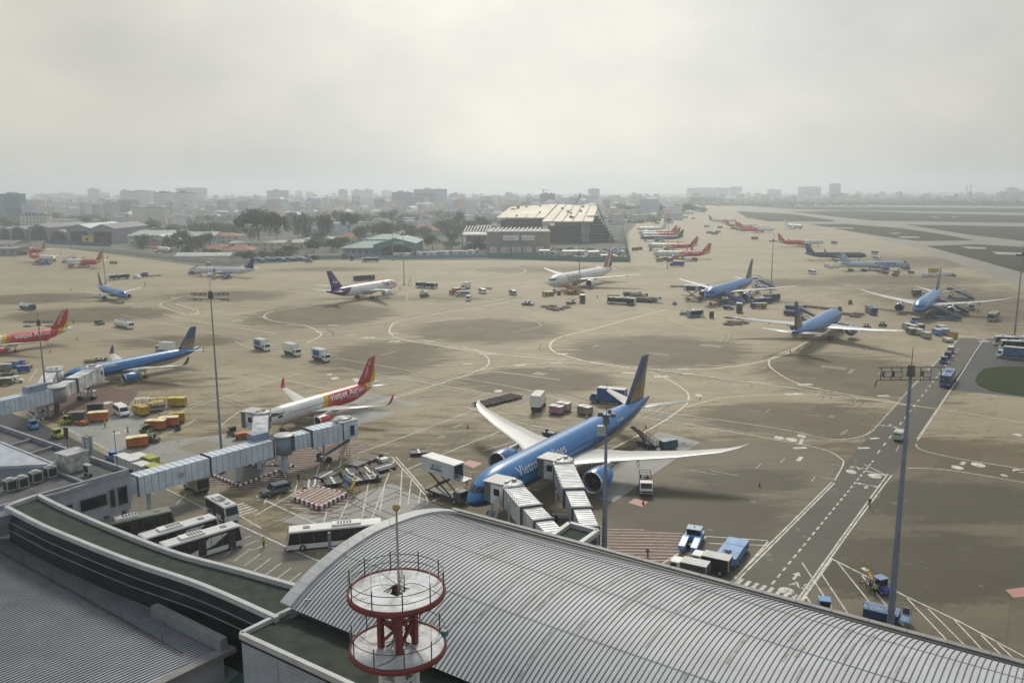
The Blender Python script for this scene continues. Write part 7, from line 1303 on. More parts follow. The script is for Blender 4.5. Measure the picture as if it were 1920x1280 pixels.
for i, (x, y) in enumerate([(1368, 596), (1372, 605), (1382, 608), (1394, 606), (1366, 609), (1390, 598)]): at(dolly, x, y, 10, 1, 'rust brown dollies behind the wing of the airliner seen from behind', stripe=0, col=BROWN, grp='rust brown dollies behind the wing', L_=4, W_=2.6)
at(cargo_loader, 1492, 582, 10, 1, 'blue and grey cargo loader left of the airliner fin seen from behind'); at(cargo_loader, 1490, 592, 10, 1, 'dark cargo loader nearer the fin of the airliner seen from behind'); ats(1517, 603, 1.142+math.pi/2+.3, 'dark curved stair beside the fuselage seen from behind', zt=4.6, col=DGREY, L_=10)
for i, (x, y) in enumerate([(1515, 576), (1535, 578), (1555, 580), (1588, 590), (1603, 594), (1609, 590)]): at(dolly, x, y, 10, 1, 'grey brown dollies in a line above the fuselage seen from behind', stripe=0, col=BROWN, grp='dollies above the fuselage', L_=5)
at(tug, 1574, 583, 5, 2, 'dark tractor ahead of the dolly line at right', col=DGREY); at(tug, 1594, 570, 4, 3, 'olive tractor standing alone above the dolly line', col=OLIVE); at(van, 1582, 620, 6, 1, 'navy van under the right engine of the airliner seen from behind', body=NAVY)
at(bus, 1633, 588, 14, 8, 'blue apron bus with pale roof between the two right hand airliners', L_=11, body=BB, roofc=LB); ats(1770, 599, -2.164-math.pi/2, 'front one of the blue stairs at the far right airliner', zt=4.7, L_=12.5, col=mat('stair_navy', (.05, .09, .18), .5)); ats(1786, 587, -2.164-math.pi/2, 'second stair behind the front one at the far right airliner', zt=4.7, L_=12, canopy=True, col=mat('stair_navy', (0, 0, 0))); ats(1800, 562, -2.164-math.pi/2, 'covered rear stair of the far right airliner', zt=4.8, L_=12, canopy=True, col=mat('stair_navy', (0, 0, 0))); at(tow_tractor, 1715, 604, 0, 6, 'blue tractor at the nose wheel of the far right airliner', L_=6)
at(tanker, 1820, 580, 5, 8, 'silver tank truck under the wing of the far right airliner', L_=8, cabm=GREY, tank=GALV); at(bus, 1862, 600, -12, 7, 'olive grey bus alone right of the far right airliner', L_=10.5, body=mat('bus_khaki', (.30, .31, .26), .5)); at(box_truck, 1722, 556, 8, 0, 'brown topped truck behind the far right airliner', box=BROWN, L_=6)
for i, (x, y, m_, lb) in enumerate([(1700, 617, GALV, 'silver box cart nearest the wing tip of the airliner seen from behind'), (1712, 620, GALV, 'second silver box cart left of the blue carts'), (1708, 626, mat('cart_brown', (.16, .14, .12), .6), 'brown box cart in front of the silver ones'), (1722, 628, GALV, 'silver box cart in the middle of the front row'), (1736, 634, mat('cart_pale', (.35, .33, .30), .6), 'pale box cart at the right end of the front row'), (1724, 618, DGREY, 'dark box cart behind the front row'), (1757, 628, LBLUE, 'blue box cart right of the silver ones'), (1764, 621, GALV, 'silver box cart behind the blue ones'), (1770, 627, LBLUE, 'second blue box cart'), (1785, 634, YELLOW, 'yellow brown tractor shaped cart at the head of the lane'), (1777, 641, DIRTYW, 'small white trolley in front of the yellow brown cart')]): at(cart, x, y, 12, 4, lb, side=m_, roof=DIRTYW if i not in (9,) else BROWN, L_=3.6, W_=2.2, H=2.2 if i < 10 else 1.3, grp='box carts below the far right airliner')
for i, (x, y) in enumerate([(1625, 616), (1655, 612)]): at(tug, x, y, 8, 0, ['dark trolley under the wing of the airliner seen from behind, left', 'dark trolley under the wing of the airliner seen from behind, right'][i], col=DARK)
# parked vehicles at the right edge
at(bus, 1900, 648, -20, -1, 'white and black coach, rearmost of the vehicles parked at the right edge', L_=12, body=AC); at(bus, 1912, 656, -20, -1, 'second white coach parked at the right edge', L_=12, body=AC); at(box_truck, 1903, 672, -20, -2, 'blue boxed white truck nearest in the row at the right edge', L_=10.5, H=3.6, box=mat('box_blue', (.05, .13, .24), .5)); at(van, 1886, 636, 8, 0, 'blue and grey car at the back of the right edge row', L_=4.6, H=1.6, body=LB, suv=True, cat='car', name='car')
# around the upper right airliners
ats(1697, 505, 1.7, 'blue covered stair at the nose of the pale blue cargo airliner', zt=3.6, L_=8, canopy=True); at(van, 1523, 514, 12, 2, 'white truck with black box on the open apron', L_=6.5, H=2.8); at(bus, 1640, 477, 10, 2, 'white bus in front of the dark teal airliner nose', L_=8, body=AC, big=False); at(van, 1645, 487, 12, 1, 'white van below the small white bus', L_=7); at(bus, 1564, 458, 8, 1, 'white bus right of the red airliner', L_=7, body=AC, big=False)
for i, (x, y) in enumerate([(1550, 500), (1558, 503), (1568, 502), (1580, 500), (1592, 501)]): at(pallet, x, y, 12, 1, 'white covered cargo lined up behind the pale blue cargo airliner', m=GC, grp='white cargo behind the pale blue airliner')
for i, (x, y) in enumerate([(1735, 519), (1747, 519), (1760, 518), (1775, 517)]): at(pallet, x, y, 12, 1, 'white wrapped cargo in a row beyond the far right airliner fin', m=GC, grp='white cargo beyond the far right fin')
at(tug, 1787, 518, 8, 0, 'navy tractor at the end of the white cargo row', col=NAVY); at(box_truck, 1753, 513, 8, 0, 'ochre truck behind the white cargo row', box=YELLOW, H=3.6)
for i, (x, y, m_) in enumerate([(1595, 509, BROWN), (1620, 509, DARK), (1660, 514, BROWN), (1681, 513, OLIVE), (1708, 513, BROWN), (1678, 518, BROWN)]): at(cart, x, y, 10, 1, 'brown carts scattered below the pale blue cargo airliner', side=m_, roof=m_, H=1.6, grp='carts below the pale blue airliner')
# around the far row
for i, (x, y, m_, lb) in enumerate([(1237, 491, mat('tan', (0, 0, 0)), 'tan cart nearest the construction fence corner'), (1247, 489, DARK, 'black cart in the far row group'), (1256, 491, BROWN, 'brown cart in the far row group'), (1291, 490, GC, 'white cart in the far row group'), (1301, 490, BROWN, 'brown cart at the right end of the far row group'), (1190, 470, OLIVE, 'olive cart beside the second red airliner'), (1199, 469, BROWN, 'brown cart beside the second red airliner')]): at(cart, x, y, 10, 0, lb, side=m_, roof=m_, H=2.6, L_=5)
at(box_truck, 1269, 499, -12, 0, 'blue truck at the base of the mast in the far row', L_=10, box=BLUE, cab_=BLUE)
for i, (x, y, z_) in enumerate([(1232, 482, 3.5), (1220, 470, 3.5), (1210, 451, 3.5), (1297, 468, 3.5), (1203, 443, 3.4)]): at(airstairs, x, y, 2, -5, ['covered stair at the nearest red and white airliner of the far row', 'covered stair at the second airliner of the far row', 'covered stair at the dark blue airliner of the far row', 'covered stair at the tail of the second airliner of the far row', 'covered stair at the farthest airliners of the row'][i], zt=z_, L_=7, canopy=True, col=mat('stair_brown_grey', (.16, .15, .14), .6))
for i, (x, y) in enumerate([(1385, 432), (1375, 430), (1395, 434), (1405, 433), (1330, 438), (1346, 437), (1340, 440), (1415, 449), (1325, 426), (1350, 428), (1300, 411), (1218, 416), (1232, 420), (1340, 414), (1350, 415)]): at(cart, x, y, 10, 0, 'small hazy service cart near the distant airliners', side=[BROWN, DGREY, GREY][i % 3], roof=BROWN, L_=7, H=2.6, grp='hazy service carts near the distant airliners')
# depot vehicles parked behind the fence
DEP = [WHITE, LBLUE, GREY, AC]
for i in range(26): x = 742+i*6.1+rnd.uniform(-1, 1); at(bus, x, 481-i*.25+rnd.uniform(-1, 2), 3, -3, 'white bus packed in the depot lot beside the green roofed depot', L_=9, body=[AC, mat('depot_mauve', (.35, .30, .36), .5), AC, DIRTYW][i % 4], big=False, grp='buses packed in the depot lot')
for i in range(16): x = 482+i*6.5+rnd.uniform(-1, 1); at(box_truck, x, 489+(i % 3)*1.2-i*.15, 8, -2, 'blue service truck parked along the fence left of the depot', L_=7, box=[LBLUE, BLUE, LBLUE, NAVY][i % 4], cab_=LBLUE, H=2.6, grp='blue trucks along the fence')
at(bus, 695, 491, 14, -.5, 'white and orange coach parked in front of the depot', L_=13, body=AC, big=False); at(bus, 585, 486, 14, .5, 'dark coach parked left of the depot', L_=12, body=DGREY, big=False); at(van, 580, 492, 8, 0, 'grey van on the apron left of the depot', L_=5.5, body=GREY); at(airstairs, 660, 487, 6, 3, 'blue stair truck parked beside the depot', zt=3.4); at(airstairs, 645, 484, 6, 3, 'red and white stair truck parked beside the depot', zt=3.8, col=RED)
# cones, chocks
for i, (x, y) in enumerate([(1424, 911), (877, 802), (1206, 945), (1130, 932), (1482, 660), (1211, 802), (94, 661), (144, 636)]):
    t = thing('traffic_cone', 'small red traffic cone standing on the open concrete', 'cone', U(x, y, 0), 0, 'red traffic cones on the apron'); MB().cyl((0, 0, .04), (0, 0, .8), .22, .04, n=10).build('cone', RED, t); MB().box((0, 0, .03), (.5, .5, .06)).build('base', DARK, t)
t = thing('water_unit', 'tall thin signal post in front of the white bus', 'post', U(620, 1062, 0), 0); MB().b0(-.2, .2, -.2, .2, 0, 5.2).build('post', mat('mast_blue_grey', (0, 0, 0)), t); MB().b0(.25, 1.2, -.15, .15, 1.2, 2.9).build('box', LB, t)
# ---------------------------------------------------------------- background: city, sheds, trees
def facade(name, wall, win, fx=3.2, fz=3.2, ww=.55, wh=.5, band=False, rough=.6):
    if name in MATS: return MATS[name]
    m = bpy.data.materials.new(name); m.use_nodes = True; MATS[name] = m; nt = m.node_tree; N = nt.nodes; L = nt.links; b = N['Principled BSDF']; b.inputs['Roughness'].default_value = rough
    tc = N.new('ShaderNodeTexCoord'); sp = N.new('ShaderNodeSeparateXYZ'); L.new(tc.outputs['Object'], sp.inputs[0]); ge = N.new('ShaderNodeNewGeometry'); sn = N.new('ShaderNodeSeparateXYZ'); tr = N.new('ShaderNodeVectorTransform'); tr.vector_type = 'NORMAL'; tr.convert_from = 'WORLD'; tr.convert_to = 'OBJECT'; L.new(ge.outputs['Normal'], tr.inputs[0]); L.new(tr.outputs[0], sn.inputs[0])
    def mt(op, a, c=0.0):
        n = N.new('ShaderNodeMath'); n.operation = op
        for i, v in enumerate((a, c)):
            if isinstance(v, (int, float)): n.inputs[i].default_value = v
            else: L.new(v, n.inputs[i])
        return n.outputs[0]
    def mixc(f, a, c):
        n = N.new('ShaderNodeMix'); n.data_type = 'RGBA'; L.new(f, n.inputs[0])
        for i, v in ((6, a), (7, c)):
            if isinstance(v, tuple): n.inputs[i].default_value = (*v, 1)
            else: L.new(v, n.inputs[i])
        return n.outputs[2]
    side = mt('GREATER_THAN', mt('ABSOLUTE', sn.outputs[0]), .7); h = mt('ADD', mt('MULTIPLY', side, sp.outputs[1]), mt('MULTIPLY', mt('SUBTRACT', 1.0, side), sp.outputs[0]))
    f1 = mt('LESS_THAN', mt('FRACT', mt('MULTIPLY', mt('ADD', h, 500.0), 1/fx)), ww) if not band else mt('GREATER_THAN', h, -1e6)
    f2 = mt('LESS_THAN', mt('FRACT', mt('MULTIPLY', sp.outputs[2], 1/fz)), wh); top = mt('LESS_THAN', mt('ABSOLUTE', sn.outputs[2]), .5)
    f = mt('MULTIPLY', mt('MULTIPLY', f1, f2), top); nz = N.new('ShaderNodeTexNoise'); nz.inputs['Scale'].default_value = .12; nz.inputs['Detail'].default_value = 5; L.new(tc.outputs['Object'], nz.inputs[0])
    wc = mixc(nz.outputs[0], tuple(x*.75 for x in wall), tuple(min(1, x*1.12) for x in wall)); L.new(mixc(f, wc, win), b.inputs['Base Color']); return m
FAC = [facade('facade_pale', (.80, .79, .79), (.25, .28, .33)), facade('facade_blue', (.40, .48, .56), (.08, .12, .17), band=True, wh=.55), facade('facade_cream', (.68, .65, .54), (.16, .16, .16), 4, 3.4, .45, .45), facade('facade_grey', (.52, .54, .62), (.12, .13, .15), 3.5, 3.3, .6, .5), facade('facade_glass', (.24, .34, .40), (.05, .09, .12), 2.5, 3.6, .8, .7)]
ROOFC = mat('flat_roof_grey', (.26, .26, .25), .7)
def block(x0, x1, ytop, Y, label, f=0, dep=None, rot=0.0, rooft=True, name='tower_block', grp=None, cat='building', floors=True):
    w = col_at(x1, Y)-col_at(x0, Y); w *= .94; cx = (col_at(x0, Y)+col_at(x1, Y))/2; dep = dep or min(w, 40)*.6; c = Vector((cx, Y+dep/2, -.16)); z = zat(ytop, Vector((cx, Y, 0)))
    t = thing(name, label, cat, c, rot, grp); b = MB(); b.b0(-w/2, w/2, -dep/2, dep/2, 0, z); b.build('wall', FAC[f], t)
    r = MB(); r.b0(-w/2-.4, w/2+.4, -dep/2-.4, dep/2+.4, z, z+1.0); ro = r.build('roof', ROOFC, t)
    if rooft:
        r = MB(); rr_ = random.Random(int(x0*7+Y)); k = rr_.uniform(.15, .4)
        r.b0(-w*k/2-w*.1, w*k/2-w*.1, -dep*.2, dep*.2, z+1, z+rr_.uniform(3, 6)); r.b0(w*.2, w*.32, -dep*.2, 0, z+1, z+rr_.uniform(2, 4)); r.build('roof_plant', FAC[3], t)
    return t
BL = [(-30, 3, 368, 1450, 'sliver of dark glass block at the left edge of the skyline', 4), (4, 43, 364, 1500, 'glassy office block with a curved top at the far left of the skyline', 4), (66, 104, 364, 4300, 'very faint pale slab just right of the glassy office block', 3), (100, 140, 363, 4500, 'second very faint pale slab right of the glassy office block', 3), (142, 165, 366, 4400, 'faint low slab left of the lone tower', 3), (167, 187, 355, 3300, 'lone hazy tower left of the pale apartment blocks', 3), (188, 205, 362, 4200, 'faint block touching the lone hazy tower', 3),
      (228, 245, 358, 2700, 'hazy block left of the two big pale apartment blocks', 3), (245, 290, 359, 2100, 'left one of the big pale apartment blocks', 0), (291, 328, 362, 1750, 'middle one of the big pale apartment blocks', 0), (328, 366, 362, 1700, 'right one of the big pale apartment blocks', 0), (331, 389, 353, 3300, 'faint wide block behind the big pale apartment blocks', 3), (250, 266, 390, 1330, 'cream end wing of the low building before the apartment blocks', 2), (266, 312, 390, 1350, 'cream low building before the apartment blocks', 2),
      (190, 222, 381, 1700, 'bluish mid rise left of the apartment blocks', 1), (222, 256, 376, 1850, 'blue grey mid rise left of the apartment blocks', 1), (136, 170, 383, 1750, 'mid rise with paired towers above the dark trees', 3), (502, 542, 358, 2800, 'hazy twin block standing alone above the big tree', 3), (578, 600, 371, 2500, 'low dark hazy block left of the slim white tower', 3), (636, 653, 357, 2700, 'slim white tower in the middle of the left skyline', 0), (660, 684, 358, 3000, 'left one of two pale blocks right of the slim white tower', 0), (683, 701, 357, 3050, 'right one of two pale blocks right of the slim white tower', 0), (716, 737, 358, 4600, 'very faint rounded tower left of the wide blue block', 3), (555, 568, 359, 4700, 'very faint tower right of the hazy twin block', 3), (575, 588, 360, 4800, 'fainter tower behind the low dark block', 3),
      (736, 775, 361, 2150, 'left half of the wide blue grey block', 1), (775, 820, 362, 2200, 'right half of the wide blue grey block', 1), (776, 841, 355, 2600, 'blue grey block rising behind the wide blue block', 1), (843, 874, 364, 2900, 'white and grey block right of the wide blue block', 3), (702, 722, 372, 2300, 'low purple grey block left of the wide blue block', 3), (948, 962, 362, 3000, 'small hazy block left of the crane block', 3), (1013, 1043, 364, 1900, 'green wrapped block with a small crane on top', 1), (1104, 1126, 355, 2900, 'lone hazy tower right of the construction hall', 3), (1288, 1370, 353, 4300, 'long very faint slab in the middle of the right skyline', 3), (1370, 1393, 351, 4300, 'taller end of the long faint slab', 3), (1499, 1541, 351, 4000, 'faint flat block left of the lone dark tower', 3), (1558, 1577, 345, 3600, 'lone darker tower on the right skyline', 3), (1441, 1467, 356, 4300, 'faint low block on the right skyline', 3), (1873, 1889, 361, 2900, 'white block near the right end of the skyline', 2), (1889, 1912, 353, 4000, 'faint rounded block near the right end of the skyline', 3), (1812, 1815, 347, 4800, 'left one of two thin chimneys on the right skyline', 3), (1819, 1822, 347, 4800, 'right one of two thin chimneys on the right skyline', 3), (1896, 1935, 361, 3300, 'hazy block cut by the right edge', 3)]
for a in BL: block(a[0], a[1], a[2], a[3], a[4], a[5])
# low houses
HW = [mat('house_white', (.70, .69, .68), .7), mat('house_cream', (.62, .57, .45), .7), mat('house_blue', (.42, .49, .56), .7), mat('house_grey', (.42, .42, .44), .7), mat('house_pink', (.58, .46, .43), .7)]
HR = [mat('roof_grey', (.32, .32, .33), .7), mat('roof_tile', (.21, .13, .10), .8), mat('roof_white', (.5, .5, .5), .6), mat('roof_green', (.10, .17, .14), .7), mat('roof_rust', (.20, .18, .17), .8)]
WN = ['white', 'cream', 'blue', 'grey', 'pink']; RN = ['grey', 'orange tiled', 'white', 'green', 'rust coloured']
def house_m(b, x, y, w, d, h, a, gable): 
    b.mi(0).box((x, y, h/2-.16), (w, d, h+.3), a)
    ca, sa = math.cos(a), math.sin(a); f = lambda u, v, z: (x+u*ca-v*sa, y+u*sa+v*ca, z)
    if gable: e = .5; b.mi(1).add([f(-w/2-e, -d/2-e, h), f(w/2+e, -d/2-e, h), f(w/2+e, d/2+e, h), f(-w/2-e, d/2+e, h), f(-w/2+d*.3, 0, h+d*.28), f(w/2-d*.3, 0, h+d*.28)], [(0, 1, 5, 4), (1, 2, 5), (2, 3, 4, 5), (3, 0, 4)])
    else: b.mi(1).box((x, y, h+.3), (w*1.02, d*1.02, .5), a); b.mi(0).box((x+w*.2, y, h+1.2), (w*.3, d*.4, 1.6), a)
hr = random.Random(11); used = 0
while used < 130:
    Y = hr.uniform(950, 1700); px = hr.uniform(-20, 1280)
    if (px > 860 and Y < 1250) or (360 < px < 560 and Y < 1020): continue
    x = col_at(px, Y); i = hr.randrange(5); j = hr.choice([0, 0, 0, 1, 2, 3, 4]); w = hr.uniform(9, 24); d = hr.uniform(9, 18); h = hr.uniform(5, 15); a = hr.choice([0, .4, -.5, .9]); gb = j in (1, 4)
    t = thing('house', f'hazy {WN[i]} walled house with {RN[j]} roof in the dense town behind the apron', 'house', (x, Y, -.1), a, 'houses of the dense town'); b = MB(); b.b0(-w/2, w/2, -d/2, d/2, 0, h); b.build('wall', facade('fac_h'+WN[i], tuple(HW[i].node_tree.nodes['Color Ramp'].color_ramp.elements[1].color)[:3], (.12, .12, .13), 2.8, 3.2, .4, .4), t)
    b = MB(); house_m(b, 0, 0, w, d, h+.16, 0, gb); b2 = MB(); b2.v = b.v[8:]; b2.f = [tuple(q-8 for q in f) for f, m_ in zip(b.f, b.m) if m_ == 1]; b2.m = [0]*len(b2.f); b2.sm = [False]*len(b2.f); b2.build('roof', HR[j], t); used += 1
for wi in range(5):
    b = MB()
    for k in range(1500):
        Y = 1500*(4300/1500)**hr.random()
        px = hr.uniform(-150, 2050)
        if px > 1230 and Y < 2700: continue
        if px > 1230 and hr.random() < .3: continue
        x = col_at(px, Y); w = hr.uniform(8, 26); d = hr.uniform(8, 20); h = hr.uniform(5, 15) if hr.random() < .88 else hr.uniform(18, 34); house_m(b, x, Y, w, d, h, hr.choice([0, .4, -.5, .9]), hr.random() < .4)
    o = b.build('distant_city', [HW[wi], HR[wi]]); o['kind'] = 'stuff'; tag(o, 'endless low town fading into the haze up to the skyline', 'town')
# ---------------------------------------------------------------- trees
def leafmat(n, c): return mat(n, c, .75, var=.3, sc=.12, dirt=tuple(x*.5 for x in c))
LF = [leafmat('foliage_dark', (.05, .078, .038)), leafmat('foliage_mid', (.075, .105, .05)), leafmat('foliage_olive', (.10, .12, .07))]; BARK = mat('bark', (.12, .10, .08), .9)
def crown(seed, shape, n=1500):
    r = random.Random(seed); b = MB(); lobes = []
    if shape == 'round': lobes = [(r.uniform(-.45, .45), r.uniform(-.45, .45), r.uniform(.30, .82), r.uniform(.22, .36)) for _ in range(13)]
    if shape == 'umbrella': lobes = [(.75*math.cos(q)*u, .75*math.sin(q)*u, .80+.13*(1-u)+r.uniform(-.09, .04), r.uniform(.17, .27)) for q, u in [(r.uniform(0, 6.28), r.uniform(.1, 1)) for _ in range(16)]]
    if shape == 'bush': lobes = [(r.uniform(-.6, .6), r.uniform(-.4, .4), r.uniform(.25, .7), r.uniform(.25, .38)) for _ in range(10)]
    if shape == 'tall': lobes = [(r.uniform(-.22, .22), r.uniform(-.22, .22), .3+.6*k/11, .24*(1-.6*abs(k/11-.35))) for k in range(12)]
    for k in range(n):
        x, y, z, R_ = lobes[r.randrange(len(lobes))]; q = r.uniform(0, 6.28); cz = r.uniform(-1, 1); s = math.sqrt(1-cz*cz); rad = R_*(r.uniform(.55, 1.08))
        p = Vector((x+rad*s*math.cos(q), y+rad*s*math.sin(q), z+rad*cz*.8)); sz = r.uniform(.022, .05); n_ = Vector((s*math.cos(q)+r.uniform(-.6, .6), s*math.sin(q)+r.uniform(-.6, .6), cz+r.uniform(-.3, .8))).normalized(); a = n_.orthogonal().normalized(); c = n_.cross(a)
        b.add([p+a*sz, p+c*sz*.8, p-a*sz, p-c*sz*.8], [(0, 1, 2, 3)])
    me = bpy.data.meshes.new('crown'); me.from_pydata(b.v, [], b.f); me.update()
    t = MB(); th = .45 if shape != 'umbrella' else .62; t.cyl((0, 0, 0), (0, 0, th), .035, .024, n=7)
    for x, y, z, R_ in lobes[:7]: t.cyl((0, 0, th*.75), (x*.8, y*.8, z-.02), .018, .006, n=5)
    tm = bpy.data.meshes.new('trunk'); tm.from_pydata(t.v, [], t.f); tm.update(); return me, tm
SH = {}
for k, (s_, n_) in enumerate((('round', 1500), ('umbrella', 2200), ('bush', 1100), ('tall', 1300))):
    for v in range(3): SH[(s_, v)] = crown(k*10+v, s_, n_)
CC = {}
def tree(p, w, h, shape, li, label, grp=None, name='tree'):
    v = rnd.randrange(3); key = (shape, v, li)
    if key not in CC: a, b = SH[(shape, v)]; a = a.copy(); b = b.copy(); a.materials.append(LF[li]); b.materials.append(BARK); CC[key] = (a, b)
    t = thing(name, label, 'tree', p, rnd.uniform(0, 6.28), grp)
    for nm, me in zip(('crown', 'trunk'), CC[key]): o = bpy.data.objects.new(nm, me); COL.objects.link(o); o.parent = t; o.scale = (w/1.5, w/1.5, h/1.02)
def tr(px, py, wpx, ytop, shape, li, label, grp=None):
    p = U(px, py, -.1); d = p.y*math.cos(PITCH)+CH*math.sin(PITCH); tree(p, wpx/FP*d, max(3, zat(ytop, p)), shape, li, label, grp)
tr(486, 467, 82, 397, 'umbrella', 0, 'great umbrella crowned tree towering over the low white houses'); tr(520, 466, 40, 402, 'umbrella', 0, 'second umbrella crowned tree touching the great one'); tr(614, 458, 40, 397, 'round', 0, 'broad round tree alone between the great tree and the masts'); tr(655, 452, 32, 402, 'umbrella', 0, 'flat topped tree right of the broad round one'); tr(572, 452, 22, 397, 'tall', 1, 'slender pale tree left of the broad round one'); tr(862, 432, 30, 393, 'round', 1, 'round tree near the left end of the construction hall')
TS = [(372, 470, 34, 438, 'bush', 0), (395, 462, 26, 434, 'round', 0), (350, 478, 30, 455, 'bush', 0), (430, 478, 26, 456, 'bush', 0), (395, 484, 30, 462, 'bush', 0), (455, 488, 34, 468, 'bush', 0), (476, 488, 34, 466, 'bush', 0), (500, 487, 30, 468, 'bush', 0), (530, 486, 34, 464, 'bush', 0), (545, 478, 36, 456, 'bush', 0), (588, 474, 36, 446, 'round', 0), (622, 472, 40, 446, 'round', 0), (640, 465, 36, 440, 'bush', 0), (668, 455, 40, 420, 'bush', 0), (700, 448, 44, 414, 'round', 1), (735, 448, 40, 412, 'round', 0), (770, 446, 40, 418, 'round', 1), (800, 446, 34, 420, 'bush', 0), (830, 440, 36, 410, 'round', 0), (855, 445, 34, 416, 'bush', 0), (880, 442, 30, 412, 'round', 1), (905, 436, 24, 405, 'round', 0),
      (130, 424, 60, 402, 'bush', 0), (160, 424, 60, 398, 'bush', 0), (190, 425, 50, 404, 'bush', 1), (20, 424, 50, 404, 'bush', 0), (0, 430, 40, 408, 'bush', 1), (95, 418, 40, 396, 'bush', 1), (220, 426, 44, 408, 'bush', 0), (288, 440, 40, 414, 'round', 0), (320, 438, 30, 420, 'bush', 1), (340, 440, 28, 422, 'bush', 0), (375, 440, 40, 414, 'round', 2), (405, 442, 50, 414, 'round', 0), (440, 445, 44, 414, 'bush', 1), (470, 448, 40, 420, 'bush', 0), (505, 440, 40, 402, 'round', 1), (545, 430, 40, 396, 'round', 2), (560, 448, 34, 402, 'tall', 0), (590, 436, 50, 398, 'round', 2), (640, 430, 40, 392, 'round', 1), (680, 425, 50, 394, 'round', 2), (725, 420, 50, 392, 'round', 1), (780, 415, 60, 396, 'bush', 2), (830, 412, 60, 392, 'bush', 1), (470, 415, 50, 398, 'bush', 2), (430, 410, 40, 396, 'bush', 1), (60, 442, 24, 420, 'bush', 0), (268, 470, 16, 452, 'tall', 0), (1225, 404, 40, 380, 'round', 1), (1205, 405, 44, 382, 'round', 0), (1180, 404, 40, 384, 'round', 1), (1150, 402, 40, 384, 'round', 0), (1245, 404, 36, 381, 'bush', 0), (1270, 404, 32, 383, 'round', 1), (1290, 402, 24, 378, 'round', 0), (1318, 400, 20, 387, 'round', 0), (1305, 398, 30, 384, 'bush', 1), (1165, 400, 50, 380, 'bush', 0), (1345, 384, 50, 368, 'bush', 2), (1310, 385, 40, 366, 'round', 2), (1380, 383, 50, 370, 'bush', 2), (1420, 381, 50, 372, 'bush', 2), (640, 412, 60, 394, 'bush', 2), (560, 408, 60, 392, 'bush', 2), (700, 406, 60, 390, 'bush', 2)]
TL = {('bush', 0): 'dark spreading tree in the belt behind the left apron', ('bush', 1): 'mid green spreading tree in the belt behind the apron', ('bush', 2): 'pale hazy spreading tree before the town', ('round', 0): 'dark round crowned tree in the belt behind the apron', ('round', 1): 'mid green round crowned tree in the belt behind the apron', ('round', 2): 'pale hazy round crowned tree before the town', ('tall', 0): 'dark slender tree in the belt behind the apron', ('tall', 1): 'slender pale tree'}
for a in TS: tr(*a, TL[(a[4], a[5])], 'trees of the belt behind the apron')
for a in TS[:22]+TS[-16:]: tr(a[0]+rnd.uniform(-14, 14), a[1]-4, a[2]*.8, a[3]+4, a[4], a[5], TL[(a[4], a[5])], 'trees of the belt behind the apron')
for k in range(90):
    rb = rnd; px = rb.uniform(240, 905); py = rb.uniform(418, 470)
    if 380 < px < 560 and py > 452: continue
    if 640 < px < 800 and py > 440: continue
    i = rb.choice([0, 0, 1]); sh = rb.choice(['bush', 'bush', 'round']); tr(px, py, rb.uniform(20, 38)*(py-355)/90, py-rb.uniform(13, 26)*(py-355)/80, sh, i, TL[(sh, i)], 'trees of the belt behind the apron')
wd = MB(); r_ = random.Random(5)
for k in range(2600):
    Y = r_.uniform(1300, 2600) if k < 1400 else r_.uniform(2500, 3200); px = r_.uniform(-50, 1240) if k < 1400 else r_.uniform(1290, 2000); x = col_at(px, Y); n = 4; h = r_.uniform(5, 13); w = r_.uniform(6, 16)
    for j in range(n): q = r_.uniform(0, 6.28); p = Vector((x+w*.4*math.cos(q), Y+w*.4*math.sin(q), h*r_.uniform(.3, .75))); s = w*r_.uniform(.25, .42); wd.add([p+Vector((-s, -s*.3, -s*.8)), p+Vector((s, -s*.2, -s*.7)), p+Vector((s*.7, s*.2, s*.7)), p+Vector((-s*.5, s*.3, s*.8)), p+Vector((0, -s, 0))], [(0, 1, 4), (1, 2, 4), (2, 3, 4), (3, 0, 4)])
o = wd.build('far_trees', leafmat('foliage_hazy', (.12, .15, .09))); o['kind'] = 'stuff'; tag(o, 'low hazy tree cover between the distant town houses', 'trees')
# palms by the white sheds
def palm(px, py, h, label):
    t = thing('palm_tree', label, 'tree', U(px, py, -.1), rnd.uniform(0, 6), 'small palms in front of the white sheds'); MB().cyl((0, 0, 0), (0, 0, h), .22, .13, n=7).build('trunk', BARK, t); b = MB()
    for k in range(11):
        q = k*2*math.pi/11; P_ = [(0, h), (1.0, h+.7), (2.0, h+.6), (2.7, h-.1)]
        for i in range(3): (r0, z0), (r1, z1) = P_[i], P_[i+1]; w = .38*(1-i*.25); c, s = math.cos(q), math.sin(q); b.add([(r0*c-w*s, r0*s+w*c, z0-.2), (r0*c, r0*s, z0), (r1*c, r1*s, z1), (r1*c-w*s*.8, r1*s+w*c*.8, z1-.2)], [(0, 1, 2, 3)]); b.add([(r0*c+w*s, r0*s-w*c, z0-.2), (r0*c, r0*s, z0), (r1*c, r1*s, z1), (r1*c+w*s*.8, r1*s-w*c*.8, z1-.2)], [(0, 1, 2, 3)])
    b.build('crown', LF[0], t)
for i in range(12): palm(270+i*6.5+rnd.uniform(-2, 2), 463+i*.5, rnd.uniform(6, 8), 'small palm in the row in front of the white sheds')
for i in range(6): palm(358+i*5.4, 459, 15, 'tall palm in the dark clump before the white houses')
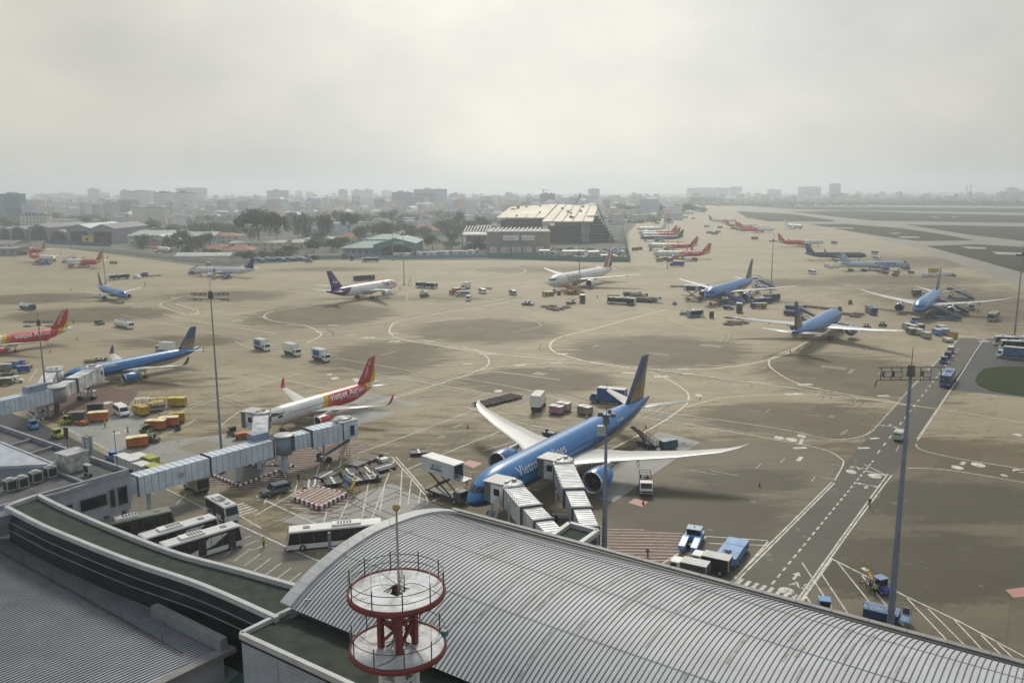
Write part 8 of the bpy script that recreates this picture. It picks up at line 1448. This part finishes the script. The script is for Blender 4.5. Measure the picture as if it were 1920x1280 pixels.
# ---------------------------------------------------------------- mid-distance buildings
def gable(px0, px1, py, ytop, dep, wallm, roofm, label, name='shed', pitch=.22, rot=0.0, hip=False, grp=None, arch=False, open_=None, ridge='x', extras=True):
    A, B = U(px0, py, 0), U(px1, py, 0); w = (B-A).length; c = (A+B)/2; zt = max(2.5, zat(ytop, c)); rot = rot if rot else 0
    t = thing(name, label, 'building', (c.x, c.y+dep/2, -.12), rot, grp); h = zt*(1-pitch)
    if ridge == 'y': MB().prof([(-w/2, 0), (-w/2, h), (0, zt-.25), (w/2, h), (w/2, 0)], -dep/2, dep/2).build('wall', wallm, t)
    else: MB().b0(-w/2, w/2, -dep/2, dep/2, 0, h).build('wall', wallm, t)
    r = MB(); e = .6
    if ridge == 'y':
        for s in (-1, 1): r.add([(s*(w/2+e), -dep/2-e, h-.15), (0, -dep/2-e, zt), (0, dep/2+e, zt), (s*(w/2+e), dep/2+e, h-.15), (s*(w/2+e), -dep/2-e, h-.4), (0, -dep/2-e, zt-.25), (0, dep/2+e, zt-.25), (s*(w/2+e), dep/2+e, h-.4)], [(0, 1, 2, 3), (4, 5, 6, 7), (0, 1, 5, 4), (2, 3, 7, 6), (0, 3, 7, 4)])
    else:
        k = dep*.45 if hip else -e
        r.add([(-w/2-e, -dep/2-e, h), (w/2+e, -dep/2-e, h), (w/2+e, dep/2+e, h), (-w/2-e, dep/2+e, h), (-w/2+k, 0, zt), (w/2-k, 0, zt)], [(0, 1, 5, 4), (1, 2, 5), (2, 3, 4, 5), (3, 0, 4), (3, 2, 1, 0)])
    r.build('roof', roofm, t)
    if open_:
        o = MB(); ww = w*.36
        if arch: n = 14; o.add([(ww*math.cos(math.pi*k/n)*1.15, -dep/2-.05, h*1.12*max(.0, math.sin(math.pi*k/n))**.75) for k in range(n+1)], [tuple(range(n, -1, -1))])
        else: o.b0(-ww, ww, -dep/2-.08, -dep/2-.02, 0, h*.8)
        o.build('door_opening', open_, t)
    elif extras:
        n = max(2, int(w/6)); 
        for k in range(min(n, 14)): x = -w/2+w*(k+.5)/min(n, 14); f = MB(); [f.b0(x-.8, x+.8, -dep/2-.07, -dep/2-.01, z_, z_+1.5) for z_ in ([1.5] if h < 6 else [1.5, h-2.6])]; f.build('window', DGREY, t)
    return t
SW = mat('shed_white', (.50, .51, .47), .6); SG = mat('shed_grey_roof', (.17, .17, .18), .7); SGW = mat('shed_grey_wall', (.24, .25, .28), .7); SPK = mat('shed_pale_roof', (.42, .50, .47), .5); DV = mat('door_void', (.06, .055, .065), .8); TILE = mat('red_tiles', (.30, .12, .08), .8, dirt=(.22, .10, .07)); CRW = mat('cream_wall', (.50, .47, .36), .7); GRR = mat('grey_green_roof', (.34, .37, .32), .6); TEAL = mat('teal_roof', (.10, .20, .20), .6, dirt=(.07, .15, .15)); TEALW = mat('teal_wall', (.13, .21, .24), .6)
gable(0, 22, 449, 426, 60, SGW, SG, 'leftmost grey hangar partly cut by the left edge', ridge='y', open_=DV, arch=True); gable(20, 50, 450, 424, 70, SGW, SG, 'grey hangar with rounded dark opening, second from left', ridge='y', open_=DV, arch=True); gable(55, 92, 450, 420, 90, SGW, SG, 'largest grey hangar with arched dark opening', ridge='y', open_=DV, arch=True); gable(93, 128, 455, 431, 60, SGW, SG, 'small grey hangar with a white arched canopy', ridge='y', open_=DV, arch=True)
gable(128, 172, 456, 420, 80, SGW, SPK, 'shed with a bright pale green roof, left of two scaffolded gables', ridge='y', open_=DV); gable(172, 216, 458, 420, 80, SGW, SG, 'scaffolded grey gabled shed right of the pale green roof', ridge='y', open_=DV); gable(216, 270, 452, 428, 60, SGW, SG, 'long grey shed behind the scaffolded gables', extras=True)
bw = thing('blue_hoarding', 'long blue hoarding in front of the scaffolded sheds', 'fence'); A, B = U(94, 455), U(214, 461); MB().bar(A+Vector((0, -8, 1.7)), B+Vector((0, -8, 1.7)), .3, 3.4).build('panel', mat('hoarding_blue', (.04, .06, .18), .6), bw)
yb = thing('yellow_signboard', 'yellow painted end wall panel with a dark round window between the sheds', 'sign'); c = U(170, 458); MB().b0(c.x-5, c.x+6, c.y-6, c.y-5.6, 0, 9).build('panel', mat('panel_yellow', (.55, .45, .08), .6), yb); MB().cyl((c.x-.5, c.y-6.1, 5.5), (c.x-.5, c.y-5.9, 5.5), 1.6, n=14).build('emblem', DARK, yb)
gable(-15, 24, 471, 452, 30, SW, SG, 'long grey fronted shed at the left edge behind the airliners', pitch=.3); gable(-15, 30, 480, 464, 20, SGW, SGW, 'pale grey cabin block at the left edge near the airliners', pitch=.1)
block(40, 90, 403, 1000, 'white four storey building with red tiled roof behind the hangars', 2, rot=.1, rooft=True, name='office_block')
gable(242, 330, 459, 434, 60, SW, GRR, 'long cream shed with pale green roofs behind the palms', pitch=.3); gable(262, 335, 464, 440, 30, SW, mat('roof_blue_white', (.42, .46, .50), .5), 'white gabled shed right behind the palms', pitch=.55, ridge='y'); gable(335, 400, 458, 436, 40, SW, GRR, 'low white building right of the gabled shed', pitch=.3); gable(390, 448, 456, 437, 26, SW, TILE, 'white two storey house with orange roof patches', pitch=.28, hip=True); gable(376, 425, 478, 458, 24, SW, TILE, 'house with broad red tiled hip roof left of its twin', pitch=.45, hip=True); gable(415, 470, 480, 460, 24, SW, TILE, 'house with broad red tiled hip roof right of its twin', pitch=.45, hip=True)
gable(432, 532, 472, 452, 26, CRW, GRR, 'long cream two storey building with many small windows', pitch=.15); gable(530, 572, 468, 449, 24, CRW, GRR, 'cream building with pale roof right of the long one', pitch=.3, hip=True); gable(330, 430, 488, 474, 14, SW, mat('canopy_pale', (.46, .47, .44), .5), 'long low pale canopy behind the perimeter wall', pitch=.4, extras=False); gable(566, 620, 460, 442, 26, CRW, GRR, 'pale house behind the bushes right of the cream buildings', pitch=.35, hip=True); gable(628, 668, 457, 437, 22, CRW, TILE, 'cream house with orange hip roof', pitch=.45, hip=True)
gable(690, 760, 440, 434, 26, CRW, TILE, 'low orange roof behind the teal depot', pitch=.5, hip=True); gable(768, 822, 442, 423, 26, CRW, mat('red_brown_tiles', (.33, .15, .11), .8), 'house with big red brown hip roof right of the teal depot', pitch=.45, hip=True)
# teal depot
def depot():
    t = thing('depot_building', 'large teal roofed depot with a dark open bay and a white sign', 'building'); A = U(643, 480, 0); B = U(782, 478, 0)
    x0, x1 = A.x, B.x; y0 = A.y; z1 = 8.5; xm = x0+(x1-x0)*.45; zt = zat(437, Vector((xm, y0, 0)))
    MB().b0(x0, xm, y0, y0+50, 0, 6.5).build('wall', mat('depot_pale_wall', (.30, .34, .40), .6), t); MB().b0(xm, x1, y0-2, y0+55, 0, 9).build('wall', TEALW, t)
    r = MB(); r.add([(x0-2, y0-3, 6.6), (xm+8, y0-3, 6.6), (xm+14, y0+25, 11), (x0+14, y0+25, 11), (xm+14, y0+25, 11.8), (x0+14, y0+25, 11.8), (xm+18, y0+50, 15), (x0+24, y0+50, 15)], [(0, 1, 2, 3), (3, 2, 4, 5), (5, 4, 6, 7)]); r.build('roof', TEAL, t); r = MB(); r.add([(xm-2, y0-2.2, 9), ((xm+x1)/2, y0-2.2, 14.5), (x1+1, y0-2.2, 10), (x1+1, y0+55, 10), ((xm+x1)/2, y0+55, 14.5), (xm-2, y0+55, 9)], [(0, 1, 4, 5), (1, 2, 3, 4)]); r.add([(xm-2, y0-2.1, 8.5), (x1+1, y0-2.1, 8.5), (x1+1, y0-2.1, 10), ((xm+x1)/2, y0-2.1, 14.4), (xm-2, y0-2.1, 9)], [(0, 1, 2, 3, 4)]); r.build('roof', TEAL, t)
    n = 12; xc = (xm+x1)/2+1; o = MB(); o.add([(xc+(x1-xm)*.40*math.cos(math.pi*k/n), y0-2.3, 8.5*max(0, math.sin(math.pi*k/n))**.6) for k in range(n+1)], [tuple(range(n, -1, -1))]); o.build('bay_opening', DV, t)
    s = MB().b0(xc-2, xc+6, y0-2.5, y0-2.35, 9.6, 11.6); so = s.build('sign', DIRTYW, t); sign_text('SASCO', 1.9, (xc-1.5, y0-2.6, 9.9), 0, mat('sign_blue', (0, 0, 0)), so)
    f = MB(); 
    for k in range(7): x = x0+2+k*5.2; f = MB(); f.b0(x, x+3.2, y0-.08, y0-.02, 2.2, 4.8); f.build('window', mat('window_slate', (.12, .15, .20), .4), t)
    st = MB(); [st.bar((x, y0-6, 1), (x+9, y0-2.5, 5.5), .5, .15) for x in (xm-8, xm+4)]; st.build('outside_stair', mat('stair_pale_teal', (.25, .32, .33), .6), t)
depot()
# construction hall
def hall():
    t = thing('construction_hall', 'unfinished terminal hall with slanted cream roof panels, dark glass front and stepped side', 'building'); RC = mat('roof_sheet_cream', (.52, .47, .34), .6, dirt=(.38, .33, .24), sc=.06); GL = mat('dark_teal_glass', (.035, .06, .08), .35); CO = mat('raw_concrete', (.30, .29, .29), .7); SC_ = mat('scaffold_tan', (.34, .26, .19), .7)
    Y0 = 830.0; X = lambda px, Y=Y0: col_at(px, Y)
    def z(py, px, Y): return zat(py, Vector((X(px, Y), Y, 0)))
    # roofs: front edge and raised rear edge
    def slab(name, f0, f1, b0, b1, Yf, Yb, th=1.2):
        P = [Vector((X(f0[0], Yf), Yf, z(f0[1], f0[0], Yf))), Vector((X(f1[0], Yf), Yf, z(f1[1], f1[0], Yf))), Vector((X(b1[0], Yb), Yb, z(b1[1], b1[0], Yb))), Vector((X(b0[0], Yb), Yb, z(b0[1], b0[0], Yb)))]
        m = MB(); m.add([*P, *[p-Vector((0, 0, th)) for p in P]], [(0, 1, 2, 3), (7, 6, 5, 4), (0, 4, 5, 1), (1, 5, 6, 2), (2, 6, 7, 3), (3, 7, 4, 0)]); o = m.build(name, RC, t); s = MB()
        for k in range(1, 5): a, b = P[0].lerp(P[1], k/5), P[3].lerp(P[2], k/5); s.bar(a+Vector((0, 0, .12)), b+Vector((0, 0, .12)), .9, .3)
        s.build('roof_seam', SG, o); d = MB(); rr = random.Random(int(f0[0]))
        for k in range(7): q = P[0].lerp(P[1], rr.uniform(.08, .9)).lerp(P[3].lerp(P[2], rr.uniform(.08, .9)), rr.uniform(.1, .9)); d.box(q+Vector((0, 0, .6)), (rr.uniform(1.5, 4), 2, 1.4), rr.uniform(0, 3))
        d.build('roof_debris', BROWN, o); return P
    P1 = slab('roof', (1017, 415), (1112, 415), (1048, 383), (1121, 386), Y0, Y0+95); P2 = slab('roof', (932, 408), (1022, 408), (958, 388), (1045, 382), Y0+25, Y0+115)
    zf = P1[0].z-1.2
    MB().b0(X(1035), X(1094), Y0+14, Y0+90, 0, z(424, 1060, Y0+14)).build('glass_front', GL, t); b = MB(); b.b0(X(1042), X(1094), Y0+12, Y0+15, z(424, 1060, Y0+12), zf); b.build('soffit_panels', CO, t)
    b = MB(); b.b0(X(940, Y0+40), X(1018, Y0+40), Y0+40, Y0+110, 0, z(412, 980, Y0+40)); b.build('wall', mat('wall_slate_dark', (.11, .12, .14), .6), t)
    for px in (1096, 1100, 1104): MB().b0(X(px)-.8, X(px)+.8, Y0+8, Y0+10, 0, zf-.5).build('column', CO, t)
    m = MB(); m.bar((X(1105), Y0+6, 8), (X(1117), Y0+40, zf+6), 1.2); m.build('slanted_column', CO, t)
    for k in range(9):   # stepped dark floors on the right side
        zz = 2+k*2.9; w1 = 1160-k*3.6; m = MB(); m.b0(X(1106), X(w1), Y0+10+k*2, Y0+70, zz, zz+.6); m.build('floor_slab', mat('slab_teal_grey', (.14, .18, .19), .7), t); MB().b0(X(1106)+1, X(w1)-1, Y0+14+k*2, Y0+68, zz-2.3, zz).build('floor_infill', GL, t)
    l = thing('site_block', 'tan and grey scaffold clad block with white banners in front of the construction hall', 'building'); Y1 = 700
    q0, q1 = col_at(914, Y1), col_at(1032, Y1); zz = zat(436, Vector((q0, Y1, 0)))
    MB().b0(q0, q1-9, Y1, Y1+45, 0, zz).build('wall', mat('clad_grey_tan', (.26, .24, .23), .7), l); MB().b0(q1-9, q1, Y1+.5, Y1+46, 0, zz).build('scaffold_wall', SC_, l); MB().b0(q0-.5, q1+.5, Y1-.5, Y1+46, zz, zz+.7).build('roof', CO, l)
    r = random.Random(2); m = MB(); [m.bar((q0+3+k*3.6, Y1+4, zz+.7), (q0+6+k*3.6, Y1+30, zz+2.6), .8) for k in range(12)]; m.build('roof_frame', DIRTYW, l); m = MB(); [m.b0(q0+12+k*7, q0+17+k*7, Y1+3, Y1+9, zz+.7, zz+1.0) for k in range(5)]; m.build('roof_sheet', DIRTYW, l)
    for k in range(5): f = MB(); f.b0(q0+2+k*9.5, q0+9+k*9.5, Y1-.1, Y1-.02, .5, 5.5); f.build('white_panel', DIRTYW, l)
    for k in range(7): f = MB(); f.b0(q0+k*8, q0+k*8+.8, Y1-.6, Y1-.1, 0, zz); f.build('column', CO, l)
    for (a, c_, tx) in ((944, 974, 'T.Luong'), (979, 1003, 'NEWTECONS')): x0, x1 = col_at(a, Y1), col_at(c_, Y1); za, zb = zat(451, Vector((x0, Y1, 0))), zat(441, Vector((x0, Y1, 0))); f = MB(); f.b0(x0, x1, Y1-1.0, Y1-.7, za, zb); fo = f.build('banner', WHITE, l); sign_text(tx, (x1-x0)/len(tx)*1.35, (x0+.8, Y1-1.1, za+1.2), 0, RED, fo)
    w = thing('viaduct_frame', 'pale concrete frame building left of the scaffold clad block', 'building'); Y2 = 760; x0, x1 = col_at(868, Y2), col_at(914, Y2); MB().b0(x0, x1, Y2, Y2+50, 11.5, 12.6).build('slab', DIRTYW, w); MB().b0(x0, x1, Y2, Y2+50, 4.5, 5.6).build('slab', DIRTYW, w); 
    for k in range(6): x = x0+(x1-x0)*k/5; MB().b0(x-.6, x+.6, Y2+1, Y2+2.2, 0, 11.5).build('column', CO, w)
    m = MB(); [m.bar((x0+(x1-x0)*k/8, Y2+4, 12.6), (x0+(x1-x0)*k/8+3, Y2+30, 19), .6) for k in range(9)]; m.bar((x0, Y2+4, 15), (x1, Y2+4, 15), .5); m.build('steel_frame', DIRTYW, w); MB().b0(x0+14, x1+8, Y2+45, Y2+60, 17, 18.5).build('canopy', SG, w)
    MB().b0(x0+2, x1-2, Y2+20, Y2+45, 0, 11).build('inner_wall', SGW, w)
    # site cabins
    for i, (a, b_, yb, yt, m_, lb) in enumerate(((1056, 1094, 481, 469, SW, 'white site cabins behind the green fence'), (1104, 1122, 483, 470, CRW, 'cream site cabin with yellow frame behind the fence'), (1128, 1150, 486, 477, SW, 'low pale site cabin near the fence corner'), (1012, 1030, 480, 468, SPK, 'small mint green cabin below the scaffold clad block'))): gable(a, b_, yb, yt, 9, m_, DIRTYW, lb, pitch=.12, name='site_cabin')
    cl = MB(); rr = random.Random(9); cm = [BROWN, DIRTYW, GREY, SC_, LBLUE]
    for i, m_ in enumerate(cm):
        cl = MB(); 
        for k in range(40): p = U(rr.uniform(1035, 1172), rr.uniform(468, 488)); cl.box((p.x, p.y, rr.uniform(.4, 1.5)), (rr.uniform(1, 5), rr.uniform(1, 4), rr.uniform(.8, 3)), rr.uniform(0, 3))
        o = cl.build('site_clutter', m_); o['kind'] = 'stuff'; tag(o, 'jumble of building material inside the construction fence', 'clutter')
    sf = thing('scaffold_tower', 'pale tall scaffolding and netting at the right end of the construction hall', 'scaffold'); m = MB()
    for i in range(8):
        for j in range(6): x = X(1150)+i*2.2; m.bar((x, Y0+j*9, 0), (x, Y0+j*9, 18-i*1.5), .18); 
        for k in range(7): m.bar((X(1150)+i*2.2, Y0, k*2.4*(1-i*.08)), (X(1150)+i*2.2, Y0+45, k*2.4*(1-i*.08)), .14)
    m.build('frame', mat('scaffold_pale', (.38, .40, .42), .6), sf)
    # cranes
    for (bx, by, tx, ty, YY, lb) in ((1079, 384, 1089, 365, 930, 'thin crane boom leaning above the cream roof'), (1144, 442, 1119, 384, 840, 'long dark crane jib leaning left beside the stepped floors')):
        c = thing('crane', lb, 'crane'); a = Vector((col_at(bx, YY), YY, zat(by, Vector((col_at(bx, YY), YY, 0))))); b_ = Vector((col_at(tx, YY), YY, zat(ty, Vector((col_at(tx, YY), YY, 0))))); MB().bar((a.x, a.y, 0), a, 1.4).build('mast', STEEL, c); m = MB(); d = b_-a
        for o_ in ((-.5, 0), (.5, 0), (0, .9)): m.bar(a+Vector((o_[0], 0, o_[1])), b_+Vector((o_[0], 0, o_[1])), .35)
        for k in range(16): m.bar(a+d*k/16+Vector((-.5, 0, 0)), a+d*(k+1)/16+Vector((.5, 0, .9 if k % 2 else 0)), .2)
        m.build('boom', DGREY, c)
    c = thing('tower_crane', 'small tower crane on top of the green wrapped block', 'crane', (col_at(1020, 1900), 1905, 0)); zc = zat(364, Vector((col_at(1020, 1900), 1900, 0))); zt = zat(357, Vector((0, 1900, 0))); MB().b0(-1, 1, -1, 1, zc, zt+2).build('mast', STEEL, c); MB().b0(-4, 12, -.7, .7, zt, zt+1.2).build('boom', STEEL, c)
hall()
# white terminal-side small tower and buildings below the far trees
block(1264, 1280, 386, 1480, 'small white tower block in front of the far trees', 0, name='office_block'); gable(1236, 1262, 402, 396, 20, SW, GRR, 'low white house below the far trees, left', pitch=.3); gable(1284, 1300, 401, 395, 20, SW, GRR, 'low white house below the far trees, right', pitch=.3)
# walls and fences
def fence(label, px, h, m, name='fence', cap=None, posts=True, th=.3):
    t = thing(name, label, 'fence'); P = [U(x, y, 0) for x, y in px]; b = MB(); c = MB(); k = MB()
    for i in range(len(P)-1):
        b.bar(P[i]+Vector((0, 0, h/2)), P[i+1]+Vector((0, 0, h/2)), th, h)
        if cap: c.bar(P[i]+Vector((0, 0, h+.15)), P[i+1]+Vector((0, 0, h+.15)), th*1.8, .3)
        n = max(1, int((P[i+1]-P[i]).length/9))
        for j in range(n): q = P[i].lerp(P[i+1], j/n); k.box((q.x, q.y, h/2+.1), (th*1.7, th*1.7, h+.3))
    b.build('panel', m, t)
    if cap: c.build('coping', cap, t)
    if posts: o = k.build('posts', cap or m, t)
fence('green hoarding around the construction site', [(915, 483), (960, 484), (1040, 488), (1110, 491), (1180, 491)], 3.6, mat('hoarding_green', (.10, .19, .18), .6)); fence('tall grey hoarding along the right side of the construction site', [(1181, 491), (1176, 470), (1170, 445), (1166, 425)], 4.5, mat('hoarding_grey_green', (.17, .21, .21), .6))
fence('long cream perimeter wall behind the left apron', [(130, 466), (250, 476), (340, 487), (430, 496), (470, 492)], 2.8, CRW, 'perimeter_wall', DIRTYW); fence('pale blue fence in front of the depot trucks', [(470, 491), (560, 486), (640, 484), (760, 485), (915, 482)], 2.2, mat('fence_pale_blue', (.20, .28, .33), .6)); fence('low hazy wall below the far trees', [(1200, 409), (1290, 409)], 3, SGW, 'perimeter_wall')
# ---------------------------------------------------------------- haze
hz = MB().b0(-6400, 6400, -290, 8900, -1.3, 135).build('haze', None if False else bpy.data.materials.new('haze_air')); hz['kind'] = 'stuff'; tag(hz, 'even pale haze over the whole airfield', 'haze'); m = hz.data.materials[0]; m.use_nodes = True; N = m.node_tree.nodes; L = m.node_tree.links; N.clear(); out = N.new('ShaderNodeOutputMaterial'); v = N.new('ShaderNodeVolumePrincipled'); v.inputs['Color'].default_value = (.84, .91, .975, 1); v.inputs['Density'].default_value = HAZE; v.inputs['Density Attribute'].default_value = ''; v.inputs['Anisotropy'].default_value = .6; L.new(v.outputs[0], out.inputs['Volume'])
for o in list(bpy.data.objects):
    if o.type == 'EMPTY' and not o.children and 'category' in o: bpy.data.objects.remove(o)
